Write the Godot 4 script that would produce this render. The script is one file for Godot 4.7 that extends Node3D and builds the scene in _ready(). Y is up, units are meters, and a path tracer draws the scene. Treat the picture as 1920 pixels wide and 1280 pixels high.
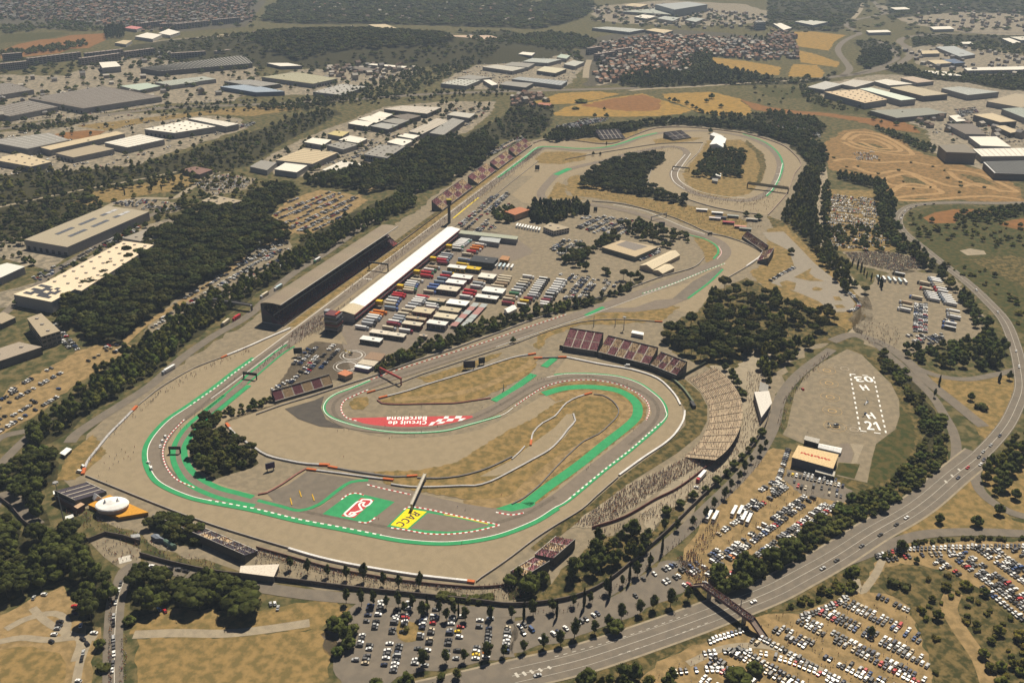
extends Node3D
# ---------------------------------------------------------------- mesh collector
class MB:
	var v := PackedVector3Array()
	var n := PackedVector3Array()
	var c := PackedColorArray()
	var u := PackedVector2Array()
	func tri(a: Vector3,b: Vector3,d: Vector3,col: Color,nn := Vector3.ZERO):   # counter-clockwise seen from outside
		var m := (b - a).cross(d - a)
		if m.length_squared() < 1e-12:
			return
		m = m.normalized() if nn == Vector3.ZERO else nn
		v.append(a); v.append(d); v.append(b)
		for i in 3:
			n.append(m); c.append(col)
		for p in [a,d,b]:
			u.append(Vector2(p.x,p.z) if absf(m.y) > 0.5 else Vector2(p.x + p.z,p.y))
	func quad(a: Vector3,b: Vector3,d: Vector3,e: Vector3,col: Color):
		tri(a,b,d,col)
		tri(a,d,e,col)
	func box(ctr: Vector3,s: Vector3,col: Color,bs := Basis.IDENTITY,top := Color(-1,0,0)):
		var h := s * 0.5
		var p := []
		for i in 8:
			p.append(ctr + bs * Vector3(h.x if i & 1 else -h.x,h.y if i & 2 else -h.y,h.z if i & 4 else -h.z))
		quad(p[2],p[6],p[7],p[3],col if top.r < 0 else top)
		quad(p[0],p[1],p[5],p[4],col)
		quad(p[4],p[5],p[7],p[6],col)
		quad(p[1],p[0],p[2],p[3],col)
		quad(p[5],p[1],p[3],p[7],col)
		quad(p[0],p[4],p[6],p[2],col)
	func bar(a: Vector3,b: Vector3,w: float,col: Color):
		var d := b - a
		var up := Vector3.UP if absf(d.normalized().y) < 0.9 else Vector3.RIGHT
		var bs := Basis.looking_at(d,up)
		box((a + b) * 0.5,Vector3(w,w,d.length()),col,bs)
	func prism(pts: PackedVector2Array,y0: float,y1: float,side: Color,top: Color):   # footprint (x,z)
		var q := pts.duplicate()
		if Geometry2D.is_polygon_clockwise(q):
			q.reverse()
		var ix := Geometry2D.triangulate_polygon(q)
		for i in range(0,ix.size(),3):
			var a := q[ix[i]]; var b := q[ix[i + 1]]; var d := q[ix[i + 2]]
			if (b - a).cross(d - a) > 0:
				var t := b; b = d; d = t
			tri(Vector3(a.x,y1,a.y),Vector3(b.x,y1,b.y),Vector3(d.x,y1,d.y),top)
		for i in q.size():
			var a := q[i]; var b := q[(i + 1) % q.size()]
			var o := Vector2(b.y - a.y,a.x - b.x)
			var mid := (a + b) * 0.5 + o.normalized() * 0.05
			if Geometry2D.is_point_in_polygon(mid,q):
				var t := a; a = b; b = t
			quad(Vector3(b.x,y0,b.y),Vector3(a.x,y0,a.y),Vector3(a.x,y1,a.y),Vector3(b.x,y1,b.y),side)
	func lathe(prof: Array,seg: int,col: Color,at := Vector3.ZERO):   # prof: Vector2(radius,height) bottom to top
		for i in prof.size() - 1:
			for k in seg:
				var t0 := TAU * k / seg; var t1 := TAU * (k + 1) / seg
				var a: Vector2 = prof[i]; var b: Vector2 = prof[i + 1]
				quad(at + Vector3(a.x * cos(t1),a.y,a.x * sin(t1)),at + Vector3(a.x * cos(t0),a.y,a.x * sin(t0)),at + Vector3(b.x * cos(t0),b.y,b.x * sin(t0)),at + Vector3(b.x * cos(t1),b.y,b.x * sin(t1)),col)
	func mesh(m: Material) -> ArrayMesh:
		var am := ArrayMesh.new()
		if v.is_empty():
			return am
		var a := []
		a.resize(Mesh.ARRAY_MAX)
		a[Mesh.ARRAY_VERTEX] = v; a[Mesh.ARRAY_NORMAL] = n; a[Mesh.ARRAY_COLOR] = c; a[Mesh.ARRAY_TEX_UV] = u; a[Mesh.ARRAY_TEX_UV2] = u
		am.add_surface_from_arrays(Mesh.PRIMITIVE_TRIANGLES,a)
		am.surface_set_material(0,m)
		return am
var R := RandomNumberGenerator.new()
var used := {}
var M := {}          # ground materials
var VC: StandardMaterial3D      # vertex-coloured paint,concrete,sheet metal
var GLOSS: StandardMaterial3D
var LEAF: StandardMaterial3D
var GLASS: StandardMaterial3D
const WHITE := Color(0.8,0.8,0.78)
func rnd(a: float,b: float) -> float:
	return R.randf_range(a,b)
func numbered(s: String) -> String:
	var k: int = used.get(s,0)
	used[s] = k + 1
	return s if k == 0 else "%s_%03d" % [s,k]
func tag(o: Node,label: String,cat := "",group := "",kind := ""):
	o.set_meta("label",label)
	if cat: o.set_meta("category",cat)
	if group: o.set_meta("group",group)
	if kind: o.set_meta("kind",kind)
	return o
func thing(called: String,label: String,cat: String,at := Vector3.ZERO,turn := 0.0,group := "") -> Node3D:
	var o := Node3D.new()
	o.name = numbered(called)
	add_child(o)
	o.position = at
	o.rotation.y = turn
	tag(o,label,cat,group)
	return o
func obj(called: String,m: Mesh,par: Node = self) -> MeshInstance3D:
	var o := MeshInstance3D.new()
	o.name = numbered(called) if par == self else called
	o.mesh = m
	par.add_child(o,true)
	return o
func part(called: String,b: MB,par: Node,m: Material = null) -> MeshInstance3D:
	return obj(called,b.mesh(m if m else VC),par)
func struct(called: String,label: String,m: Mesh) -> MeshInstance3D:
	return tag(obj(called,m),label,"","","structure")
# ---------------------------------------------------------------- polylines (x,z)
func V2(a: Array) -> PackedVector2Array:
	var r := PackedVector2Array()
	for i in range(0,a.size(),2):
		r.append(Vector2(a[i],a[i + 1]))
	return r
func smooth(p: PackedVector2Array,step := 4.0,closed := false) -> PackedVector2Array:
	var r := PackedVector2Array()
	var k := p.size()
	for i in (k if closed else k - 1):
		var p0 := p[(i - 1 + k) % k] if closed or i > 0 else p[0] * 2.0 - p[1]
		var p1 := p[i]; var p2 := p[(i + 1) % k]
		var p3 := p[(i + 2) % k] if closed or i + 2 < k else p[k - 1] * 2.0 - p[k - 2]
		var m := clampi(int(p1.distance_to(p2) / step),1,40)
		for j in m:
			r.append(p1.cubic_interpolate(p2,p0,p3,float(j) / m))
	if not closed:
		r.append(p[k - 1])
	return r
func ragged(p: PackedVector2Array,amp: float) -> PackedVector2Array:
	var r := PackedVector2Array()
	for i in p.size():
		var a := p[i]; var b := p[(i + 1) % p.size()]
		var m := clampi(int(a.distance_to(b) / (amp * 2.5)),1,30)
		var o := (b - a).orthogonal().normalized()
		for j in m:
			r.append(a.lerp(b,float(j) / m) + (o * rnd(-amp,amp) if j else Vector2.ZERO))
	return r
func offset(p: PackedVector2Array,d: float) -> PackedVector2Array:
	var r := PackedVector2Array()
	for i in p.size():
		var t := (p[mini(i + 1,p.size() - 1)] - p[maxi(i - 1,0)]).normalized()
		r.append(p[i] + Vector2(-t.y,t.x) * d)
	return r
func at_line(p: PackedVector2Array,d: float) -> Array:   # [point,direction] d metres along
	for i in p.size() - 1:
		var l := p[i].distance_to(p[i + 1])
		if d <= l or i == p.size() - 2:
			return [p[i].lerp(p[i + 1],clampf(d / maxf(l,0.001),0,1)),(p[i + 1] - p[i]).normalized()]
		d -= l
	return [p[0],Vector2.RIGHT]
func length(p: PackedVector2Array) -> float:
	var s := 0.0
	for i in p.size() - 1:
		s += p[i].distance_to(p[i + 1])
	return s
func flat(m: Material,y: float,p: PackedVector2Array,col := Color.WHITE) -> ArrayMesh:
	var b := MB.new()
	var q := p.duplicate()
	if Geometry2D.is_polygon_clockwise(q):
		q.reverse()
	var ix := Geometry2D.triangulate_polygon(q)
	for i in range(0,ix.size(),3):
		var a := q[ix[i]]; var e := q[ix[i + 1]]; var d := q[ix[i + 2]]
		if (e - a).cross(d - a) > 0:
			var t := e; e = d; d = t
		b.tri(Vector3(a.x,y,a.y),Vector3(e.x,y,e.y),Vector3(d.x,y,d.y),col)
	return b.mesh(m)
func ribbon(b: MB,y: float,p: PackedVector2Array,l: float,r: float,col: Color):
	var A := offset(p,l); var Z := offset(p,r)
	for i in p.size() - 1:
		b.tri(Vector3(A[i].x,y,A[i].y),Vector3(Z[i].x,y,Z[i].y),Vector3(A[i + 1].x,y,A[i + 1].y),col,Vector3.UP)
		b.tri(Vector3(Z[i].x,y,Z[i].y),Vector3(Z[i + 1].x,y,Z[i + 1].y),Vector3(A[i + 1].x,y,A[i + 1].y),col,Vector3.UP)
func land(called: String,label: String,mat: String,lv: float,pts: Array,rag := 0.0,smo := false):
	var p := V2(pts)
	if smo: p = smooth(p,8.0,true)
	var q := ragged(p,rag) if rag > 0 else p
	var m := flat(M[mat],lv * 0.05,q)
	if m.get_surface_count() == 0:
		m = flat(M[mat],lv * 0.05,p)
	if m.get_surface_count() == 0:
		print("no triangles: ",label)
		return
	return struct(called,label,m)
func lane(called: String,label: String,mat: String,lv: float,pts: Array,l: float,r: float,smo := true):
	var b := MB.new()
	var p := V2(pts)
	ribbon(b,lv * 0.05,smooth(p) if smo else p,minf(l,r),maxf(l,r),Color.WHITE)
	return struct(called,label,b.mesh(M[mat]))
func stripe(called: String,label: String,lv: float,pts: Array,l: float,r: float,c1: Color,dash := 0.0,gap := 0.0,c2 := Color(-1,0,0)):
	var p := smooth(V2(pts),3.0)
	var b := MB.new()
	if dash == 0.0:
		ribbon(b,lv * 0.05,p,minf(l,r),maxf(l,r),c1)
	else:
		var L := length(p)
		var s := 0.0
		while s < L:
			for k in 2:
				var e := minf(s + (gap if k else dash),L)
				if e > s + 0.05 and (k == 0 or c2.r >= 0):
					var q0 := at_line(p,s); var q1 := at_line(p,e)
					ribbon(b,lv * 0.05,PackedVector2Array([q0[0],q1[0]]),minf(l,r),maxf(l,r),c2 if k else c1)
				s = e if k == 0 else s + gap
	return struct(called,label,b.mesh(VC))
# ---------------------------------------------------------------- materials
func noise_tex(freq: float,oct: int,ramp: Array,sd: int,size := 512,typ := FastNoiseLite.TYPE_SIMPLEX_SMOOTH) -> NoiseTexture2D:
	var f := FastNoiseLite.new()
	f.noise_type = typ
	f.frequency = freq
	f.fractal_octaves = oct
	f.fractal_gain = 0.62
	f.seed = sd
	var t := NoiseTexture2D.new()
	t.width = size; t.height = size; t.seamless = true; t.noise = f
	var g := Gradient.new()
	var offs := PackedFloat32Array(); var cols := PackedColorArray()
	for r in ramp:
		offs.append(r[0]); cols.append(r[1])
	g.offsets = offs; g.colors = cols
	t.color_ramp = g
	return t
func lin(r: float,g: float,b: float) -> Color:
	return Color(r,g,b).linear_to_srgb()
var grain: Texture2D
var blotch: Texture2D
var fleck: Texture2D
func ground_mat(key: String,a: Color,b: Color,patch := 90.0,fine := 9.0,rough := 0.95,sd := 1):
	var m := StandardMaterial3D.new()
	m.resource_name = key
	var mid := Color((a.r + b.r) * .5,(a.g + b.g) * .5,(a.b + b.b) * .5)
	m.albedo_texture = noise_tex(0.014,7,[[0.30,a.linear_to_srgb()],[0.5,mid.linear_to_srgb()],[0.68,b.linear_to_srgb()]],sd,1024 if patch > 100 else 512)
	m.uv1_scale = Vector3(1.0 / patch,1.0 / patch,1)
	m.detail_enabled = true
	m.detail_albedo = grain
	m.detail_blend_mode = BaseMaterial3D.BLEND_MODE_MUL
	m.detail_uv_layer = BaseMaterial3D.DETAIL_UV_2
	m.uv2_scale = Vector3(1.0 / fine,1.0 / fine,1)
	m.roughness = rough
	m.metallic_specular = 0.25
	M[key] = m
func materials():
	var g0 := Color(0.62,0.62,0.62).linear_to_srgb(); var g1 := Color(1,1,1)
	grain = noise_tex(0.06,4,[[0.2,g0],[0.75,g1]],3,512)
	blotch = noise_tex(0.02,4,[[0.25,Color(.7,.7,.7).linear_to_srgb()],[0.7,g1]],5,256)
	fleck = noise_tex(0.03,3,[[0.3,Color(.8,.8,.8).linear_to_srgb()],[0.7,g1]],9,256)
	VC = StandardMaterial3D.new()
	VC.resource_name = "painted"
	VC.vertex_color_use_as_albedo = true
	VC.roughness = 0.75
	VC.metallic_specular = 0.3
	VC.albedo_texture = fleck
	VC.uv1_scale = Vector3(1 / 14.0,1 / 14.0,1)
	GLOSS = StandardMaterial3D.new()
	GLOSS.resource_name = "car_paint"
	GLOSS.vertex_color_use_as_albedo = true
	GLOSS.roughness = 0.3
	GLASS = StandardMaterial3D.new()
	GLASS.resource_name = "dark_glass"
	GLASS.albedo_color = lin(.02,.024,.03)
	GLASS.roughness = 0.12
	LEAF = StandardMaterial3D.new()
	LEAF.resource_name = "leaves"
	LEAF.vertex_color_use_as_albedo = true
	LEAF.roughness = 0.8
	LEAF.metallic_specular = 0.15
	LEAF.backlight_enabled = true
	LEAF.backlight = Color(0.16,0.18,0.07)
	ground_mat("scrub",Color(.054,.060,.022),Color(.158,.126,.058),190,13,.95,11)
	ground_mat("straw",Color(.295,.200,.082),Color(.165,.125,.050),130,11,.95,12)
	ground_mat("golden",Color(.37,.225,.055),Color(.25,.165,.05),260,16,.95,13)
	ground_mat("red_soil",Color(.26,.125,.045),Color(.20,.100,.038),220,12,.95,14)
	ground_mat("verge",Color(.175,.130,.054),Color(.050,.050,.018),60,7,.95,15)
	ground_mat("meadow",Color(.042,.054,.016),Color(.100,.082,.030),130,9,.95,16)
	ground_mat("dirt",Color(.330,.230,.110),Color(.215,.155,.074),70,8,.95,17)
	ground_mat("moto_dirt",Color(.30,.180,.075),Color(.17,.115,.050),90,8,.95,28)
	ground_mat("moto_track",Color(.42,.275,.13),Color(.34,.215,.10),60,7,.95,29)
	ground_mat("gravel",Color(.318,.257,.170),Color(.285,.231,.153),140,5,.95,18)
	ground_mat("tarmac",Color(.222,.184,.146),Color(.196,.163,.130),70,6,.85,19)
	ground_mat("fresh_tarmac",Color(.080,.072,.064),Color(.097,.085,.074),60,6,.8,20)
	ground_mat("rubber",Color(.170,.142,.112),Color(.135,.113,.090),30,6,.8,31)
	ground_mat("road",Color(.165,.142,.115),Color(.195,.166,.132),80,6,.85,21)
	ground_mat("paved",Color(.275,.226,.155),Color(.215,.180,.126),60,8,.9,22)
	ground_mat("yard",Color(.34,.285,.208),Color(.18,.158,.118),90,14,.9,23)
	ground_mat("concrete",Color(.35,.295,.212),Color(.29,.245,.178),60,6,.9,24)
	ground_mat("pale_tarmac",Color(.30,.262,.208),Color(.27,.236,.188),60,6,.9,30)
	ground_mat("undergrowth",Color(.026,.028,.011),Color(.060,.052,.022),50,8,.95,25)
	ground_mat("town",Color(.120,.098,.076),Color(.060,.062,.040),120,14,.95,26)
	ground_mat("green_paint",Color(.042,.330,.130),Color(.036,.29,.115),60,6,.8,27)
# ---------------------------------------------------------------- the place
func _ready():
	var cam := Camera3D.new()
	cam.name = "camera"
	add_child(cam)
	cam.position = Vector3(0,395,0)
	cam.basis = Basis(Vector3.RIGHT,deg_to_rad(-24.7557)) * Basis(Vector3.BACK,deg_to_rad(0.7))
	cam.fov = 39.146
	cam.near = 1.0
	cam.far = 60000.0
	var we := WorldEnvironment.new()
	we.name = "world"
	var e := Environment.new()
	e.background_mode = Environment.BG_SKY
	var sky := Sky.new()
	var sm := ProceduralSkyMaterial.new()
	sm.sky_top_color = Color(0.26,0.42,0.72)
	sm.sky_horizon_color = Color(0.70,0.77,0.84)
	sm.ground_horizon_color = Color(0.55,0.52,0.46)
	sm.ground_bottom_color = Color(0.3,0.26,0.2)
	sm.sky_energy_multiplier = 0.45
	sm.ground_energy_multiplier = 0.4
	sky.sky_material = sm
	e.sky = sky
	e.tonemap_mode = Environment.TONE_MAPPER_LINEAR
	e.tonemap_exposure = 1.36
	e.fog_enabled = true
	e.fog_density = 0.000075
	e.fog_light_color = Color(0.78,0.86,0.95)
	e.sdfgi_enabled = true
	e.ssao_enabled = true
	e.ssil_enabled = true
	we.environment = e
	add_child(we)
	var sun := DirectionalLight3D.new()
	sun.name = "sun"
	sun.light_color = Color(1.0,0.955,0.87)
	sun.light_energy = 1.6
	sun.light_angular_distance = 0.5
	sun.shadow_enabled = true
	add_child(sun)
	sun.look_at_from_position(Vector3(0.17,0.85,-0.50),Vector3.ZERO)
	R.seed = 4711
	materials()
	prototypes()
	terrain()
	circuit()
	roads()
	woods()
	buildings()
	stands()
	paddock()
	furniture()
	car_parks()
	towns()
	people()
# ---------------------------------------------------------------- ground cover
func hill_at(x: float,z: float) -> float:
	var c := Vector2(-479,-2835)
	var d := Vector2((x - c.x) / 620.0,(z - c.y) / 330.0).length()
	return 42.0 * pow(maxf(0.0,1.0 - d * d),1.3)
func terrain():
	var g := MB.new()
	var N := 24
	for i in N:
		for j in N:
			var x0 := -12000.0 + 24000.0 * i / N; var x1 := x0 + 24000.0 / N
			var z0 := -19000.0 + 20000.0 * j / N; var z1 := z0 + 20000.0 / N
			g.quad(Vector3(x0,0,z1),Vector3(x1,0,z1),Vector3(x1,0,z0),Vector3(x0,0,z0),Color.WHITE)
	struct("ground","dry olive scrubland that spreads out to the far horizon",g.mesh(M.scrub))
	var h := MB.new()
	var c := Vector2(-479,-2835)
	for i in 24:
		for j in 16:
			var q := []
			for k in [[0,1],[1,1],[1,0],[0,0]]:
				var x: float = c.x - 640 + 1280.0 * (i + k[0]) / 24; var z: float = c.y - 340 + 680.0 * (j + k[1]) / 16
				q.append(Vector3(x,hill_at(x,z) - 0.6,z))
			h.quad(q[0],q[1],q[2],q[3],Color.WHITE)
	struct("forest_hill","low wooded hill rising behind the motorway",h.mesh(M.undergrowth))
	land("town_ground","built up ground under the far town at top left","town",1,[-1808,-3377,-1476,-3192,-1338,-3276,-1075,-3163,-896,-3320,-1040,-4224,-2207,-4075])
	land("town_ground","built up ground under the red roofed town in the distance","town",1,[187,-3089,374,-3303,528,-3390,661,-3331,809,-3210,712,-2799,544,-2786,433,-2385,302,-2375,167,-2279,174,-2613],12)
	land("industrial_ground","pale ground among the far works left of the wooded hill","yard",1,[-1229,-2341,-1075,-2337,-1098,-2603,-1062,-2975,-828,-3187,-653,-2480,-562,-2208,-610,-2036,-736,-2011,-848,-1881,-959,-1787],10)
	land("industrial_ground","pale yards around the far left sheds","yard",1,[-948,-1725,-829,-1786,-804,-1914,-674,-1922,-536,-1879,-499,-1795,-575,-1615,-608,-1506,-678,-1470,-801,-1432],6)
	land("industrial_ground","pale yards of the estate beside the railway belt","yard",1,[-611,-2310,-544,-2471,-418,-2523,-289,-2595,-225,-2495,-303,-2261,-404,-2134,-519,-2127],6)
	land("industrial_ground","pale streets of the estate left of the straight","yard",1,[-416,-1557,-385,-1705,-332,-1842,-272,-2012,-154,-2077,-41,-2084,-49,-1960,-85,-1795,-159,-1625,-198,-1568,-228,-1465,-299,-1449,-378,-1471],4)
	land("industrial_ground","pale yards of the estate before the red roofed town","yard",1,[-173,-2342,-94,-2610,21,-2877,160,-2889,189,-2614,140,-2364,116,-2255,-43,-2223,-153,-2230],6)
	land("industrial_ground","pale yards of the far industrial zone at top","yard",1,[309,-4124,658,-4441,976,-4293,1006,-4040,909,-3630,676,-3510,436,-3532,274,-3629],20)
	land("industrial_ground","pale lots of the far industrial zone at top right","yard",1,[1509,-4268,1909,-4478,2033,-3961,1706,-3293,1536,-3387,1410,-3633],20)
	land("industrial_ground","pale yards around the big sheds at right","yard",1,[702,-2330,911,-2498,1078,-2510,1384,-2635,853,-1516,769,-1538,730,-1670,792,-1844,782,-1957,759,-2047,691,-2181],6)
	land("industrial_ground","pale lots above the wooded belt at right","yard",1,[1169,-3022,1360,-3134,1501,-2813,1319,-2448,1127,-2497,1090,-2685],12)
	land("ploughed_field","red ploughed field at the far left","red_soil",2,[-1417,-2723,-1430,-2861,-1411,-2955,-1376,-2982,-1368,-3057,-1277,-3117,-1220,-2960,-1210,-2847,-1203,-2793,-1245,-2769,-1240,-2688,-1288,-2635,-1348,-2583])
	land("green_field","dark green field behind the red ploughed field","meadow",2,[-1571,-3038,-1541,-3079,-1431,-3128,-1389,-3106,-1394,-3005,-1434,-2917,-1492,-2878])
	land("bare_lot","orange bare earth lot among the left sheds","red_soil",3,[-831,-1723,-785,-1683,-751,-1702,-749,-1754,-784,-1761,-820,-1741])
	land("dry_field","dry strip between the motorway and left sheds","straw",2,[-823,-1795,-712,-1879,-610,-1958,-544,-1995,-451,-2023,-441,-1974,-520,-1900,-598,-1916,-658,-1872,-712,-1820,-749,-1758],2)
	land("grain_field","upper golden field below the motorway","golden",2,[39,-2078,54,-2102,97,-2187,187,-2219,235,-2189,192,-2136,130,-2072,73,-2056],3)
	land("grain_field","large golden field behind the circuit trees","golden",3,[78,-1967,111,-2036,198,-2130,288,-2199,315,-2138,368,-2018,343,-1978,285,-1948,182,-1937,83,-1941],3)
	land("ploughed_field","reddish brown middle of the large golden field","red_soil",4,[140,-2049,216,-2137,286,-2186,318,-2113,298,-2013,230,-1993],6)
	land("grain_field","golden field with dark round trees behind turn three","golden",3,[329,-2196,443,-2229,495,-2155,497,-2031,478,-1970,416,-1961,383,-1991,336,-2120],4)
	land("green_field","yellowish green slope below the golden fields","meadow",2,[262,-1936,366,-1985,483,-1970,482,-1874,425,-1847,354,-1911,267,-1896],4)
	land("ploughed_field","red soil strip right of the golden fields","red_soil",3,[496,-2143,537,-2062,584,-2025,646,-2002,703,-1962,774,-1936,781,-1881,770,-1820,719,-1854,677,-1930,637,-1969,574,-1987,524,-2005,499,-2031],3)
	land("grain_field","golden field right of the red roofed town","golden",3,[543,-2766,627,-2704,675,-2643,700,-2600,661,-2471,636,-2477,602,-2508,523,-2631],3)
	land("grain_field","upper golden field beside the interchange","golden",3,[928,-3357,1002,-3378,1086,-3289,1002,-3138,921,-2922,853,-3005],3)
	land("grain_field","middle golden field beside the interchange","golden",3,[831,-2925,858,-2863,884,-2696,851,-2612,775,-2688],3)
	land("grain_field","lower golden field beside the interchange","golden",3,[746,-2658,807,-2644,790,-2513,759,-2439,680,-2457],3)
	land("green_field","green meadow left of the big right hand sheds","meadow",2,[569,-2300,672,-2279,645,-2159,565,-2179],4)
	land("green_field","olive meadow above the red soil strip","meadow",2,[645,-2116,753,-2064,775,-1961,699,-1999,626,-2028],3)
	land("motocross_ground","bare orange earth of the motocross park","moto_dirt",2,[542,-1700,626,-1835,674,-1856,715,-1772,705,-1681,741,-1596,772,-1545,780,-1444,747,-1357,630,-1376,551,-1373,569,-1455,538,-1495,514,-1540,532,-1604],5)
	for k in 9:
		lane("motocross_track","light dirt loop of the motocross course, " + ["outer upper one","second upper one","inner upper one","winding lower run","straight lower run","lowest long run","round lower loop","left entry run","right end loop"][k],"moto_track",3 + k * .3,[[602,-1758,642,-1822,687,-1806,697,-1708,689,-1649,654,-1655,610,-1692,597,-1740],[614,-1758,652,-1804,680,-1771,681,-1680,643,-1678,616,-1725,613,-1750],[634,-1759,662,-1761,671,-1699,644,-1694,631,-1742],[560,-1562,580,-1519,630,-1538,655,-1490,678,-1445,727,-1462,740,-1418],[551,-1387,609,-1457,643,-1437,643,-1408,602,-1395,564,-1379],[532,-1375,591,-1366,662,-1386,713,-1394,749,-1379],[582,-1487,632,-1518,644,-1474,643,-1437,603,-1442,580,-1456,581,-1484],[537,-1597,567,-1613,604,-1589,661,-1599,703,-1569],[713,-1549,748,-1531,761,-1464,761,-1419,726,-1441,703,-1483,707,-1535]][k],-4.5,4.5)
	for k in 4:
		land("rough_patch","olive weeds between the dirt loops, " + ["upper ring","left slope","middle","right slope"][k],"verge",2.6,[[614,-1733,650,-1727,668,-1667,631,-1669],[533,-1561,551,-1535,573,-1496,553,-1515],[620,-1511,643,-1480,639,-1449,611,-1463],[719,-1523,745,-1504,748,-1454,723,-1471]][k],2)
	land("green_field","wide green rough pasture at right edge","meadow",1,[552,-1302,613,-1343,764,-1336,543,-872,512,-898,527,-992,523,-1086,522,-1185],6)
	land("ploughed_field","red earth field in the right pasture","red_soil",2,[568,-1283,596,-1309,629,-1325,668,-1327,677,-1315,626,-1300,603,-1260,568,-1256])
	land("ploughed_field","red earth field cut by the right edge","red_soil",2,[660,-1258,690,-1278,744,-1297,702,-1213,672,-1239])
	land("green_field","pale green ploughed plot at right edge","verge",2,[559,-1113,621,-1131,650,-1109,589,-986,579,-1035,565,-1078])
	land("bare_lot","pale bare clearing in the right pasture","concrete",2,[561,-1145,578,-1154,592,-1146,589,-1132,563,-1127])
	land("dry_field","dry grass between the right hand slip roads","straw",2,[380,-808,409,-781,455,-797,462,-786,427,-717,389,-672,387,-698,389,-745],4)
	land("dry_field","dry grass inside the lower right interchange","straw",2,[267,-548,334,-613,355,-624,349,-599,356,-565,374,-556,371,-550,306,-555,272,-543],3)
	land("dry_field","dry grass by the right edge below the slip road","straw",2,[365,-632,411,-665,405,-618,376,-559,362,-578,355,-606],3)
	land("circuit_ground","sandy service ground around the whole circuit","paved",1,[-331,-601,-339,-680,-326,-741,-291,-848,-242,-960,-177,-1158,-124,-1325,-57,-1575,34,-1727,134,-1785,299,-1898,446,-1848,503,-1752,486,-1566,422,-1376,358,-1246,381,-1081,359,-949,317,-866,262,-816,213,-694,131,-570,68,-503,2,-469,-85,-477,-161,-491,-221,-517,-279,-549,-318,-581],4)
	land("gravel_trap","sandy gravel run off round the lower turns","gravel",3,[-322,-609,-324,-643,-321,-694,-317,-719,-296,-782,-272,-813,-250,-849,-222,-882,-167,-852,-146,-783,-185,-735,-233,-692,-257,-657,-239,-611,-184,-584,-155,-620,-119,-613,-68,-586,1,-578,68,-648,112,-700,117,-724,111,-746,96,-764,73,-774,49,-771,39,-788,52,-821,83,-808,112,-798,133,-782,142,-759,147,-729,144,-697,124,-664,82,-616,51,-570,29,-549,2,-517,-18,-494,-22,-489,-62,-496,-95,-503,-117,-509,-147,-521,-171,-532,-243,-565,-293,-593])
	land("gravel_trap","sweeping sandy gravel bed inside turn ten","gravel",3,[-237,-692,-208,-718,-170,-733,-154,-698,-137,-683,-111,-671,-87,-668,-55,-672,-25,-684,1,-711,26,-741,43,-751,61,-742,36,-699,1,-678,-22,-654,-40,-632,-68,-619,-104,-618,-146,-626,-181,-639,-211,-658,-231,-679],0,true)
	land("gravel_trap","sandy gravel beyond turn three","gravel",3,[34,-1694,55,-1724,106,-1723,152,-1700,182,-1710,216,-1763,270,-1834,328,-1846,387,-1826,432,-1797,463,-1750,481,-1697,482,-1620,474,-1565,447,-1503,409,-1398,369,-1315,353,-1284,341,-1288,306,-1302,266,-1339,219,-1415,208,-1448,222,-1526,256,-1590,250,-1646,205,-1617,116,-1514,80,-1464,60,-1371,112,-1335,73,-1302,13,-1331,-3,-1371,30,-1477,-3,-1476])
	land("gravel_trap","sandy gravel outside turn nine","gravel",3,[246,-1179,263,-1197,294,-1166,309,-1140,311,-1128,297,-1102,246,-1035,190,-929,159,-950,107,-934,103,-953,200,-1022,251,-1091])
	lane("gravel_strip","tan verge along the pit straight","gravel",2.5,[-222.4,-879.6,-144.4,-1118.9,-72,-1344,40,-1670],-4,20,false)
	lane("grass_strip","yellow dry grass strip between main stand and straight","straw",3,[-223.8,-886.1,-190.1,-991,-144.2,-1122.9,-72,-1354,10,-1607],-4.5,4,false)
	lane("grass_strip","dry grass strip outside the dark trackside wall","verge",2.8,[-227.3,-902.3,-193.3,-1010.5,-145.9,-1149.1,-86,-1329,19,-1665],-6,1,false)
	land("dry_bank","dry grass around the practice pad","straw",3,[278,-1059,308,-1097,338,-1222,368,-1241,374,-1122,382,-1003,384,-965,367,-920,341,-892,311,-962,286,-1000],2)
	land("dry_bank","brown scrub between the turn three belt and pad","verge",2.6,[352,-1281,373,-1246,383,-1119,385,-1012,369,-979,360,-1053,359,-1168,346,-1227],2)
	land("dry_bank","worn grass around the stadium grove","verge",2.5,[155,-900,197,-937,226,-998,271,-1041,304,-977,356,-920,333,-866,282,-852,231,-771,217,-792,184,-803,154,-837],3)
	land("paddock_ground","grey tarmac of the paddock behind the pits","tarmac",2,[-176,-904,-151,-963,-77,-1183,-65,-1217,-2,-1186,25,-1125,-1,-1032,-24,-967,-43,-881,-83,-842,-122,-823,-153,-828,-170,-871])
	land("paddock_ground","sandy lower paddock with lorry rows","paved",3,[-35,-966,-1,-1086,32,-1125,94,-1080,136,-1054,139,-1020,57,-954,0,-909,-33,-888,-54,-881])
	land("car_park_ground","sandy car park inside the circuit","paved",2,[-79,-1205,-11,-1414,28,-1319,110,-1296,196,-1216,229,-1163,237,-1133,222,-1084,166,-1047,118,-1063,50,-1097,12,-1187],2)
	land("dry_bank","dry grass bank inside turn ten","straw",5,[-114,-732,-93,-747,-53,-780,0,-818,23,-823,22,-798,13,-782,0,-765,-14,-750,-34,-731,-54,-727,-86,-725,-107,-727],1.5)
	lane("dirt_path","light dirt path over the dry bank","dirt",6,[-100.9,-732.5,-60,-741.4,-27.9,-757.3,-4.5,-781.1,12.7,-800.2,21.9,-818.7],-4,4)
	land("dry_bank","dry grass between back straight and barrier","straw",5,[-86,-774,-47,-800,-20,-826,-9,-831,-12,-822,-46,-789,-74,-766],1.5)
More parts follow.
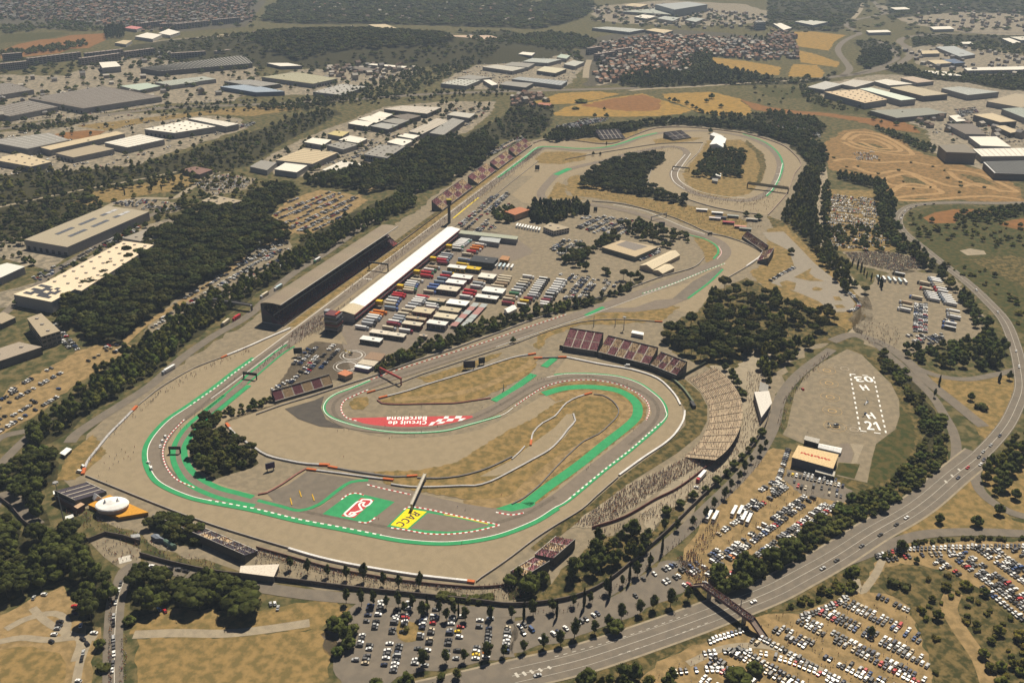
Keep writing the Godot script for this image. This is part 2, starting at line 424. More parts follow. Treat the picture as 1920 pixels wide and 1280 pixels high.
	land("dry_bank","small round patch of dry grass at turn ten","straw",5,[-139,-725,-137,-734,-126,-738,-122,-725,-126,-714,-135,-715],1)
	land("dry_bank","curved dry infield inside turn twelve","straw",5,[-104,-618,-68,-621,-41,-633,-22,-658,-3,-682,19,-703,37,-729,54,-744,38,-747,23,-745,32,-759,48,-770,73,-774,96,-765,111,-748,117,-725,111,-702,72,-650,17,-574,1,-574,-22,-580,-69,-593,-94,-603],1)
	land("paved_pit","grey paved hollow between infield barriers","gravel",6,[1,-637,14,-657,36,-688,47,-711,53,-712,53,-695,44,-673,30,-652,18,-639,2,-621,-11,-614,-23,-613])
	lane("dirt_path","light dirt track curling round the infield","dirt",6,[-33,-575.4,1.4,-582.2,17.2,-605.6,42.7,-641.5,69.6,-668.1,91.9,-693.6,98.7,-716.6,93.2,-735.5,75.7,-748.9,47.3,-744.2,35.4,-737.9],-6,6)
	lane("green_strip","bright green painted strip inside turn twelve","green_paint",7,[28.2,-746.7,48,-758.3,71.9,-761,95,-754.4,107.1,-735.9,107.8,-716.8,100.8,-698.3,75.6,-663.3,52.4,-630.9,25.7,-597.2,11,-577],-4.2,4.2)
	land("green_strip","green apron at the end of turn thirteen","green_paint",7,[-12,-570,1,-578,17,-580,19,-576,11,-567,-2,-564])
	lane("green_strip","green escape strip beside turn eleven","green_paint",7,[-15.1,-732.7,0.5,-753,20.4,-785],-3.6,3.6,false)
	lane("green_strip","short green strip behind turn eleven","green_paint",7,[30,-800.7,40.6,-819.2],-3.6,3.6,false)
	land("dry_bank","dry grass between back straight and stadium stand","straw",4,[21,-845,27,-877,77,-914,112,-927,159,-946,180,-951,154,-911,104,-901,71,-900,37,-868,26,-839],2)
	land("dry_bank","brown wedge of grass at turn nine","straw",5,[120,-927,78,-920,98,-933,135,-939,172,-955,176,-948,156,-928],2)
	land("dry_bank","dry grass inside turn nine","straw",5,[233,-1187,247,-1176,257,-1154,256,-1126,246,-1102,233,-1090,236,-1133,233,-1163],1.5)
	land("dry_bank","spectator bank of dry grass below turn four","straw",4,[84,-1464,102,-1487,111,-1435,171,-1379,249,-1328,283,-1303,317,-1256,305,-1198,293,-1176,246,-1223,211,-1276,159,-1337,122,-1357,87,-1367,78,-1412],3)
	land("dry_bank","dry grass on the slope inside turn seven","straw",4,[48,-1354,67,-1448,78,-1424,77,-1372,106,-1351,75,-1350],2)
	land("dry_bank","dry infield mound encircled by turn four","straw",5,[349,-1736,414,-1748,430,-1667,416,-1562,385,-1462,349,-1389,310,-1365,275,-1392,264,-1451,269,-1505,301,-1592,330,-1669],2)
	land("green_bank","olive strip at the right of the mound","verge",6,[424,-1748,431,-1643,415,-1555,385,-1462,367,-1431,402,-1544,418,-1654,414,-1722],2)
	land("dry_bank","dry islet between turns one and two","straw",5,[35,-1586,51,-1636,88,-1641,124,-1628,117,-1583,75,-1553,42,-1558],2)
	land("dry_bank","dry grass behind the black and white stand","straw",4,[107,-1731,151,-1751,215,-1798,255,-1837,217,-1767,185,-1719,153,-1709,115,-1715],2)
	land("dry_bank","dry grass below the small dark stand","straw",5,[252,-1739,292,-1767,329,-1760,348,-1761,324,-1734,283,-1715,253,-1706],1)
	land("green_bank","dry ditch outside turn twelve","verge",4,[135,-784,158,-778,167,-754,169,-728,164,-702,154,-679,131,-650,93,-611,58,-570,33,-538,17,-523,14,-526,31,-549,54,-573,83,-614,125,-664,145,-695,149,-724,143,-756])
	land("spectator_bank","pale worn bank packed with spectators","concrete",5,[139,-645,156,-660,163,-649,122,-608,103,-590,72,-558,57,-550,42,-549,58,-570,91,-607],2)
	land("concourse","pale concourse behind the curved terrace","concrete",4,[185,-808,209,-803,248,-864,259,-864,236,-793,220,-721,186,-651,148,-601,115,-570,97,-544,92,-570,156,-651,191,-693,201,-731,199,-776],2)
	land("green_bank","brown slope around the curved wall","verge",4,[2,-471,22,-481,37,-508,60,-538,97,-544,112,-570,134,-594,118,-560,87,-523,63,-493,32,-474],2)
	land("heliport_apron","tan tarmac apron of the heliport","paved",4,[222,-681,229,-694,251,-754,272,-792,293,-817,327,-848,337,-836,341,-801,344,-774,340,-744,330,-715,318,-692,294,-668,283,-645,268,-611,248,-620,256,-645,254,-653,233,-669])
	land("green_bank","grass slope right of the heliport apron","meadow",3,[335,-729,339,-711,330,-679,314,-648,294,-623,272,-606,268,-610,283,-645,294,-668,319,-692],1)
	land("green_bank","brown rim above the heliport slope","verge",2,[329,-854,347,-830,352,-759,344,-706,332,-671,314,-638,290,-612,265,-597,242,-614,247,-629,271,-604,310,-646,333,-697,345,-780,339,-836],1)
	land("painted_patch","pale patch painted on the lower apron","concrete",5,[273,-668,284,-667,269,-639,264,-637,272,-653])
	land("painted_patch","pale green patch on the lower apron","meadow",5.5,[255,-639,271,-637,260,-616,248,-622])
	land("painted_patch","grey patch on the lower apron","tarmac",5,[265,-668,272,-668,271,-653,264,-639,256,-640])
	land("car_park_ground","ochre dirt car park below the heliport","dirt",3,[142,-571,182,-634,209,-660,228,-652,245,-611,254,-597,228,-566,198,-537,166,-511,141,-490,120,-488,107,-501,121,-533],2)
	land("car_park_ground","grey tarmac corner of the heliport car park","road",4,[212,-628,243,-618,254,-599,241,-583,213,-596,206,-613],1)
	land("car_park_ground","sandy lane of cars along the curved wall","road",3,[2,-454,38,-467,62,-476,84,-498,104,-515,121,-513,115,-488,94,-473,56,-450,24,-435,2,-427],2)
	land("car_park_ground","large ochre dirt car park across the motorway","dirt",3,[67,-398,85,-422,118,-440,159,-464,178,-464,213,-481,229,-496,247,-523,270,-537,359,-541,318,-457,310,-467,302,-487,290,-505,273,-512,258,-515,245,-507,228,-485,237,-484,248,-472,245,-449,242,-425,234,-400],2)
	land("rough_hill","rough olive knoll between the two dirt car parks","verge",4,[234,-496,246,-510,260,-514,274,-510,289,-503,298,-492,304,-477,309,-462,311,-444,291,-401,237,-400,243,-425,246,-449,249,-472,239,-484],3)
	lane("dirt_path","bare track running over the rough knoll","dirt",5,[281.8,-486.3,272.2,-471.1,270.8,-452,271.9,-425.4,267,-400.8],-5,5)
	land("green_bank","green verge below the motorway bend","verge",3,[159,-464,181,-477,209,-503,233,-512,233,-501,217,-484,179,-467],2)
	land("green_bank","brown verge under the motorway","verge",2,[32,-403,63,-422,120,-450,161,-474,158,-463,118,-440,85,-423,70,-404],2)
	land("green_bank","scrubby bank above the motorway","verge",2,[-4,-412,2,-427,33,-436,80,-463,116,-486,153,-500,208,-535,253,-573,299,-615,353,-680,338,-631,285,-577,216,-526,165,-490,120,-466,78,-447,39,-431],2)
	land("car_park_ground","grey tarmac car park along the bottom","road",3,[-111,-441,-97,-464,-87,-474,-64,-475,-31,-463,4,-458,4,-424,-28,-416,-52,-411,-74,-399,-91,-399],2)
	land("dry_island","dry grass island in the bottom car park","straw",4,[-67,-446,-66,-453,-55,-452,-50,-444,-53,-437,-60,-435,-65,-439],1)
	land("dry_field","broad dry field at bottom left","straw",3,[-202,-393,-212,-417,-217,-435,-195,-438,-167,-437,-137,-442,-115,-446,-101,-438,-101,-419,-102,-395],2)
	land("dry_field","dry grass under the trees of the dry field","straw",2,[-223,-439,-221,-450,-203,-462,-167,-461,-141,-464,-117,-474,-96,-464,-112,-445,-143,-442,-173,-438,-205,-439],2)
	lane("farm_track","grey gravel track across the dry field","concrete",4,[-220.3,-438.7,-195.8,-440.5,-167.5,-440.6,-143.4,-444.6,-119.2,-450.6],-3.5,3.5)
	land("car_park_ground","sandy rough lot at bottom left corner","dirt",3,[-311,-451,-294,-471,-280,-482,-265,-466,-248,-438,-242,-445,-237,-425,-227,-393,-281,-392],3)
	land("dry_field","worn grass at the corner of the rough lot","straw",4,[-297,-422,-275,-428,-257,-423,-246,-406,-244,-393,-281,-392],3)
	land("paved_square","grey square before the bottom gate","paved",3,[-284,-529,-273,-534,-245,-520,-239,-503,-244,-495,-256,-503,-266,-511,-274,-519],0)
	land("car_park_ground","ochre dirt car park at the left edge","dirt",3,[-438,-705,-441,-748,-425,-786,-412,-826,-386,-845,-364,-834,-376,-787,-388,-745,-396,-701,-412,-653],2)
	land("car_park_ground","sandy car park left of the main stand","paved",3,[-367,-871,-362,-956,-341,-1021,-317,-1093,-289,-1114,-257,-1086,-282,-1031,-305,-958,-331,-892,-348,-846],2)
	land("car_park_ground","terraced car park left of the straight","dirt",3,[-329,-1254,-323,-1330,-288,-1387,-236,-1361,-209,-1335,-232,-1245,-262,-1176,-298,-1186],2)
	land("car_park_ground","round car park on the left hill","paved",3,[-571,-1311,-529,-1329,-477,-1310,-456,-1280,-468,-1260,-532,-1277],1)
	land("car_park_ground","car park among pines left of the straight","paved",3,[-484,-1408,-453,-1471,-396,-1442,-397,-1382,-434,-1344],2)
	land("car_park_ground","sandy strip of cars behind the pine wood","paved",3,[-338,-1102,-327,-1163,-285,-1154,-270,-1114,-297,-1094,-320,-1056],2)
	land("car_park_ground","tarmac car park at turn ten","tarmac",3,[-212,-744,-207,-765,-203,-826,-193,-851,-166,-846,-139,-840,-128,-817,-145,-777,-162,-766,-185,-738,-204,-728],1)
	land("car_park_ground","grassy car park beside the right avenue","straw",3,[476,-1421,545,-1415,520,-1313,497,-1251,498,-1173,471,-1138,398,-1139,424,-1248],2)
	land("car_park_ground","worn motorcycle park under the avenue","paved",3,[411,-1135,466,-1141,509,-1113,497,-1076,449,-1056,410,-1091],2)
	land("lorry_park_ground","sandy lorry park beside the motorway bend","paved",3,[350,-920,421,-1047,468,-1075,515,-1050,497,-924,467,-870,446,-870,411,-856,378,-831,347,-860],3)
	land("factory_yard","pale yard before the long flat roofed factory","yard",3,[-645,-1120,-626,-1162,-593,-1106,-534,-1082,-535,-1036,-628,-1086],0)
	land("factory_yard","pale strip between the two left factories","yard",3,[-566,-961,-546,-981,-520,-1014,-503,-1110,-480,-1212,-457,-1248,-409,-1258,-405,-1220,-448,-1159,-475,-1088,-508,-974,-527,-928,-545,-920],0)
	land("dry_bank","dry grass at the left hill road","straw",2,[-617,-1358,-563,-1404,-519,-1468,-475,-1486,-468,-1408,-515,-1357,-568,-1312,-621,-1278],4)
	land("dry_bank","dry grass by the left circuit road","straw",4,[-337,-601,-343,-639,-336,-668,-314,-640,-319,-616,-323,-602],1)
# ---------------------------------------------------------------- race track
const GREEN := Color(.04,.32,.125)
const RED := Color(.46,.055,.06)
func circuit():
	var outer := [40,-1670,-16,-1499,-71,-1331,-145.4,-1104.3,-195.1,-952.1,-222.7,-868.5,-242.3,-809,-252.3,-780.8,-261.3,-751.2,-273.4,-717.5,-282.6,-694.2,-286.1,-672.2,-285.8,-653.9,-282.2,-638.7,-274.7,-621.9,-263,-604.4,-249.8,-593.3,-232.6,-583.3,-217,-577.5,-181.6,-567.7,-147.3,-555.5,-114.2,-546.2,-93.1,-539.9,-72.4,-534.3,-49.8,-531.7,-31.9,-533.3,-14,-538.4,0.9,-546.1,18.3,-558.9,31.2,-572.8,42.8,-584.5,72.5,-625.3,96.2,-656.4,128.1,-703.5,131.7,-719.3,130.1,-737.4,123.4,-754.2,113.4,-770.4,97.6,-781.7,73.7,-786.4,49.2,-785.8,31.9,-778.8]
	lane("race_track","grey race track from the pit straight round the last turns","tarmac",8,outer,0,-12.5)
	lane("race_track","grey race track sweeping from turn twelve to turn ten","tarmac",8.3,[48.9,-778.2,35.1,-773.6,22,-764.8,9,-749.2,-1.7,-735,-12.1,-720.3,-26.1,-706,-44.2,-693.8,-64.7,-684.5,-86.2,-681.4,-112.6,-683.4,-133.3,-689.9,-145.4,-701.2,-152.6,-716.8,-151.4,-731.2,-142,-744.2,-121.4,-765.2,-97.2,-785,-60.2,-815.2,-15.6,-851.2,21.4,-884.2,57.8,-915.2,90.4,-943.3,128,-976.2,182.1,-1026.5,219,-1064.3,246.4,-1092.7,262.9,-1124,265,-1158,254,-1185,236,-1207],-6.6,6.6)
	lane("race_track","grey race track of turns one to eight","tarmac",8,[242,-1200,230,-1211,205,-1244,175,-1281,141,-1310,112,-1325,85,-1331,59,-1333,44,-1351,40,-1379,47,-1417,64,-1479,75,-1505,110,-1544,152,-1581,182,-1616,214,-1644,249,-1673,277,-1687,294,-1675,298,-1644,289,-1606,270,-1555,254,-1504,252,-1456,259,-1417,277,-1381,309,-1360,339,-1356,368,-1382,391,-1420,420,-1496,442,-1571,452,-1645,448,-1716,425,-1774,387,-1808,349,-1819,301,-1808,264,-1788,224,-1746,190,-1694,154,-1660,112,-1650,75,-1660,52,-1663,33,-1623,14,-1567],-6.2,6.2)
	lane("rubber_line","darker rubbered line through the last turns","rubber",8.5,[-187.2,-973.7,-215.8,-886.4,-241.7,-806.7,-257.6,-756.4,-269.3,-712.9,-277.4,-686.3,-278.9,-664.8,-277.5,-644.4,-271,-626.6,-259.4,-610.3,-243.7,-594.9,-227.5,-586.8,-181.4,-572.9,-148.4,-560.6,-115,-551.1,-73,-539.1,-50.2,-536.5,-27.5,-539.4,-2.1,-552.2,16.5,-563.4,36.2,-583.6],-6.5,-3.2)
	lane("rubber_line","darker rubbered line through turns twelve to ten","rubber",8.6,[94.6,-661.2,115.5,-691.6,124.7,-714.4,123.9,-736.3,109.7,-758.9,78.1,-780.1,48.9,-778.2,22,-764.8,-1.7,-735,-26.1,-706,-44.2,-693.8,-64.7,-684.5,-86.2,-681.4,-112.6,-683.4,-133.3,-689.9,-145.4,-701.2,-151.7,-716.8,-150.5,-731.2,-142,-744.2,-121.4,-765.2,-60.2,-815.2,21.4,-884.2],-1.6,1.6)
	land("run_off","grey tarmac island zone of the chicane","tarmac",7.6,[-181,-572,-149,-563,-135,-571,-123,-590,-114,-603,-102,-604,-77,-593,-33,-577,1,-568,21,-576,33,-579,2,-550,-20,-538,-50,-534,-73,-536,-114,-547,-182,-569])
	land("run_off","worn grey run off inside the chicane","road",7,[-177,-587,-164,-599,-154,-617,-122,-609,-100,-604,-114,-602,-123,-590,-136,-573,-149,-564,-166,-572])
	land("run_off","dark new tarmac outside turn ten","fresh_tarmac",7,[-192,-714,-170,-730,-163,-738,-162,-717,-154,-697,-136,-682,-157,-685,-177,-697],0)
	land("run_off","dark tarmac wedge outside turn nine","road",7,[246,-1076,206,-1026,175,-973,189,-969,224,-1023,249,-1067])
	land("run_off","grey escape road below the back straight","tarmac",7,[95,-943,130,-946,156,-968,177,-973,188,-969,165,-946,129,-934,90,-932])
	lane("pit_exit_lane","grey lane into the pits inside the last turn","tarmac",8.6,[-196.9,-900.5,-209.7,-856.8,-222.5,-821.1,-234.6,-778.1,-237.6,-765.2,-246.6,-733.6,-256.9,-698.5,-262.1,-675.4,-262.6,-655.2,-258,-636.9,-248.3,-618,-235.1,-601.5,-216.4,-588.5,-198.9,-581.3,-182.2,-576.3,-166.1,-572.6],-3.5,3.5)
	lane("green_strip","green edge left of the pit lane curve","green_paint",8.8,[-247.4,-736.5,-258,-702.1,-263.8,-677.9,-263.9,-655.2,-259.4,-636.1,-250.3,-618,-237,-600,-216.3,-585.7,-198,-577.9,-181.4,-572.9],0,4.2)
	lane("green_strip","green edge right of the pit lane curve","green_paint",8.8,[-235.5,-757,-244.7,-726.8,-254.4,-693.1,-259.4,-672,-259.7,-652.9,-255.3,-636.2,-246.1,-618.8,-233.6,-604.4,-215.6,-591.3,-199.8,-584.7,-186.9,-579.5],0,-5.0)
	lane("green_strip","green edge along the left of the pit entry lane","green_paint",8.8,[-214,-840.5,-222.5,-821.1,-234.6,-778.1,-239.5,-760],-5.2,-3.4)
	lane("green_strip","green edge along the right of the pit entry lane","green_paint",8.8,[-214,-840.5,-222.5,-821.1,-234.6,-778.1,-237.6,-765.2,-246.6,-733.6,-253.4,-709.6],3.2,5.4)
	land("dry_bank","curved dry grass sliver inside the last turn","straw",8.2,[-255,-723,-264,-691,-269,-667,-266,-645,-259,-627,-249,-612,-235,-600,-246,-614,-257,-631,-263,-647,-265,-665,-262,-688,-253,-717])
	lane("green_strip","green outer border of the last turns","green_paint",8.8,[-241.4,-811.3,-252.3,-780.8,-261.3,-751.2,-273.4,-717.5,-282.6,-694.2,-286.1,-672.2,-285.8,-653.9,-282.2,-638.7,-274.7,-621.9,-263,-604.4,-249.8,-593.3,-232.6,-583.3,-217,-577.5,-181.6,-567.7,-147.3,-555.5,-114.2,-546.2,-93.1,-539.9,-72.4,-534.3,-49.8,-531.7,-31.9,-533.3,-14,-538.4,0.9,-546.1,18.3,-558.9,32.7,-574.2],0,4.2)
	lane("green_strip","thin green border outside turn twelve","green_paint",8.8,[32.7,-574.2,42.8,-584.5,72.5,-625.3,96.2,-656.4,125.3,-698.9,131.7,-719.3,130.1,-737.4,123.4,-754.2,113.4,-770.4,97.6,-781.7,73.7,-786.4,49.2,-785.8,39.3,-783.3],0,2.2)
	lane("green_strip","green border outside turn ten","green_paint",8.8,[-128.2,-769.2,-142.2,-754.3,-154.4,-742.9,-160.1,-730.9,-160.7,-716.6,-154.2,-702.8,-139.3,-691.5,-115.8,-680.7,-87.8,-675.3,-55.6,-678.7,-34.3,-689.7,-8.2,-705.6],0,-2.6)
	lane("green_strip","green border inside turn nine","green_paint",8.8,[229,-1195,247,-1179,257,-1154,255.7,-1127.6,245,-1102.1],0,2.5)
	lane("green_strip","green stripe along the dark wedge","green_paint",8.8,[248.5,-1067.1,224.1,-1022.9,191.8,-973.6],-1.3,1.3)
	lane("green_strip","green run off stripe along the chicane approach","green_paint",8.8,[-182.2,-576.3,-165.5,-570,-149.2,-564.4,-135.6,-572.6,-125.3,-590.5,-117.4,-601.9,-105.8,-604.3],-3.2,0)
	lane("green_strip","green run off along turns one and two","green_paint",8.8,[-28,-1465,10,-1578,38,-1666,75,-1676,112,-1666,155,-1676,191,-1711,226,-1759,265,-1797],0,5)
	lane("green_strip","green border outside turn three","green_paint",8.8,[429,-1797,454,-1733,459,-1656,447,-1571,422,-1489,395,-1420,375,-1379],0,3)
	lane("green_strip","green wedge at the foot of the back straight","green_paint",8.8,[76.6,-922.8,86.9,-934.5,97.5,-946.5],-2.4,2.4)
	lane("green_strip","green patch on the old hairpin","green_paint",8.8,[66,-1485,78,-1506,90,-1526],-5,5)
	var W := Color(.78,.76,.72)
	stripe("edge_line","white outer line of the pit straight and last turns",9.2,outer,-.25,.35,W)
	stripe("edge_line","white line inside the last turn",9.2,[-218.7,-850.2,-238.1,-792.2,-250,-756.6,-259.5,-730.3],-.3,.3,W)
	stripe("edge_line","white outer line round turn ten",9.2,[-128.2,-769.2,-142.2,-754.3,-153.4,-742.9,-159.2,-731,-159.8,-716.6,-153.3,-702.9,-139,-692.4,-116,-682.4,-87.9,-677,-55.7,-680.4,-34.4,-691.4,-8.2,-707.4,1.6,-720.7],-.3,.3,W)
	stripe("edge_line","white line below the back straight",9.2,[243.6,-1077.8,180.4,-1014.8,126.8,-965.4,89.5,-931.7,57.3,-904.1,-15.4,-842.6],-.25,.25,W)
	stripe("edge_line","white line of the upper straight before turn nine",9.2,[142,-1326,158,-1316,184,-1297,207,-1261,229,-1224,250,-1198],-.4,.4,W)
	stripe("edge_line","white line of the turn five kink",9.2,[293,-1629,266,-1555,251,-1504,248,-1453,257,-1411],-.4,.4,W)
	stripe("edge_line","white line along the inside of turn four",9.2,[304,-1637,277,-1556,261,-1504,258,-1463,265,-1429,282,-1395,311,-1374,340,-1369],-.4,.4,W)
	stripe("edge_line","white line outside turn three",9.2,[447,-1578,419,-1489,392,-1420,374,-1385],-.4,.4,W)
	for k in 3:
		stripe("brake_marker",["upper","middle","lower"][k] + " white tick on the turn three run off",9.2,[[433,-1549,442,-1550],[419,-1508,428,-1506],[405,-1463,414,-1460]][k],-.5,.5,W)
	stripe("start_line","white start line across the pit straight",9.2,[-171.9,-1022.9,-160.2,-1019.1],-.6,.6,W)
	stripe("pit_wall_line","yellow line along the pit wall",9.2,[-82,-1252,-63,-1315,-51,-1353],-1.2,1.2,Color(.62,.47,.05))
	stripe("kerb","red and white kerb at the turn ten apex",9.4,[-126.5,-750.7,-138.6,-737.4,-144.2,-729.4,-144.9,-717,-141.3,-705.9,-136.1,-698.8,-127.4,-694.5],-.6,.5,W,2.4,2.4,RED)
	stripe("kerb","red and white kerb on the inside of turn twelve",9.4,[3,-723.6,17.9,-745.4,31.4,-762,48.6,-771.8,72.8,-774.6,96.2,-766.8,109.9,-751.8,117.4,-736.1,118,-718.9,113.2,-702.2],-.45,.45,W,2.2,2.2,RED)
	stripe("kerb","red and white kerb inside the last turn",9.4,[-270.9,-693.6,-274.6,-667.4,-273,-648.5,-267.8,-632.8,-258.6,-616.3,-247.6,-603.3,-231.4,-593],-.5,.5,W,2.2,2.2,RED)
	stripe("kerb","red and white dashes beside the back straight",9.4,[56.6,-925,6.3,-882.5,-23.6,-855.9,-65.7,-822,-106.5,-789.2,-129,-768.1],-.45,.45,W,2.8,2.8,RED)
	stripe("kerb","green and white kerb at the exit of turn nine",9.4,[255,-1087.4,216.9,-1051.8,180.6,-1016.4,143.2,-986.1],-.6,.6,W,2.8,2.8,GREEN)
	stripe("kerb","green and white kerb along the run to turn thirteen",9.4,[42.8,-584.5,72.5,-625.3,96.2,-656.4,125.3,-698.9],-.6,.6,W,2.8,2.8,GREEN)
	stripe("kerb","green and white kerb along the pit straight entry",9.4,[-242.3,-809,-252.3,-780.8,-261.3,-751.2,-273.4,-717.5],-.6,.6,W,2.8,2.8,GREEN)
	stripe("kerb","white and green dashes outside the chicane",9.4,[-217,-577.5,-181.6,-567.7,-147.3,-555.5,-114.2,-546.2,-87.4,-538.2],-.6,.6,W,2.8,2.8,GREEN)
	stripe("kerb","red and white kerb above the chicane road",9.4,[-106,-600,-92.7,-594.7,-72.4,-587.5],-.5,.5,W,2.2,2.2,RED)
	stripe("kerb","red and white kerb at the top of the logo block",9.4,[-121.7,-580.2,-118.1,-586.5,-114.5,-588.6,-109.4,-588,-106.4,-586],-.6,.6,W,2,2,RED)
	stripe("kerb","red and white kerb at the foot of the logo block",9.4,[-105.3,-553.2,-99.2,-552.1,-95.9,-555.3,-94.2,-559.1],-.6,.6,W,2,2,RED)
	stripe("kerb","red and white kerb above the yellow sign",9.4,[-75.4,-568.6,-72.7,-571.9,-68.9,-572,-55.3,-568.4,-39.8,-562.8,-20.8,-556.2,-7,-551.5],-.6,.6,W,2,2,RED)
	stripe("kerb","red and white kerb under the yellow sign",9.4,[-81.9,-546.8,-71.7,-544.6,-56.7,-540.6,-42.1,-540.3,-27.7,-543,-16.8,-546.9,-7,-551.5],-.6,.6,W,2,2,RED)
	stripe("kerb","red and white kerb at turn thirteen",9.4,[-9.9,-566.7,1.5,-563.7,9.8,-566.5],-.6,.6,W,2,2,RED)
	stripe("kerb","white kerb at the lip of turn nine",9.4,[259.3,-1149.9,258,-1125.8,248.2,-1102.2],-.45,.45,W,2.2,2.2,RED)
	land("logo_block","green painted block carrying the circuit emblem","green_paint",9,[-132,-562,-116,-589,-110,-588,-83,-578,-98,-553,-103,-553])
	var b := MB.new()
	var q := V2([-118.5,-559.9,-107.8,-582.6,-97.8,-580.1,-108.9,-557.6])
	struct("emblem_panel","red slanted panel painted on the green block",flat(VC,.48,q,RED))
	b = MB.new()
	ribbon(b,.51,smooth(V2([-116.7,-562.8,-109.7,-577.5,-107.5,-578.2,-106.7,-580.4,-100.9,-580.3,-99.5,-578.3,-101.1,-573.6,-103.1,-571.6,-105.4,-573.9,-104.3,-576.9,-106.2,-576.9,-108.1,-574.2,-105.8,-568.9,-104.8,-567.6,-109.6,-564.3,-112.2,-564.3,-113.2,-561.8,-111.4,-561.1,-109.5,-563.3,-108.6,-562.4,-110.4,-559.9,-114.4,-559.8,-116.7,-562.8]),1.5),-.75,.75,Color(.82,.80,.78))
	struct("emblem_outline","white looping track outline on the red panel",b.mesh(VC))
	land("logo_border","green border round the yellow sign","green_paint",8.9,[-85,-548,-74,-571,-69,-571,-40,-562,-8,-551,-19,-546,-28,-543,-41,-540,-57,-541])
	land("run_off","bare grey tarmac right of the yellow sign","tarmac",9.1,[-58,-565,-40,-560,-13,-551,-28,-545,-42,-543,-57,-544,-69,-546])
	struct("yellow_sign","yellow rectangle painted on the tarmac",flat(VC,.48,V2([-82.6,-549.9,-73.3,-569.6,-58.9,-566.3,-70.4,-545.8]),Color(.78,.62,.01)))
	stripe("edge_line","yellow line below the upper chicane kerb",9.2,[-46.6,-563.3,-32.1,-559.2,-15.1,-552.6],-.5,.5,Color(.6,.48,.05))
	ground_text("sign_lettering","black letters RACC on the yellow sign","RACC",[-65.2,-564.6,-77,-549.4],[-71.7,-558.3,-65.5,-555.9],9.5,Color(.035,.02,.015))
	struct("red_sign","red sickle painted inside turn ten",flat(VC,.42,V2([-134.8,-699.2,-115,-700.7,-101.8,-701.9,-70.7,-703.6,-32.8,-705.9,-31.8,-703.2,-39.2,-698.5,-45.6,-694.7,-56.4,-690.4,-67.1,-687.5,-84.5,-685.8,-99.9,-685.9,-113.3,-688.2,-122.5,-691]),RED))
	for k in 7:
		var cp: Array = [[-55.6,-704.4,-52,-704.5,-52.6,-700.4,-56.6,-699.8],[-46.2,-705.1,-40.9,-705.2,-42.4,-701.1,-47.3,-700.7],[-52.2,-700.4,-47.3,-700.7,-48.8,-696.4,-54.1,-695.8],[-60.6,-699.5,-56.6,-699.8,-58.5,-695.3,-62.9,-694.7],[-58.5,-695.3,-54.1,-695.8,-56.5,-692.2,-61.7,-691.2],[-42.4,-701.1,-37.6,-701.6,-40.9,-697.5,-44.4,-696.5],[-65.9,-694.2,-62.4,-694.7,-64.7,-689.4,-68.1,-688.3]][k]
		struct("checker_square","white chequer square of the red sickle, " + ["first of the top row","second of the top row","first of the middle row","left of the middle row","first of the bottom row","last of the middle row","leftmost and lowest"][k],flat(VC,.45,V2(cp),Color(.8,.79,.77)))
	ground_text("sign_lettering","white words Circuit de on the red sickle","Circuit de",[-70,-693.2,-101.7,-692],[-86,-695.5,-85.3,-689.3],9.5,Color(.82,.8,.78))
	ground_text("sign_lettering","white word Barcelona on the red sickle","Barcelona",[-70.4,-700.4,-103.6,-698.8],[-86.7,-702.7,-86,-695.9],9.5,Color(.82,.8,.78))
	ground_text("heliport_number","white upside down 03 at the far heliport end","03",[329.9,-782.6,313.4,-782.7],[323.8,-787.8,321.7,-777],9.5,Color(.75,.73,.69))
	ground_text("heliport_letter","white H below the far heliport number","H",[313.5,-765.8,320,-766],[315.6,-761.3,318,-771.7],9.5,Color(.75,.73,.69))
	ground_text("heliport_letter","white H above the near heliport number","H",[301.5,-714.2,308.1,-714.4],[303.3,-708.8,306.1,-719.9],9.5,Color(.75,.73,.69))
	ground_text("heliport_number","white 21 at the near heliport end","21",[295.1,-697.7,306.1,-696.7],[299,-690.8,302.9,-705.1],9.5,Color(.75,.73,.69))
	stripe("heliport_line","left dashed white line of the heliport runway",9,[312.5,-792.9,288.1,-689.6],-.7,.7,W,4.2,5)
	stripe("heliport_line","right dashed white line of the heliport runway",9,[332.5,-788,307.7,-684],-.7,.7,W,4.2,5)
	stripe("heliport_line","far dashed end of the heliport runway",9,[312.4,-793.4,333.1,-788.6],-.7,.7,W,5,6)
	stripe("heliport_line","near dashed end of the heliport runway",9,[287.8,-688.7,307.8,-683.2],-.7,.7,W,5,6)
	var pads := [293,-800,287.5,-774,280.5,-747.2,274.8,-721.9,269.1,-695.3,311,-804,283.5,-690.4,-151,-820,-153.3,-796.7]
	for k in range(0,pads.size(),2):
		var rr: float = [8.0,8.0,8.0,8.0,9.0,9.0,8.0,12.0,12.0][k / 2]
		var col: Color = Color(.50,.34,.15) if k < 10 else Color(.42,.36,.28) if k < 14 else W
		b = MB.new()
		for r0 in [rr * .42,rr] if k < 14 else [rr * .75,rr]:
			var ring := PackedVector2Array()
			for s in 37:
				ring.append(Vector2(pads[k] + r0 * cos(TAU * s / 36),pads[k + 1] + r0 * sin(TAU * s / 36)))
			ribbon(b,.45,ring,-.35 if r0 < rr else -.14,.35 if r0 < rr else .14,col)
		struct("landing_circle",["first yellow landing circle from the far end","second yellow landing circle from the far end","third yellow landing circle from the far end","fourth yellow landing circle from the far end","near yellow landing circle with parked helicopter","faint landing circle beside the far number","faint landing circle beside the near number","white landing circle with the yellow helicopter","white landing circle beside the red roofed hut"][k / 2],b.mesh(VC))
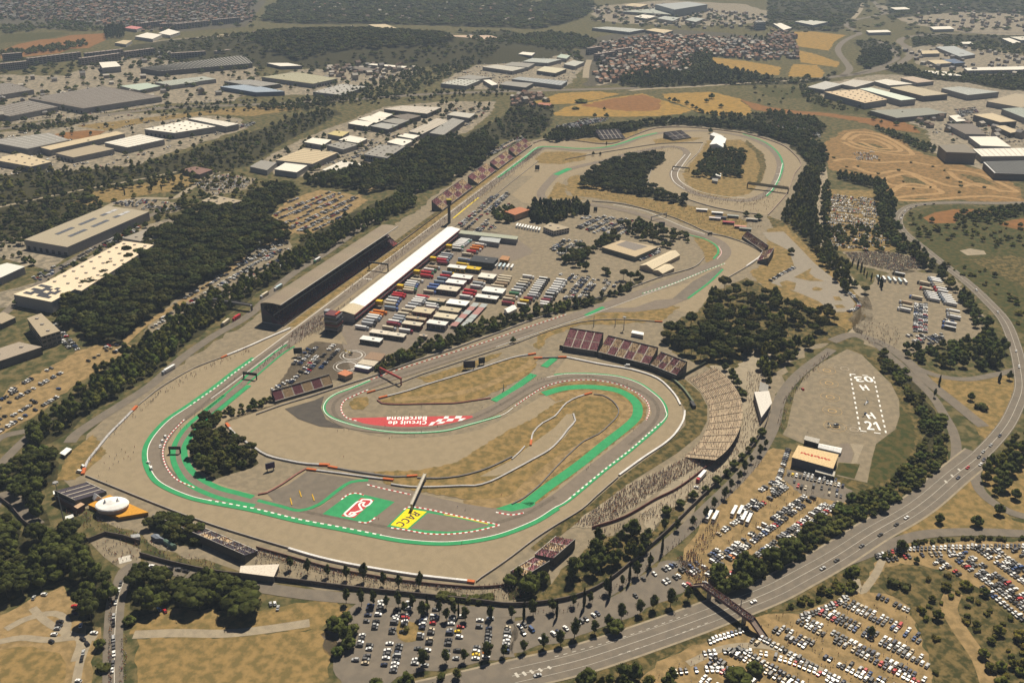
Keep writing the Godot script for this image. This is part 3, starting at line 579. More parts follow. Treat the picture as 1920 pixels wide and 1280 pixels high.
func ground_text(called: String,label: String,text: String,along: Array,up: Array,lv: float,col: Color):
	var t := TextMesh.new()
	var f := SystemFont.new()
	f.font_names = PackedStringArray(["Droid Sans"])
	f.font_weight = 700
	t.font = f
	t.text = text
	t.font_size = 64
	t.pixel_size = 0.02
	t.depth = 0.02
	t.curve_step = 2.0
	var m := StandardMaterial3D.new()
	m.albedo_color = col.linear_to_srgb()
	m.roughness = .8
	t.material = m
	var box := t.get_aabb()
	var a := Vector3(along[2] - along[0],0,along[3] - along[1])
	var h := Vector3(up[2] - up[0],0,up[3] - up[1])
	h = h - a.normalized() * h.dot(a.normalized())
	var bs := Basis(a / box.size.x,h / box.size.y,Vector3.UP * 2.0)
	var o := struct(called,label,t)
	o.transform = Transform3D(bs,Vector3((along[0] + along[2]) * .5,lv * .05,(along[1] + along[3]) * .5) - bs * Vector3(box.get_center().x,box.get_center().y,0))
# ---------------------------------------------------------------- roads
func roads():
	var W := Color(.52,.49,.43)
	var mw := [2.3,-409.2,32.6,-419.2,54.5,-428.1,93.1,-446.5,122.1,-461.1,163,-483.1,188.4,-500.3,218.4,-522,252.5,-549.3,282.9,-571.6,305.5,-590.8,338.1,-622.2,372.2,-653.9,411.1,-697,439.6,-736.6,460.3,-770.2,478,-811,496,-859,515,-922,521,-977,523,-1033,520,-1101,518,-1159,517,-1213,523,-1252,537,-1289,560,-1325,589,-1347,642,-1358,697,-1357,777,-1364]
	var near := [-49.7,-391.8,-27,-399.2,2.3,-409.2,32.6,-419.2,54.5,-428.1,93.1,-446.5,122.1,-461.1,163,-483.1,188.4,-500.3,218.4,-522,252.5,-549.3,282.9,-571.6,305.5,-590.8,338.1,-622.2,372.2,-653.9]
	lane("motorway","two lane motorway curving from the bottom to the right","road",6,mw,-6.4,6.1)
	lane("motorway","widened motorway with slip lanes at the bottom","road",5.6,near,-11.5,10)
	lane("motorway","pale hard shoulder under the motorway edge","concrete",5.2,near,-13,11.5)
	stripe("lane_line","white line along the middle of the motorway",7,mw,-.15,.15,W)
	stripe("lane_line","white left edge line of the motorway",7,mw,-5.6,-5.4,W)
	stripe("lane_line","white right edge line of the motorway",7,mw,5.2,5.4,W)
	stripe("lane_line","dashed white line of the upper slip lane",7,[26.7,-424.6,55.2,-436,81.6,-448.1,109.3,-462.3],-.2,.2,W,2.5,3)
	stripe("lane_line","dashed white line of the lower slip lane",7,[63.7,-427,92.2,-440.2,121.1,-455.4],-.2,.2,W,2.5,3)
	for k in 8:
		stripe("chevron","white chevron on the motorway island, " + ["first","second","third","fourth","fifth","sixth","seventh","eighth"][k] + " from the left",7,[[[4.1,-411.7,5.9,-408.5],[8.3,-412.6,10.1,-409.8],[12.5,-413.9,14.3,-411.5],[17.3,-415.2,19.1,-413.2],[22.5,-417,24.3,-415.3],[328,-615.4,328.1,-611.8],[336.2,-623.7,336.3,-620],[345,-632.2,345.4,-629.2]][k]][0],-.8,.8,W)
	lane("slip_road","slip road leaving the motorway along the heliport bank","road",5,[322.7,-612.4,340.2,-631.3,355,-659.2,364.7,-688.9,368.6,-715.9,371.9,-749.6,369.1,-785.8,366.9,-813.4,362,-842.5,358.6,-863.3],-4,4)
	lane("slip_road","slip road passing above the dirt car parks","road",5,[211.5,-510.6,234.5,-522.3,261.7,-536.8,283.5,-546.3,308.1,-549.9,334.2,-550.4,362.9,-548.5],-4.5,4.5)
	lane("slip_road","narrow slip road at the lower right","road",5,[373.7,-647.6,359.9,-633.3,352.8,-618.9,348.9,-600.8,352,-585.7,360,-573.8,375,-565.7],-4,4)
	lane("side_road","side road from the lorry park to the motorway","road",5,[317.2,-865.9,343.5,-882,365.8,-861,376.4,-822.8,379.3,-780.7,386.8,-740.1,394,-698.4],-5.5,5.5)
	lane("side_road","connecting road below the round lorry park","road",5.2,[378.3,-810.3,393.5,-791.8,418,-786,446.7,-795.5,473.5,-807.3],-4,4)
	lane("avenue","avenue between tree belts right of turn three","concrete",3,[519,-1603,484,-1467,429,-1297,399,-1202,385.9,-1118.7,389.2,-1045.5,386.3,-979.9,369.6,-920.6,343.5,-882],-6,6)
	lane("access_road","access road at bottom left with a queue of cars","road",5,[-212.9,-389.2,-225.2,-421.2,-233.2,-443,-240.9,-466.6,-244.5,-486.8,-243.8,-499.6,-225.7,-501,-206.7,-495.4],-6,5)
	stripe("lane_line","white centre line of the access road",6,[-212.7,-389.2,-224.9,-421.2,-232.9,-443.1,-240.5,-466.6,-243.8,-485.8,-243,-497.4],-.2,.2,W)
	stripe("crossing","white hatched crossing at the access road",6,[-254.8,-507.1,-248.1,-510.5],-3.5,3.5,W)
	lane("service_road","road along the wall below the circuit","road",4.4,[-206.2,-493.9,-159.2,-483.2,-117.5,-475.3,-67.2,-470.8,-30.5,-463.1,2,-462.7,34.8,-467.7,58.8,-480.6,77.4,-498.7,97.5,-521.3,119.2,-546,143.2,-577.2,169.4,-611.1,193.6,-647.4,217.4,-694.1,237.1,-746.1,266.2,-793.8,311.6,-847.1],-5,5)
	lane("service_road","grey service road left of the circuit","road",4,[-349.5,-654.8,-349.4,-669.9,-338.5,-702.8,-320.2,-752.7,-309.9,-809.4,-294.6,-860.6,-272.2,-917.6,-256.3,-1023.5,-224.7,-1119.9,-190,-1247,-157,-1345,-133,-1423],-5,5)
	lane("service_road","road curving round the bottom left wood","road",4,[-365.4,-559.9,-367.6,-579.7,-361.6,-583.2,-343.1,-560.3,-324.9,-544.9],-5,5)
	lane("service_road","road behind the left dirt car park","road",4,[-406.3,-633.5,-407.7,-661.7,-388.2,-674.9,-383.1,-692.6,-387,-653.9,-388.5,-622.3],-4,4)
	lane("side_road","sandy road past the long factory","concrete",4,[-591.3,-1012,-567.6,-1065.6,-561,-1187,-564,-1294,-536,-1329,-491,-1331,-482,-1364,-474,-1454,-464,-1480],-5,5)
	lane("side_road","thin road crossing the left scrub","concrete",2,[-720,-1269,-652,-1351,-584,-1418,-530,-1477],-3,3)
	lane("side_road","tree lined street past the left factories","road",3.5,[-525.1,-879.7,-526.2,-950.4,-527.4,-1031.3,-514.2,-1121.1,-498,-1223,-486,-1272],-5,5)
	lane("side_road","sandy footpath behind the left sand car park","dirt",4,[-376.2,-839.5,-371.4,-884.3,-350.8,-956.1,-329.6,-1046.9,-321.4,-1112.4,-280,-1198,-243,-1307,-197,-1421,-152,-1453],-4,4)
	lane("side_road","car lined lane behind the small stands","concrete",4,[-95,-1472,-57,-1582,-23,-1671,15,-1756],-5,5)
	land("practice_pad","wide pale practice pad with grass islands","pale_tarmac",4,[328,-1208,357,-1213,361,-1148,364,-1089,375,-1020,372,-964,360,-942,340,-941,334,-971,320,-993,295,-1025,336,-1079,345,-1137,328,-1177])
	land("dry_island","triangular grass island on the practice pad","straw",5,[326,-1043,356,-1076,348,-1058,351,-1041,358,-1032,342,-1032])
	land("dry_island","rounded grass island on the practice pad","straw",5,[305,-1026,315,-1033,324,-1025,316,-1003,305,-1006])
	land("dry_island","small oval grass island on the practice pad","straw",5,[337,-1008,343,-1014,350,-1009,345,-1002,337,-1002])
	land("dry_island","lower oval grass island on the practice pad","straw",5,[354,-985,361,-985,361,-973,353,-974])
	land("dry_island","last oval grass island on the practice pad","straw",5,[348,-960,357,-962,358,-953,348,-951])
	for k in 9:
		lane("mown_strip","pale mown strip across the broad dry field, %s from the left" % nth(k),"straw",3.3 + k * .02,[[-211.6,-433.5,-198.5,-393.3],[-199.5,-434.6,-186.4,-393.5],[-187.1,-434.9,-174,-393.7],[-173.9,-435.5,-161,-393.9],[-161.3,-436.2,-148.2,-394.1],[-149.1,-437.3,-135.8,-394.3],[-137.2,-438.4,-124.2,-398.4],[-125.8,-439.5,-113.5,-400.5],[-114.1,-440.6,-104.1,-409.9]][k],-3.2,3.2,false)
	for k in 6:
		lane("wheel_track",["worn track along the top of the rough lot","worn track between the cars of the rough lot","worn track down the edge of the rough lot","worn loop over the rough lot","worn track to the dirt lot gate","worn track along the bottom of the dirt lot"][k],"concrete",4.6 + k * .05,[[-297.8,-430.7,-284.3,-434.9,-268,-433.4,-253.6,-435.9,-241,-435.7],[-289.9,-460.8,-276.6,-449.2,-261.7,-440.3,-249.5,-433.8,-245.5,-416.6],[-244.9,-433.8,-242.5,-416.7,-237,-396.5],[-297,-441.9,-288.8,-451.3,-275,-456.3,-264,-449.4,-259.7,-435.8],[223.3,-498.3,222.4,-485.2,236.3,-501.2,247.2,-518],[102.6,-420.4,126.4,-433.7,151.7,-435.4,167.8,-425.7,182.2,-412.2,191.4,-403.5]][k],-2.4,2.4)
	lane("motorway","motorway crossing behind the estates","road",3,[-968,-1746,-899,-1809,-840,-1861,-772,-1927,-693,-1980,-539,-2018,-414,-2061,-285,-2117,-161,-2170,-7,-2206,139,-2236,289,-2267],-12,12)
	lane("side_road","pale road behind the golden fields","concrete",3,[261,-2231,313,-2261,404,-2288,527,-2340,612,-2375,710,-2405],-7,7)
	lane("motorway","motorway rising through the interchange","road",3,[710,-2405,823,-2475,911,-2539,1024,-2661,1110,-2802,1156,-2909,1191,-3047,1210,-3145,1270,-3253,1369,-3330,1517,-3386,1763,-3409],-11,11)
	lane("motorway","left loop of the interchange","road",3,[820,-2467,874,-2579,905,-2717,930,-2848,966,-2981,1027,-3128,1100,-3263,1149,-3350,1166,-3529,1202,-3644,1281,-3771,1382,-3890,1466,-4013,1517,-4225,1599,-4561],-9,9)
	lane("motorway","inner carriageway of the interchange","road",3,[856,-2494,970,-2630,1058,-2758,1099,-2862,1127,-2995,1144,-3139],-8,8)
	lane("side_road","far road leading to the top edge","concrete",3,[1267,-3787,1373,-4043,1489,-4355,1635,-4774],-8,8)
	lane("motorway","dark far viaduct right of the wooded hill","tarmac",3,[-499,-2517,-399,-2577,-267,-2652,-127,-2730,-10,-2822],-11,11)
	lane("street","pale main street of the red roofed town","concrete",3,[193,-2295,237,-2371,310,-2562,347,-2701,395,-2845],-6,6)
	lane("street","pale right hand street of the red roofed town","concrete",3,[366,-2418,401,-2543,427,-2679,493,-2885],-6,6)
	lane("street","pale street left of the red roofed town","concrete",3,[172,-2397,184,-2543,201,-2689],-8,8)
# ---------------------------------------------------------------- prototypes
var CROWN := {}      # kind -> three crown meshes,one metre high
var TRUNK := {}
var WHOLE := {}      # kind -> three meshes with crown and trunk,for woods
var BARK: StandardMaterial3D
func lobe(b: MB,at: Vector3,r: Vector3,col: Color,seg: int,jit: float):
	var rows := maxi(3,seg / 2)
	var pts := []
	for i in rows + 1:
		var ring := []
		var ph := PI * i / rows
		for k in seg:
			var th := TAU * (k + 0.5 * (i % 2)) / seg
			var d := Vector3(sin(ph) * cos(th),cos(ph),sin(ph) * sin(th))
			ring.append(at + d * r * rnd(1 - jit,1 + jit))
		pts.append(ring)
	for i in rows:
		for k in seg:
			var a: Vector3 = pts[i][k]; var e: Vector3 = pts[i][(k + 1) % seg]; var d: Vector3 = pts[i + 1][(k + 1) % seg]; var f: Vector3 = pts[i + 1][k]
			var w := col * rnd(0.72,1.25)
			for t in [[a,e,d],[a,d,f]]:
				var m: Vector3 = (t[1] - t[0]).cross(t[2] - t[0])
				if m.length_squared() < 1e-12: continue
				m = m.normalized()
				var o: Vector3 = ((t[0] + t[1] + t[2]) / 3.0 - at).normalized()
				if m.dot(o) < 0:
					b.tri(t[0],t[2],t[1],w,(-m * .5 + o).normalized())
				else:
					b.tri(t[0],t[1],t[2],w,(m * .5 + o).normalized())
func tufts(b: MB,at: Vector3,r: Vector3,col: Color,count: int,size: float):
	for i in count:
		var d := Vector3(R.randfn(),R.randfn(),R.randfn()).normalized()
		if d.y < -0.5: continue
		var p := at + d * r * rnd(0.9,1.14)
		var x := d.cross(Vector3(R.randfn(),R.randfn(),R.randfn())).normalized() * size * rnd(.6,1.3)
		var y := (d.cross(x).normalized() + d * rnd(-.4,.8)).normalized() * size * rnd(.6,1.3)
		var w := col * rnd(0.7,1.4)
		var nn := (d + Vector3(R.randfn(),R.randfn(),R.randfn()) * .25).normalized()
		b.tri(p - x - y,p + x - y,p + y * 1.2,w,nn)
		b.tri(p + x + y * .6,p - x * .4 + y,p - y,w * .9,nn)
func crown(kind: String) -> MB:
	var b := MB.new()
	match kind:
		"broad":
			for i in 7:
				var a := TAU * i / 6 + rnd(-.3,.3)
				var q := Vector3(cos(a) * .26,rnd(.42,.66),sin(a) * .26) if i < 6 else Vector3(0,.74,0)
				var r := Vector3(rnd(.2,.28),rnd(.18,.26),rnd(.2,.28))
				var w := Color(.062,.072,.019) * rnd(.6,1.5)
				lobe(b,q,r,w,8,.16)
				tufts(b,q,r,w,34,.055)
		"pine":
			for i in 8:
				var a := TAU * i / 7 + rnd(-.3,.3)
				var q := Vector3(cos(a) * .36,rnd(.66,.76),sin(a) * .36) if i < 7 else Vector3(0,.82,0)
				var r := Vector3(rnd(.22,.3),rnd(.13,.18),rnd(.22,.3))
				var w := Color(.044,.050,.015) * rnd(.6,1.5)
				lobe(b,q,r,w,8,.14)
				tufts(b,q,r,w,34,.05)
		"cypress":
			for i in 5:
				var y := .18 + .17 * i
				var r := Vector3(.5,.2,.5) * Vector3([.8,1,.92,.72,.42][i],1,[.8,1,.92,.72,.42][i])
				var w := Color(.024,.030,.011) * rnd(.8,1.2)
				lobe(b,Vector3(0,y,0),r,w,7,.12)
				tufts(b,Vector3(0,y,0),r,w,14,.05)
		"poplar":
			for i in 9:
				var y := .3 + .075 * i
				var s := sin(PI * (i + 1.5) / 11.0)
				var q := Vector3(rnd(-.2,.2),y,rnd(-.2,.2)) * Vector3(s,1,s)
				var r := Vector3(rnd(.2,.34) * s,rnd(.08,.13),rnd(.2,.34) * s)
				var w := Color(.074,.086,.024) * rnd(.6,1.5)
				lobe(b,q,r,w,7,.18)
				tufts(b,q,r * 1.15,w,40,.045)
		"bush":
			for i in 4:
				var q := Vector3(rnd(-.3,.3),rnd(.25,.5),rnd(-.3,.3))
				var r := Vector3(rnd(.3,.42),rnd(.3,.45),rnd(.3,.42))
				var w := Color(.066,.070,.021) * rnd(.6,1.5)
				lobe(b,q,r,w,7,.18)
				tufts(b,q,r,w,24,.1)
	return b
func trunk(kind: String) -> MB:
	var b := MB.new()
	var col := Color(.10,.075,.05)
	var top: float = {"broad": .5,"pine": .66,"cypress": .12,"poplar": .4,"bush": .2}[kind]
	b.lathe([Vector2(.032,-.02),Vector2(.024,top * .5),Vector2(.016,top)],6,col)
	if kind != "cypress" and kind != "bush":
		for i in 4:
			var a := TAU * i / 4 + .4
			b.bar(Vector3(0,top * .8,0),Vector3(cos(a) * .22,top + .08,sin(a) * .22),.014,col)
	return b
var CARS := {}       # "type/colour" -> body mesh
var CARGLASS := {}
var WHEEL: ArrayMesh
var CARWHOLE := {}   # one mesh,tinted by copy,for the far rows
const PAINT := {"white": Color(.72,.72,.71),"silver": Color(.36,.365,.37),"grey": Color(.10,.10,.105),"black": Color(.022,.022,.025),"dark blue": Color(.016,.024,.06),"blue": Color(.022,.06,.18),"red": Color(.40,.02,.025),"yellow": Color(.65,.45,.02),"beige": Color(.45,.38,.27),"orange": Color(.55,.17,.02)}
const CAR := {"hatchback": [4.0,1.75,1.48],"saloon": [4.6,1.8,1.45],"estate car": [4.6,1.8,1.5],"van": [5.0,1.95,2.0],"off-roader": [4.5,1.85,1.72]}
func car_meshes():
	var W := MB.new()
	W.lathe([Vector2(.0,-.1),Vector2(.32,-.1),Vector2(.34,-.06),Vector2(.34,.06),Vector2(.32,.1),Vector2(.0,.1)],10,Color(.02,.02,.02))
	W.lathe([Vector2(.19,.101),Vector2(.0,.115)],8,Color(.4,.4,.4))
	WHEEL = W.mesh(VC)
	for t in CAR:
		var L: float = CAR[t][0] * .5; var w: float = CAR[t][1] * .5; var H: float = CAR[t][2]
		var belt := H * (.62 if t != "van" else .56)
		var s: Array = {"hatchback": [-L,-.95,-.25,1.25,1.85,L],"saloon": [-L,-1.05,-.35,.95,1.55,L],"estate car": [-L,-1.05,-.35,1.75,2.2,L],"van": [-L,-1.9,-1.3,2.3,2.46,L],"off-roader": [-L,-1.1,-.5,1.75,2.1,L]}[t]
		for cn in PAINT:
			var b := MB.new(); var c: Color = PAINT[cn]
			var sec := func(x: float,y: float,k: float): return [Vector3(x,.28,w * k),Vector3(x,y,w * k),Vector3(x,y,-w * k),Vector3(x,.28,-w * k)]
			var st := [sec.call(-L,belt * .72,.86),sec.call(-L + .35,belt * .86,1.0),sec.call(s[1],belt,1.0),sec.call(s[4],belt,1.0),sec.call(L - .2,belt * .98,1.0),sec.call(L,belt * .85,.88)]
			for i in st.size() - 1:
				var a: Array = st[i]; var d: Array = st[i + 1]
				b.quad(a[0],d[0],d[1],a[1],c)
				b.quad(a[1],d[1],d[2],a[2],c)
				b.quad(a[2],d[2],d[3],a[3],c)
			b.quad(st[0][3],st[0][0],st[0][1],st[0][2],c)
			b.quad(st[5][0],st[5][3],st[5][2],st[5][1],c)
			var rw := w * .76
			b.quad(Vector3(s[2],H,rw),Vector3(s[3],H,rw),Vector3(s[3],H,-rw),Vector3(s[2],H,-rw),c)
			for sg in [1,-1]:
				for x in [[s[1],s[2]],[.35,.35],[s[4],s[3]]]:
					b.bar(Vector3(x[0],belt,w * .97 * sg),Vector3(x[1],H - .02,rw * sg),.09,c)
			CARS[t + "/" + cn] = b.mesh(GLOSS)
		var g := MB.new(); var k := Color(.02,.024,.03); var q := w * .95; var r := w * .75
		g.quad(Vector3(s[1],belt,q),Vector3(s[4],belt,q),Vector3(s[3],H - .03,r),Vector3(s[2],H - .03,r),k)
		g.quad(Vector3(s[4],belt,-q),Vector3(s[1],belt,-q),Vector3(s[2],H - .03,-r),Vector3(s[3],H - .03,-r),k)
		g.quad(Vector3(s[1],belt,-q),Vector3(s[1],belt,q),Vector3(s[2],H - .03,r),Vector3(s[2],H - .03,-r),k)
		g.quad(Vector3(s[4],belt,q),Vector3(s[4],belt,-q),Vector3(s[3],H - .03,-r),Vector3(s[3],H - .03,r),k)
		CARGLASS[t] = g.mesh(GLASS)
		var f := MB.new()
		f.box(Vector3(0,belt * .5 + .14,0),Vector3(L * 2,belt - .28,w * 2),Color.WHITE)
		f.quad(Vector3(s[2],H,rwz(w)),Vector3(s[3],H,rwz(w)),Vector3(s[3],H,-rwz(w)),Vector3(s[2],H,-rwz(w)),Color.WHITE)
		f.v.append_array(g.v); f.n.append_array(g.n); f.c.append_array(g.c); f.u.append_array(g.u)
		CARWHOLE[t] = f.mesh(GLOSS)
func rwz(w: float) -> float:
	return w * .76
func make_car(label: String,type: String,paint: String,at: Vector3,turn: float,group: String) -> Node3D:
	var o := thing("car" if type != "van" else "van",label,"car" if type != "van" else "van",at,turn,group)
	obj("body",CARS[type + "/" + paint],o)
	obj("windows",CARGLASS[type],o)
	var L: float = CAR[type][0] * .5; var w: float = CAR[type][1] * .5
	for x in [-L * .62,L * .62]:
		for z in [w - .08,-w + .08]:
			var k := obj("wheel",WHEEL,o)
			k.position = Vector3(x,.34,z)
			k.rotation.x = PI / 2 if z > 0 else -PI / 2
	return o
var PERSON: Array = []
func person_mesh(shirt: Color,legs: Color) -> ArrayMesh:
	var b := MB.new()
	var skin := Color(.42,.26,.18)
	for s in [-1,1]:
		b.lathe([Vector2(.05,0),Vector2(.07,.45),Vector2(.1,.88)],6,legs,Vector3(.1 * s,0,.06 * s))
		b.bar(Vector3(.2 * s,1.4,0),Vector3(.27 * s,.85,.08),.08,skin)
	b.lathe([Vector2(.16,.84),Vector2(.17,1.05),Vector2(.21,1.35),Vector2(.1,1.46),Vector2(.06,1.5)],8,shirt)
	b.lathe([Vector2(.05,1.48),Vector2(.1,1.56),Vector2(.11,1.66),Vector2(.07,1.75),Vector2(0,1.77)],7,skin)
	b.lathe([Vector2(.115,1.64),Vector2(.1,1.74),Vector2(0,1.79)],7,Color(.03,.022,.016))
	return b.mesh(VC)
func prototypes():
	BARK = VC
	for k in ["broad","pine","cypress","poplar","bush"]:
		CROWN[k] = []; WHOLE[k] = []
		var tr := trunk(k)
		TRUNK[k] = tr.mesh(VC)
		for i in 3:
			var cb := crown(k)
			var m := cb.mesh(LEAF)
			CROWN[k].append(m)
			var both := cb.mesh(LEAF)
			both.add_surface_from_arrays(Mesh.PRIMITIVE_TRIANGLES,TRUNK[k].surface_get_arrays(0))
			both.surface_set_material(1,VC)
			WHOLE[k].append(both)
	car_meshes()
	for c in [[Color(.6,.6,.6),Color(.10,.11,.15)],[Color(.42,.06,.06),Color(.12,.10,.10)],[Color(.08,.07,.09),Color(.25,.20,.16)],[Color(.10,.14,.32),Color(.30,.24,.18)],[Color(.6,.30,.10),Color(.08,.08,.10)],[Color(.62,.55,.46),Color(.10,.12,.2)]]:
		PERSON.append(person_mesh(c[0],c[1]))
# ---------------------------------------------------------------- trees and woods
var trees: Array = []      # [position,height,width,kind,tint,label,group,wood,called]
const SPECIES := {"broad": "leafy_tree","pine": "pine_tree","cypress": "cypress_tree","poplar": "poplar_tree","bush": "bush"}
const PLAIN := {"broad": "round leafy tree","pine": "dark umbrella pine","cypress": "slim dark cypress","poplar": "tall loose poplar","bush": "low green bush"}
func nth(i: int) -> String:
	const A := ["first","second","third","fourth","fifth","sixth","seventh","eighth","ninth","tenth","eleventh","twelfth"]
	if i < 12: return A[i]
	var k := i + 1
	return "%d%s" % [k,"st" if k % 10 == 1 and k != 11 else "nd" if k % 10 == 2 and k != 12 else "rd" if k % 10 == 3 and k != 13 else "th"]
func put_tree(p: Vector2,h: float,w: float,kind: String,label: String,group: String,wood := "",tint := Color.WHITE):
	var s := rnd(.65,1.4)
	trees.append([Vector3(p.x,hill_at(p.x,p.y) if p.y < -2200 else 0.0,p.y),h,w,kind,Color(tint.r * s * rnd(.85,1.2),tint.g * s,tint.b * s),label,group,wood])
func tree_row(where: String,kind: String,pts: Array,count: int,h: float,w: float,jit := 1.5,tint := Color.WHITE):
	var p := V2(pts)
	var L := length(p)
	for i in count:
		var q: Array = at_line(p,L * (i + .5) / count)
		var f := rnd(.75,1.2)
		put_tree(q[0] + Vector2(rnd(-jit,jit),rnd(-jit,jit)),h * f,w * f,kind,"%s, %s %s" % [PLAIN[kind],nth(i),where],PLAIN[kind] + "s " + where.get_slice(" in ",1),"",tint)
func tree_at(label: String,kind: String,x: float,z: float,h: float,w: float,tint := Color.WHITE):
	put_tree(Vector2(x,z),h,w,kind,label,"single trees","",tint)
func wood(where: String,kinds: Array,pts: Array,gap: float,h: float,w: float,tint := Color.WHITE,under := true,fill := 1.0):
	var p := V2(pts)
	if under:
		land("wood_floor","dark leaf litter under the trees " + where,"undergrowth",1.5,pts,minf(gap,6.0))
	var r := Rect2(p[0],Vector2.ZERO)
	for q in p: r = r.expand(q)
	var z := r.position.y
	var row := 0
	while z < r.end.y:
		var x := r.position.x + (gap * .5 if row & 1 else 0.0)
		while x < r.end.x:
			var q := Vector2(x + rnd(-.42,.42) * gap,z + rnd(-.42,.42) * gap)
			if R.randf() < fill and Geometry2D.is_point_in_polygon(q,p):
				var k: String = kinds[R.randi() % kinds.size()]
				var f := rnd(.7,1.25)
				put_tree(q,h * f * (.5 if k == "bush" else rnd(.8,1.2)),w * f * (.55 if k == "bush" else rnd(.7,1.05)),k,"%s %s" % [PLAIN[k],where],"%ss %s" % [PLAIN[k],where],where,tint)
			x += gap
		z += gap * .87
		row += 1
func plant_all():
	var eye := Vector3(0,395,0)
	var order := range(trees.size())
	var big := PackedFloat32Array()
	for t in trees:
		big.append(t[1] * t[2] / (t[0] - eye).length_squared() * (3.0 if t[7] == "" else 1.0) * (0.0 if t[3] == "bush" and t[7] != "" else 1.0))
	order.sort_custom(func(a,b): return big[a] > big[b])
	var rest := {}
	for n in order.size():
		var t: Array = trees[order[n]]
		var ci: int = order[n] % 3
		var bs := Basis(Vector3.UP,rnd(0,TAU)).scaled(Vector3(t[2],t[1],t[2]))
		if n < 300:
			var o := thing(SPECIES[t[3]],t[5],"bush" if t[3] == "bush" else "tree",t[0],0,t[6])
			var tr := obj("trunk",TRUNK[t[3]],o); tr.basis = bs
			var cr := obj("crown",CROWN[t[3]][ci],o); cr.basis = bs
		else:
			var key: String = t[7] if t[7] != "" else t[6]
			if not rest.has(key): rest[key] = {}
			var k2: String = "%s/%d" % [t[3],ci]
			if not rest[key].has(k2): rest[key][k2] = []
			rest[key][k2].append([Transform3D(bs,t[0]),t[4]])
	for key in rest:
		var o := Node3D.new()
		o.name = numbered("wood" if rest[key].size() > 1 else "trees")
		add_child(o)
		tag(o,"mass of trees %s" % key if not key.contains(" of ") or key.length() < 70 else key,"trees","","stuff")
		for k2 in rest[key]:
			var mm := MultiMesh.new()
			mm.transform_format = MultiMesh.TRANSFORM_3D
			mm.use_colors = true
			mm.mesh = WHOLE[k2.get_slice("/",0)][int(k2.get_slice("/",1))]
			mm.instance_count = rest[key][k2].size()
			for i in mm.instance_count:
				mm.set_instance_transform(i,rest[key][k2][i][0])
				mm.set_instance_color(i,rest[key][k2][i][1])
			var mi := MultiMeshInstance3D.new()
			mi.name = "crowns"
			mi.multimesh = mm
			o.add_child(mi,true)
	print("trees ",trees.size())
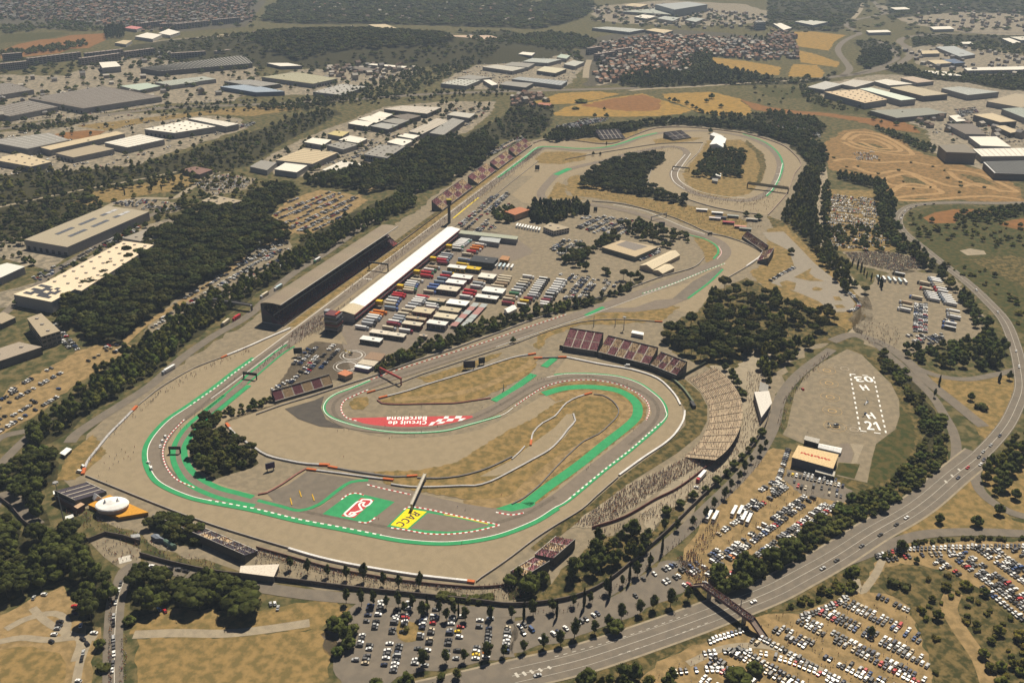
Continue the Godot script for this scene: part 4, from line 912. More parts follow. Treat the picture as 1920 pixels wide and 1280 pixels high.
func woods():
	var far := Color(1.0,.97,1.05)
	var warm := Color(1.25,1.12,.9)
	wood("of the pine wood left of the main stand",["pine"],[-474,-909,-475,-958,-472,-1003,-458,-1092,-457,-1169,-442,-1225,-422,-1305,-380,-1259,-310,-1208,-285,-1171,-284,-1150,-314,-1109,-325,-1052,-361,-953,-375,-882,-377,-846,-398,-833,-429,-867,-455,-879],9,12,11)
	wood("of the leafy belt left of the circuit road",["broad","broad","poplar"],[-388,-675,-380,-706,-373,-780,-357,-828,-345,-903,-324,-962,-293,-1026,-264,-1118,-226,-1204,-170,-1329,-149,-1357,-136,-1312,-185,-1215,-216,-1146,-250,-1050,-281,-977,-298,-910,-316,-844,-322,-787,-339,-741,-356,-691,-364,-654,-375,-646],9,12,10,Color(1.15,1.15,1))
	wood("of the woods beyond the terraced car park",["pine","broad"],[-381,-1264,-376,-1328,-368,-1392,-337,-1414,-313,-1358,-332,-1303,-330,-1246,-296,-1175,-317,-1207,-353,-1236],9,11,10)
	wood("of the woods above the terraced car park",["pine","broad"],[-325,-1415,-292,-1462,-234,-1514,-171,-1484,-146,-1577,-108,-1695,-58,-1739,-28,-1699,-51,-1540,-100,-1425,-137,-1379,-157,-1345,-178,-1401,-214,-1370,-248,-1389,-290,-1402],10,12,11)
	wood("of the bottom left pine wood",["pine","broad"],[-361,-544,-343,-545,-322,-531,-306,-536,-281,-524,-267,-500,-255,-493,-247,-477,-243,-457,-240,-445,-252,-446,-267,-475,-282,-488,-297,-476,-316,-456],10,13,12)
	wood("right of the access road",["broad","pine"],[-240,-488,-232,-491,-211,-486,-186,-483,-160,-479,-152,-468,-152,-458,-158,-456,-179,-460,-203,-463,-223,-454,-231,-462],9,12,12)
	wood("of the left lower belt",["broad","pine"],[-389,-600,-380,-623,-365,-642,-345,-625,-335,-598,-345,-580,-326,-561,-316,-545,-329,-545,-345,-564,-365,-587,-377,-576],10,11,10)
	wood("of the pine clump inside the last turn",["pine","broad"],[-254,-657,-256,-682,-251,-696,-241,-690,-226,-670,-203,-646,-193,-628,-197,-621,-208,-614,-220,-605,-236,-618,-249,-637],7,9,8)
	wood("of the hedge under the turn ten stand",["broad"],[-250,-702,-234,-712,-211,-730,-207,-738,-204,-725,-219,-709,-238,-695,-245,-690],6,6,6)
	wood("of the pine grove behind the stadium stand",["pine"],[147,-861,163,-890,193,-912,213,-916,248,-887,272,-875,271,-852,247,-839,213,-824,186,-814,166,-827,156,-843],9.5,13,11,Color.WHITE,true,.75)
	wood("of the grove above the stadium",["broad","pine"],[199,-941,226,-998,252,-1011,276,-984,300,-965,337,-934,335,-903,299,-876,273,-877,249,-892,213,-919],10,12,10,warm,false,.62)
	wood("around the concourse trees",["broad"],[245,-851,275,-865,308,-872,289,-840,262,-814,238,-777,225,-751,229,-793],10,12,10,warm,false,.7)
	wood("on the mound of turn four",["pine","broad"],[282,-1483,317,-1593,339,-1654,365,-1671,400,-1657,391,-1597,364,-1533,361,-1474,346,-1486,314,-1472],8,9,8)
	wood("on the hill inside turn five",["pine"],[95,-1413,122,-1498,155,-1567,193,-1594,252,-1627,255,-1583,203,-1485,203,-1418,248,-1346,249,-1325,214,-1350,171,-1382,125,-1403],9,10,9)
	wood("of the belt behind turns one to three",["broad","pine"],[51,-1728,75,-1782,125,-1802,222,-1864,332,-1910,452,-1877,519,-1815,553,-1721,528,-1604,489,-1499,470,-1491,490,-1580,494,-1710,470,-1777,440,-1820,389,-1845,331,-1870,273,-1857,215,-1798,132,-1750,72,-1704],9,11,10)
	wood("of the tall belt right of turn three",["broad","poplar"],[468,-1531,489,-1532,467,-1435,422,-1297,394,-1159,392,-1063,382,-1003,369,-979,371,-1090,375,-1201,365,-1258,378,-1295,423,-1404],9,13,10,warm)
	wood("along the left edge of the avenue car park",["broad"],[495,-1499,475,-1406,424,-1248,400,-1139,383,-1045,385,-1081,397,-1170,423,-1272,465,-1406],9,10,9)
	wood("of the belt beside the motorway curve",["broad"],[559,-1455,572,-1440,541,-1314,509,-1228,501,-1163,509,-1113,505,-1049,502,-984,490,-910,477,-846,464,-810,446,-810,466,-870,486,-953,496,-1049,488,-1094,486,-1142,485,-1205,510,-1300],10,12,11)
	wood("in rows across the avenue car park",["broad"],[427,-1248,486,-1239,498,-1173,516,-1133,503,-1107,477,-1134,405,-1139],10,8,8,Color.WHITE,false,.55)
	wood("above the avenue car park",["broad"],[519,-1516,564,-1470,575,-1456,553,-1416,525,-1453,511,-1484],9,10,9)
	wood("of the hedge along the lower paddock",["broad","broad","poplar"],[-128,-794,-109,-823,-58,-868,-33,-892,0,-918,39,-942,87,-970,128,-1003,142,-1020,130,-994,85,-952,39,-924,0,-896,-32,-868,-57,-845,-99,-806,-120,-783],8,9,9)
	wood("of the bank between heliport and motorway",["broad","bush"],[359,-857,365,-808,362,-749,362,-707,353,-672,337,-639,312,-612,285,-587,259,-568,240,-557,220,-541,197,-520,166,-497,132,-479,131,-489,147,-502,171,-518,199,-543,235,-576,251,-590,275,-604,305,-631,328,-663,344,-706,349,-764,345,-807],6.5,7,9)
	wood("on the bank above the motorway footbridge",["broad"],[132,-497,155,-509,176,-522,198,-539,204,-536,180,-511,166,-496,143,-484,129,-477],8,11,11)
	wood("on the rough knoll",["broad","bush","bush"],[252,-476,271,-502,290,-505,298,-492,303,-474,309,-457,311,-430,293,-394,269,-393,273,-425,274,-452,279,-471,271,-476,256,-447,254,-429,239,-404,243,-433],8,6,7,warm,false,.75)
	wood("of the scrub below the motorway",["bush","broad"],[158,-463,181,-474,207,-496,231,-509,230,-498,214,-484,179,-468],6,5,6,warm,false)
	wood("along the bank above the bottom motorway",["broad","bush","poplar"],[-90,-391,-74,-402,-45,-408,2,-422,33,-432,73,-453,116,-482,111,-473,72,-448,33,-429,2,-417,-24,-406,-44,-396],11,9,9,Color.WHITE,false,.75)
	wood("at the very bottom edge",["broad","poplar"],[38,-401,53,-409,74,-413,100,-405,102,-398,37,-393],8,10,9,warm)
	wood("at the bottom lot corner",["broad"],[-111,-443,-105,-452,-84,-450,-86,-439,-91,-426,-97,-417,-100,-423,-97,-434],8,9,10)
	wood("of the slope behind the lower stands",["broad","poplar"],[40,-500,55,-526,75,-544,97,-544,89,-521,71,-501,53,-490,35,-482],9,12,11,warm)
	wood("below the small lower stand",["broad"],[-1,-487,10,-500,26,-500,27,-487,15,-477,0,-473],9,12,12)
	wood("behind the dark lower stand",["pine"],[-256,-556,-241,-557,-209,-538,-205,-522,-223,-525,-246,-540],7,8,8)
	wood("inside the car parks of turn nine",["pine","broad"],[57,-1103,91,-1128,130,-1191,143,-1181,119,-1145,96,-1108,75,-1074,99,-1053,133,-1028,147,-1037,147,-1012,116,-1036,81,-1061,62,-1079],8,10,9)
	wood("around the turn eight car park",["broad","pine"],[140,-1225,171,-1243,195,-1212,222,-1195,222,-1163,194,-1152,199,-1132,186,-1147,162,-1167,145,-1192],9,10,9,Color.WHITE,false,.7)
	wood("of the grove around the red roofed house",["broad","cypress"],[16,-1280,28,-1326,74,-1334,104,-1322,107,-1279,71,-1258,48,-1222,27,-1237],8,10,9)
	wood("behind the paddock tower",["broad"],[-33,-1278,-2,-1299,4,-1255,-2,-1231,-24,-1242],8,9,9)
	wood("in the right pasture",["bush","broad"],[552,-1302,580,-1316,571,-1273,573,-1242,635,-1268,681,-1258,697,-1202,670,-1149,615,-1147,570,-1166,532,-1175,525,-1207],14,7,9,warm,false,.8)
	wood("at the head of the right pasture",["broad"],[633,-1318,666,-1307,701,-1334,770,-1350,748,-1305,683,-1278,654,-1262,635,-1268,607,-1255,608,-1275],10,8,9,Color.WHITE,false)
	wood("scattered over the lower right pasture",["bush","broad"],[518,-1104,543,-1086,567,-1069,559,-985,559,-926,519,-847,525,-925,531,-1017,522,-1068],16,6,8,warm,false,.7)
	wood("around the round lorry park",["broad"],[382,-855,408,-854,440,-857,473,-870,480,-852,466,-810,448,-804,420,-809,390,-808,378,-829],10,10,10,Color.WHITE,false,.8)
	wood("beside the lower right road",["broad"],[370,-640,406,-673,441,-700,424,-657,380,-617,357,-592,352,-602],11,10,10,warm,false,.8)
	wood("of the hedge along the slip road",["bush"],[247,-523,278,-539,309,-544,361,-545,359,-540,307,-538,276,-532,249,-517],5,6,6,Color.WHITE,false)
	wood("of the long belt left of the estates",["broad","poplar","bush"],[-788,-1439,-757,-1479,-681,-1476,-616,-1506,-566,-1586,-516,-1698,-464,-1797,-430,-1921,-376,-1978,-348,-1942,-370,-1826,-404,-1704,-416,-1593,-431,-1515,-465,-1454,-508,-1406,-568,-1375,-621,-1331,-665,-1277,-698,-1255],13,10,10,Color(1.3,1.2,1.1),true,.7)
	wood("of the left scrub above the factory road",["broad","bush","pine"],[-708,-1245,-670,-1289,-641,-1324,-593,-1318,-558,-1269,-570,-1209,-586,-1164,-605,-1118,-623,-1101,-636,-1101],11,9,9,Color.WHITE,true,.8)
	wood("in a line along the factory road",["broad"],[-637,-1131,-622,-1184,-597,-1274,-582,-1311,-575,-1296,-587,-1250,-610,-1159,-627,-1109],8,6,6,Color.WHITE,false)
	wood("along the tree lined street",["broad"],[-622,-1073,-589,-1083,-558,-1066,-559,-1048,-586,-1050,-608,-1046,-532,-893,-526,-938,-519,-1011,-507,-1102,-499,-1167,-484,-1264,-467,-1316,-436,-1352,-427,-1334,-455,-1265,-473,-1213,-486,-1143,-493,-1068,-506,-995,-513,-921,-517,-864],10,8,8,Color.WHITE,false,.5)
	wood("along the motorway on the left",["broad","bush"],[-927,-1762,-874,-1820,-814,-1873,-797,-1844,-835,-1776,-891,-1728],10,8,8,far,false)
	wood("between motorway and left estates",["broad","bush"],[-751,-1928,-688,-1997,-550,-2064,-310,-2128,-163,-2202,-7,-2239,-7,-2148,-156,-2101,-297,-2033,-442,-1979,-601,-1927,-689,-1870],16,9,10,far,false,.6)
	wood("of the estate belt by the railway",["broad"],[-527,-1968,-458,-2058,-383,-2148,-312,-2332,-251,-2493,-187,-2541,-125,-2682,-55,-2787,-46,-2727,-118,-2520,-173,-2342,-211,-2199,-262,-2119,-364,-2035,-433,-1937],15,10,11,far,false,.7)
	wood("of the wood left of the straight",["broad","bush"],[-99,-1687,-84,-1773,-37,-1893,-6,-2000,49,-1966,67,-1865,44,-1745,24,-1727,-14,-1725,-33,-1724,-62,-1722],12,9,10,far,true,.7)
	wood("of the estate grove",["broad","pine"],[-240,-1497,-213,-1549,-177,-1624,-156,-1692,-111,-1736,-99,-1695,-113,-1627,-146,-1577,-172,-1494,-225,-1504],10,12,11)
	wood("of the hill forest behind the motorway",["pine","broad"],[-753,-2811,-738,-3091,-633,-3233,-503,-3288,-357,-3233,-219,-2992,-174,-2829,-200,-2715,-299,-2687,-464,-2636,-561,-2556,-664,-2639],15,11,15,Color(1.1,1.05,1.2),false)
	wood("of the dense woods at the top",["broad","pine"],[-979,-4351,-619,-4398,-159,-4459,72,-4249,329,-4399,320,-4125,264,-3767,172,-3505,58,-3343,-49,-3376,-267,-3414,-488,-3437,-738,-3411,-880,-3474,-965,-3910],24,12,24,far,true,.85)
	wood("at the left of the red roofed town",["broad"],[-12,-3133,109,-3250,209,-3180,248,-3034,207,-2893,114,-2907,21,-2921,-27,-2986],18,11,17,far,true)
	wood("below the red roofed town",["broad","poplar"],[250,-2372,319,-2520,370,-2499,432,-2463,508,-2586,581,-2473,621,-2413,613,-2383,528,-2347,406,-2302,302,-2267,243,-2298],14,13,14,far,true,.9)
	wood("right of the red roofed town",["broad"],[472,-2711,548,-2890,559,-2787,518,-2640,543,-2554,452,-2505,418,-2544],15,12,14,far,false)
	wood("along the interchange loop",["broad","pine"],[935,-2719,1015,-2897,1070,-2968,1071,-2881,1046,-2757,994,-2659,919,-2582],14,12,14,far,true)
	wood("right of the interchange",["broad"],[969,-2586,1053,-2663,1036,-2507,1124,-2489,1182,-2469,1360,-2531,1243,-2297,1166,-2291,1130,-2324,1110,-2395,1032,-2427,988,-2487],16,12,15,far,true)
	wood("in the far right suburbs",["broad"],[1260,-3226,1403,-3239,1482,-3145,1584,-2978,1501,-2813,1399,-2887,1334,-2990,1233,-3062],24,11,20,far,false,.7)
	wood("between the dirt track and the sheds",["broad"],[696,-1862,728,-1809,742,-1740,750,-1699,727,-1651,711,-1709,698,-1780],9,8,9,Color.WHITE,false)
	wood("along the golden field edge",["broad"],[370,-2007,399,-1987,461,-1969,530,-1984,591,-1930,602,-1857,553,-1755,537,-1807,508,-1852,461,-1873,408,-1919],12,9,10,far,true,.8)
	wood("left of the big right sheds",["broad","bush"],[676,-2328,699,-2274,676,-2130,713,-2044,685,-2026,638,-2098,642,-2178],12,8,10,far,false)
	wood("in front of the red soil strip",["broad"],[526,-2016,553,-1991,596,-1946,603,-1896,584,-1865,548,-1928,517,-1978],11,9,11,far,false)
	wood("of the far left hedges",["broad"],[-1402,-2694,-1346,-2760,-1306,-2839,-1263,-2921,-1225,-2846,-1248,-2707,-1315,-2662,-1375,-2638],16,10,14,far,false)
	wood("of the far left groves",["poplar"],[-1283,-3116,-1287,-3210,-1254,-3214,-1180,-3000,-1223,-2972],12,20,12,far,false)
	wood("around the far left field",["broad"],[-1684,-3270,-1604,-3322,-1516,-3407,-1400,-3299,-1297,-3168,-1394,-3159,-1503,-3175,-1571,-3038],22,10,20,far,false,.7)
	wood("in the far left town",["broad"],[-2128,-4177,-1106,-4310,-844,-3254,-999,-3310,-1067,-3137,-1338,-3276,-1568,-3402,-1740,-3384],42,10,17,far,false,.75)
	wood("in the red roofed town",["broad"],[216,-3031,816,-3237,712,-2799,535,-2735,426,-2423,211,-2369],20,9,9,far,false,.6)
	wood("at the upper right hills",["broad","bush"],[1115,-4499,1584,-4559,1296,-3880,1152,-3606,1037,-3676,960,-3843],34,10,26,far,true,.8)
	wood("at the top right corner",["broad"],[1659,-4568,2427,-4666,2097,-4007,1794,-4091,1553,-3909,1412,-3803],40,11,28,far,true,.7)
	wood("across the far industrial zone",["broad"],[312,-4168,960,-3843,842,-3349,653,-3388,423,-3424,253,-3594],42,10,20,far,false,.6)
	wood("around the far left works",["broad","bush"],[-1314,-2514,-1206,-2642,-1085,-2623,-951,-2732,-746,-2855,-643,-2549,-594,-2240,-731,-2377,-935,-2442,-1081,-2351,-1229,-2341],26,10,15,far,false,.65)
	wood("among the far left sheds",["broad"],[-1194,-2269,-988,-2374,-710,-2303,-585,-2207,-547,-2052,-698,-1997,-848,-1881,-950,-1770],34,9,13,far,false,.6)
	wood("among the near left sheds",["broad"],[-929,-1726,-825,-1777,-669,-1907,-532,-1865,-501,-1786,-572,-1604,-674,-1460,-781,-1424],34,8,10,far,false,.6)
	wood("in the estate beside the railway belt",["broad"],[-629,-2385,-287,-2577,-221,-2455,-318,-2192,-509,-2084],34,9,12,far,false,.6)
	wood("in the estate left of the straight",["broad"],[-412,-1540,-329,-1828,-154,-2065,-40,-2073,-84,-1782,-198,-1568,-299,-1446],22,9,9,far,false,.55)
	wood("among the right hand sheds",["broad"],[679,-2161,759,-2047,853,-1945,972,-1878,888,-1621,771,-1692,771,-1843,683,-1951],36,8,11,far,false,.6)
	wood("scattered through the left scrubland",["bush","broad"],[-788,-1439,-609,-1486,-449,-1455,-352,-1265,-482,-1259,-532,-1166,-605,-1207,-652,-1161],30,6,8,warm,false,.6)
	wood("on the motocross ground",["bush"],[548,-1642,665,-1610,757,-1511,759,-1390,592,-1412,533,-1534],40,6,9,Color.WHITE,false,.5)
	wood("around the wooded hill",["broad","bush"],[-724,-2543,-730,-2730,-755,-3167,-828,-3187,-938,-3098,-980,-2867,-1047,-2754,-935,-2598,-819,-2683,-751,-2729],26,9,16,far,false,.75)
	wood("between wooded hill and viaduct",["broad","bush"],[-552,-2513,-458,-2600,-297,-2668,-159,-2778,-10,-2897,-10,-2790,-153,-2661,-253,-2510,-367,-2553,-491,-2475],24,9,16,far,true,.8)
	wood("right of the wooded hill",["broad"],[-203,-3248,-12,-3294,174,-2858,186,-2570,141,-2803,21,-2899,-101,-2835,-166,-2905,-44,-3032],24,9,16,far,true,.75)
	wood("on the slopes right of the interchange",["broad","bush"],[1193,-3001,1360,-3399,1474,-3326,1734,-3350,1579,-3034,1460,-3094,1325,-3131],30,9,18,far,true,.7)
	wood("on the scrub left of the interchange",["broad","bush"],[1006,-4040,1238,-3698,1081,-3372,931,-3415,878,-3500],26,9,18,far,true,.7)
	wood("inside the interchange",["broad","bush"],[1050,-3106,1154,-3216,1160,-2998,1081,-2779,1063,-2901,1037,-2965],18,9,13,far,true,.8)
	wood("between fields and interchange",["broad","bush"],[522,-2587,651,-2431,754,-2423,835,-2559,777,-2409,680,-2343,548,-2319,461,-2328],15,9,13,far,true,.8)
	wood("on the meadow above the red strip",["bush","broad"],[548,-2319,680,-2293,646,-2128,583,-2065,521,-2090],26,7,10,far,false,.5)
	wood("over the far right fields",["broad","bush"],[1115,-4499,2427,-4666,1816,-3443,842,-3349],55,10,30,far,false,.5)
	wood("around the golden field lane",["bush","broad"],[-6,-2028,74,-2092,81,-1968,66,-1827,16,-1872],14,8,10,far,true,.7)
	wood("on the left belt meadows",["bush","broad"],[-702,-1263,-623,-1336,-508,-1406,-453,-1471,-420,-1539,-378,-1507,-421,-1410,-480,-1393,-536,-1329,-583,-1293,-663,-1183],24,6,9,warm,false,.5)
	wood("of the scrub beside the factory road",["bush","broad"],[-490,-1284,-496,-1407,-465,-1454,-396,-1442,-362,-1398,-376,-1328,-416,-1334,-436,-1274,-457,-1248],15,8,10,warm,false,.6)
	wood("of the scrub behind the main stand",["bush","broad"],[-276,-1176,-232,-1241,-174,-1364,-136,-1470,-101,-1572,-82,-1538,-131,-1403,-169,-1323,-225,-1200,-257,-1115],11,8,9,Color.WHITE,true,.6)
	tree_row("from the left in the line behind the bottom wall","poplar",[-103,-469,-86,-466,-71,-464,-53,-462,-30,-458],9,12,6)
	tree_row("from the left in the line below the tyre wall","poplar",[-147,-502,-125,-495,-112,-491,-93,-489,-58,-483,-50,-481],8,13,7)
	tree_row("from the left in the line beside the promenade wall","poplar",[-71,-460,-30,-454,2,-457,25,-462,52,-473,77,-493,95,-512],14,11,7)
	tree_row("from the left in the cypress line along the promenade","cypress",[-59,-465,-44,-460,-28,-457,-13,-455,3,-454,32,-458,63,-478,86,-501,95,-509,106,-531],10,14,2.2,.3)
	tree_row("from the left in the line above the bottom motorway","poplar",[-52,-415,-31,-418,-14,-421,11,-429,33,-436,49,-443,59,-448,73,-458,97,-468,115,-478],16,12,8,2)
	tree_row("from the left in the line along the concourse","broad",[105,-563,126,-580,148,-601,171,-627,186,-651,207,-685],11,7,7,1,warm)
	tree_row("from the far end in the line beside the curved terrace","broad",[197,-803,201,-787,203,-762,203,-738],6,8,7,1,warm)
	tree_row("from the left in the hedge below the big bottom wall","bush",[-45,-476,-28,-472,-8,-471],8,4,6)
	tree_row("from the left in the fringe of the heliport lane","poplar",[102,-544,114,-554,117,-545,141,-567,162,-595,180,-624,207,-668],12,9,6)
	tree_row("from the far end in the cypress line by the lorry park","cypress",[405,-1091,410,-1082,412,-1055,413,-1038,420,-1029,415,-1005],9,10,2.5,1)
	tree_row("from the left in the field hedge beside the pale street","broad",[329,-2132,352,-2109,375,-2041,388,-1986,410,-1956],7,8,9,3)
	for t in [["round tree on the golden field right of the lane","broad",344,-2097,11,12],["large round tree high on the golden field","broad",433,-2145,13,15],["second round tree beside the large one on the golden field","broad",414,-2101,9,11],["lone round tree low on the golden field","broad",434,-2044,9,12],["tree pair on the large golden field","broad",185,-2001,8,7],["lone tree at the foot of the large golden field","broad",160,-1930,9,9],["second tree at the foot of the large golden field","broad",183,-1927,10,11],["bush clump on the upper golden field","broad",142,-2084,8,30],["green bush on the left of the large golden field","bush",127,-2009,6,13],
		["lone tree by the back straight barrier","broad",1,-853,7,6],["tree beside the yellow dry bank of turn nine","broad",222,-1163,7,6],["lone dark tree on the practice pad","broad",344,-1125,9,9],["umbrella pine at the bend of the practice pad","pine",393,-996,9,8],["leafy tree at the bend of the practice pad","broad",387,-1015,9,9],
		["lone tree on the spectator bank track","poplar",162,-1681,10,4],["second lone tree by the turn one islet","broad",134,-1613,8,6],["third lone tree by the turn one islet","broad",146,-1614,7,5],
		["big dark pine right of the access road","pine",-193,-465,13,18],["spreading pine at the edge of the dry field","pine",-161,-458,13,20],["pale young tree beside the access road","broad",-226,-448,6,8],["roadside tree at the corner of the rough lot","broad",-235,-427,7,7],["roadside bush below the corner tree","bush",-227,-411,5,8],
		["bush on the bottom car park island","bush",-61,-445,4,4],["bent tree on the dry field margin","poplar",-152,-459,9,3],["big round tree at the bottom edge between parked cars","broad",128,-407,9,15],["round tree inside the lower dirt car park","broad",139,-414,8,10],["green tree at the bottom edge beside the motorway","broad",45,-405,10,9],
		["dark tree amid the rows of the large dirt car park","broad",215,-445,8,5],["first dark bush on the rough knoll","bush",246,-492,6,7],["second dark bush on the rough knoll","bush",252,-489,5,6],["third dark bush on the rough knoll","bush",277,-488,5,5],["small tree at the crest of the rough knoll","broad",269,-516,5,4],["dark tree in the hedge at the slip road end","broad",263,-527,10,8],
		["lone tree below the slip road at right","broad",403,-745,8,7],["tall dark tree beside the right lane fork","poplar",373,-750,9,4],["second tall dark tree by the right lane fork","cypress",387,-774,10,2.5],["cypress on the dry field at right","cypress",445,-782,9,3.5],["dark conifer at the right lane end","broad",456,-786,10,6],["twin shrubs on the dry field at right","bush",405,-730,6,9],["first tree in the dry field of the interchange","broad",302,-561,8,7],["second tree in the dry field of the interchange","broad",327,-558,9,9],["third tree in the dry field of the interchange","broad",349,-572,9,8],["tree near the corner of the narrow slip road","broad",370,-592,9,8],["tree beside the narrow slip road bend","broad",363,-599,7,6],
		["cypress of the first pair in the left scrub","cypress",-675,-1350,14,4],["second cypress of the pair in the left scrub","cypress",-660,-1348,10,3.5],["dark poplar at the left track","poplar",-638,-1366,13,6],["tall dark poplar at the left track","poplar",-626,-1386,18,6],["tall loose tree on the left dry bank","poplar",-529,-1362,15,6],["slim cypress on the left dry bank","cypress",-562,-1344,11,2.5],["thin poplar right on the left dry bank","poplar",-515,-1363,12,3],["round dark tree by the left factory","broad",-604,-1267,12,15],["tree group on the left dry bank","broad",-604,-1318,11,20],
		["lone dark tree at the stand corner on turn one","broad",367,-1798,11,9],["round green tree at the foot of turn four","broad",335,-1264,9,13],["clump of bright green trees at the foot of turn four","broad",322,-1280,8,9]]:
		tree_at(t[0],t[1],t[2],t[3],t[4],t[5])
	plant_all()
# ---------------------------------------------------------------- buildings
const CREAM := Color(.52,.43,.29)
const PALE := Color(.72,.68,.60)
const GREYR := Color(.27,.255,.235)
const TANR := Color(.36,.30,.215)
const DARKR := Color(.165,.145,.125)
const MINT := Color(.40,.47,.40)
const BLUER := Color(.30,.37,.46)
const WALL_GREY := Color(.30,.29,.28)
const WALL_DARK := Color(.13,.125,.12)
const WALL_PALE := Color(.5,.47,.42)
func shrink(p: PackedVector2Array,k: float) -> PackedVector2Array:
	var c := Vector2.ZERO
	for q in p: c += q / p.size()
	var r := PackedVector2Array()
	for q in p: r.append(q + (c - q).normalized() * k)
	return r
func shed(label: String,pts: Array,h: float,roof: Color,wall: Color,detail := "s",cat := "warehouse") -> Node3D:
	var p := V2(pts)
	if Geometry2D.is_polygon_clockwise(p): p.reverse()
	var c := Vector2.ZERO
	for q in p: c += q / p.size()
	var o := thing(cat.replace(" ","_"),label,cat,Vector3(c.x,0,c.y))
	var l := PackedVector2Array()
	for q in p: l.append(q - c)
	var b := MB.new()
	b.prism(l,-.5,h - .3,wall,wall)
	part("wall",b,o)
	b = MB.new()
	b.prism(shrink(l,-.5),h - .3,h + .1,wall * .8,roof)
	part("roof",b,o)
	if l.size() != 4: return o
	var A := l[0]; var B := l[1]; var C := l[2]; var D := l[3]
	if A.distance_to(B) < B.distance_to(C):
		A = l[1]; B = l[2]; C = l[3]; D = l[0]
	var put := func(u: float,v: float) -> Vector2: return A.lerp(B,u).lerp(D.lerp(C,u),v)
	var L := A.distance_to(B)
	var Wd := B.distance_to(C)
	if detail.contains("s"):
		var k := clampi(int(L / 9),3,14)
		b = MB.new()
		for i in k:
			var u := (i + .5) / k
			var q := [put.call(u - .8 / L,.06),put.call(u + .8 / L,.06),put.call(u + .8 / L,.94),put.call(u - .8 / L,.94)]
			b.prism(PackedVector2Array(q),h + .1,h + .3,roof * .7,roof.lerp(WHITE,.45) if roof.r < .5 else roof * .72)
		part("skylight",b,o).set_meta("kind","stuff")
	if detail.contains("r"):
		var k := clampi(int(L / 7),4,30)
		for i in k:
			var u := (i + .5) / k
			b = MB.new()
			b.prism(PackedVector2Array([put.call(u - 1.3 / L,.03),put.call(u + 1.3 / L,.03),put.call(u + 1.3 / L,.97),put.call(u - 1.3 / L,.97)]),h + .1,h + 1.4,roof * .45,roof * .45)
			part("roof_light",b,o)
	if detail.contains("v"):
		for i in clampi(int(L / 16),2,10):
			for j in clampi(int(Wd / 14),1,4):
				var q: Vector2 = put.call((i + .5 + rnd(-.1,.1)) / clampi(int(L / 16),2,10),(j + .5) / clampi(int(Wd / 14),1,4))
				b = MB.new()
				b.box(Vector3(q.x,h + .6,q.y),Vector3(3.2,1.1,2.2),Color(.33,.30,.27))
				part("roof_vent",b,o)
	if detail.contains("p"):
		for i in 2:
			for j in 11:
				if j % 4 == 3: continue
				b = MB.new()
				var u := .06 + j * .068
				var v := .32 + .3 * i
				b.prism(PackedVector2Array([put.call(u,v),put.call(u + .06,v),put.call(u + .06,v + .09),put.call(u,v + .09)]),h + .1,h + .45,GREYR,Color(.10,.11,.14) if j > 1 else Color(.45,.45,.46))
				part("solar_panel",b,o)
	if detail.contains("d"):
		var best := 0
		for i in 4:
			if (l[i] + l[(i + 1) % 4]).y > (l[best] + l[(best + 1) % 4]).y: best = i
		var e0 := l[best]; var e1 := l[(best + 1) % 4]
		var n := (e1 - e0).orthogonal().normalized()
		if n.y < 0: n = -n
		var k := clampi(int(e0.distance_to(e1) / 9),2,12)
		for i in k:
			var q := e0.lerp(e1,(i + .5) / k) + n * .12
			b = MB.new()
			b.box(Vector3(q.x,minf(h * .3,2.4),q.y),Vector3(4.2,minf(h * .55,4.6),.3),Color(.07,.07,.075),Basis(Vector3.UP,-(e1 - e0).angle()))
			part("loading_door",b,o)
	return o
func office(label: String,pts: Array,h: float,roof: Color,wall: Color,floors: int) -> Node3D:
	var o := shed(label,pts,h,roof,wall,"v","office building")
	var p := V2(pts)
	var c := Vector2.ZERO
	for q in p: c += q / p.size()
	for i in p.size():
		var e0 := p[i] - c; var e1 := p[(i + 1) % p.size()] - c
		var n := (e1 - e0).orthogonal().normalized()
		if n.dot((e0 + e1)) < 0: n = -n
		if n.y < -.2: continue
		for f in floors:
			var k := clampi(int(e0.distance_to(e1) / 4.0),1,12)
			for j in k:
				var q := e0.lerp(e1,(j + .5) / k) + n * .05
				var b := MB.new()
				b.box(Vector3(q.x,h * (f + .55) / floors,q.y),Vector3(e0.distance_to(e1) / k * .7,h / floors * .45,.2),Color(.05,.055,.065),Basis(Vector3.UP,-(e1 - e0).angle()))
				part("window",b,o,GLASS)
	return o
func tent(label: String,pts: Array,h: float,col: Color,rise := 2.5,cat := "tent") -> Node3D:
	var p := V2(pts)
	if Geometry2D.is_polygon_clockwise(p): p.reverse()
	var c := Vector2.ZERO
	for q in p: c += q / p.size()
	var l := PackedVector2Array()
	for q in p: l.append(q - c)
	if l[0].distance_to(l[1]) < l[1].distance_to(l[2]): l = PackedVector2Array([l[1],l[2],l[3],l[0]])
	var o := thing(cat.replace(" ","_"),label,cat,Vector3(c.x,0,c.y))
	var b := MB.new()
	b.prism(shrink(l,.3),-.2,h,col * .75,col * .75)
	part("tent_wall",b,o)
	b = MB.new()
	var g0 := (l[0] + l[3]) * .5; var g1 := (l[1] + l[2]) * .5
	var t0 := Vector3(g0.x,h + rise,g0.y); var t1 := Vector3(g1.x,h + rise,g1.y)
	var v := []
	for q in l: v.append(Vector3(q.x,h,q.y))
	var up := func(a,d,e,f):
		if (d - a).cross(e - a).y < 0: b.quad(a,f,e,d,col)
		else: b.quad(a,d,e,f,col)
	up.call(v[0],v[1],t1,t0)
	up.call(v[2],v[3],t0,t1)
	b.tri(v[0],t0,v[3],col); b.tri(v[1],v[2],t1,col)
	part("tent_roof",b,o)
	return o
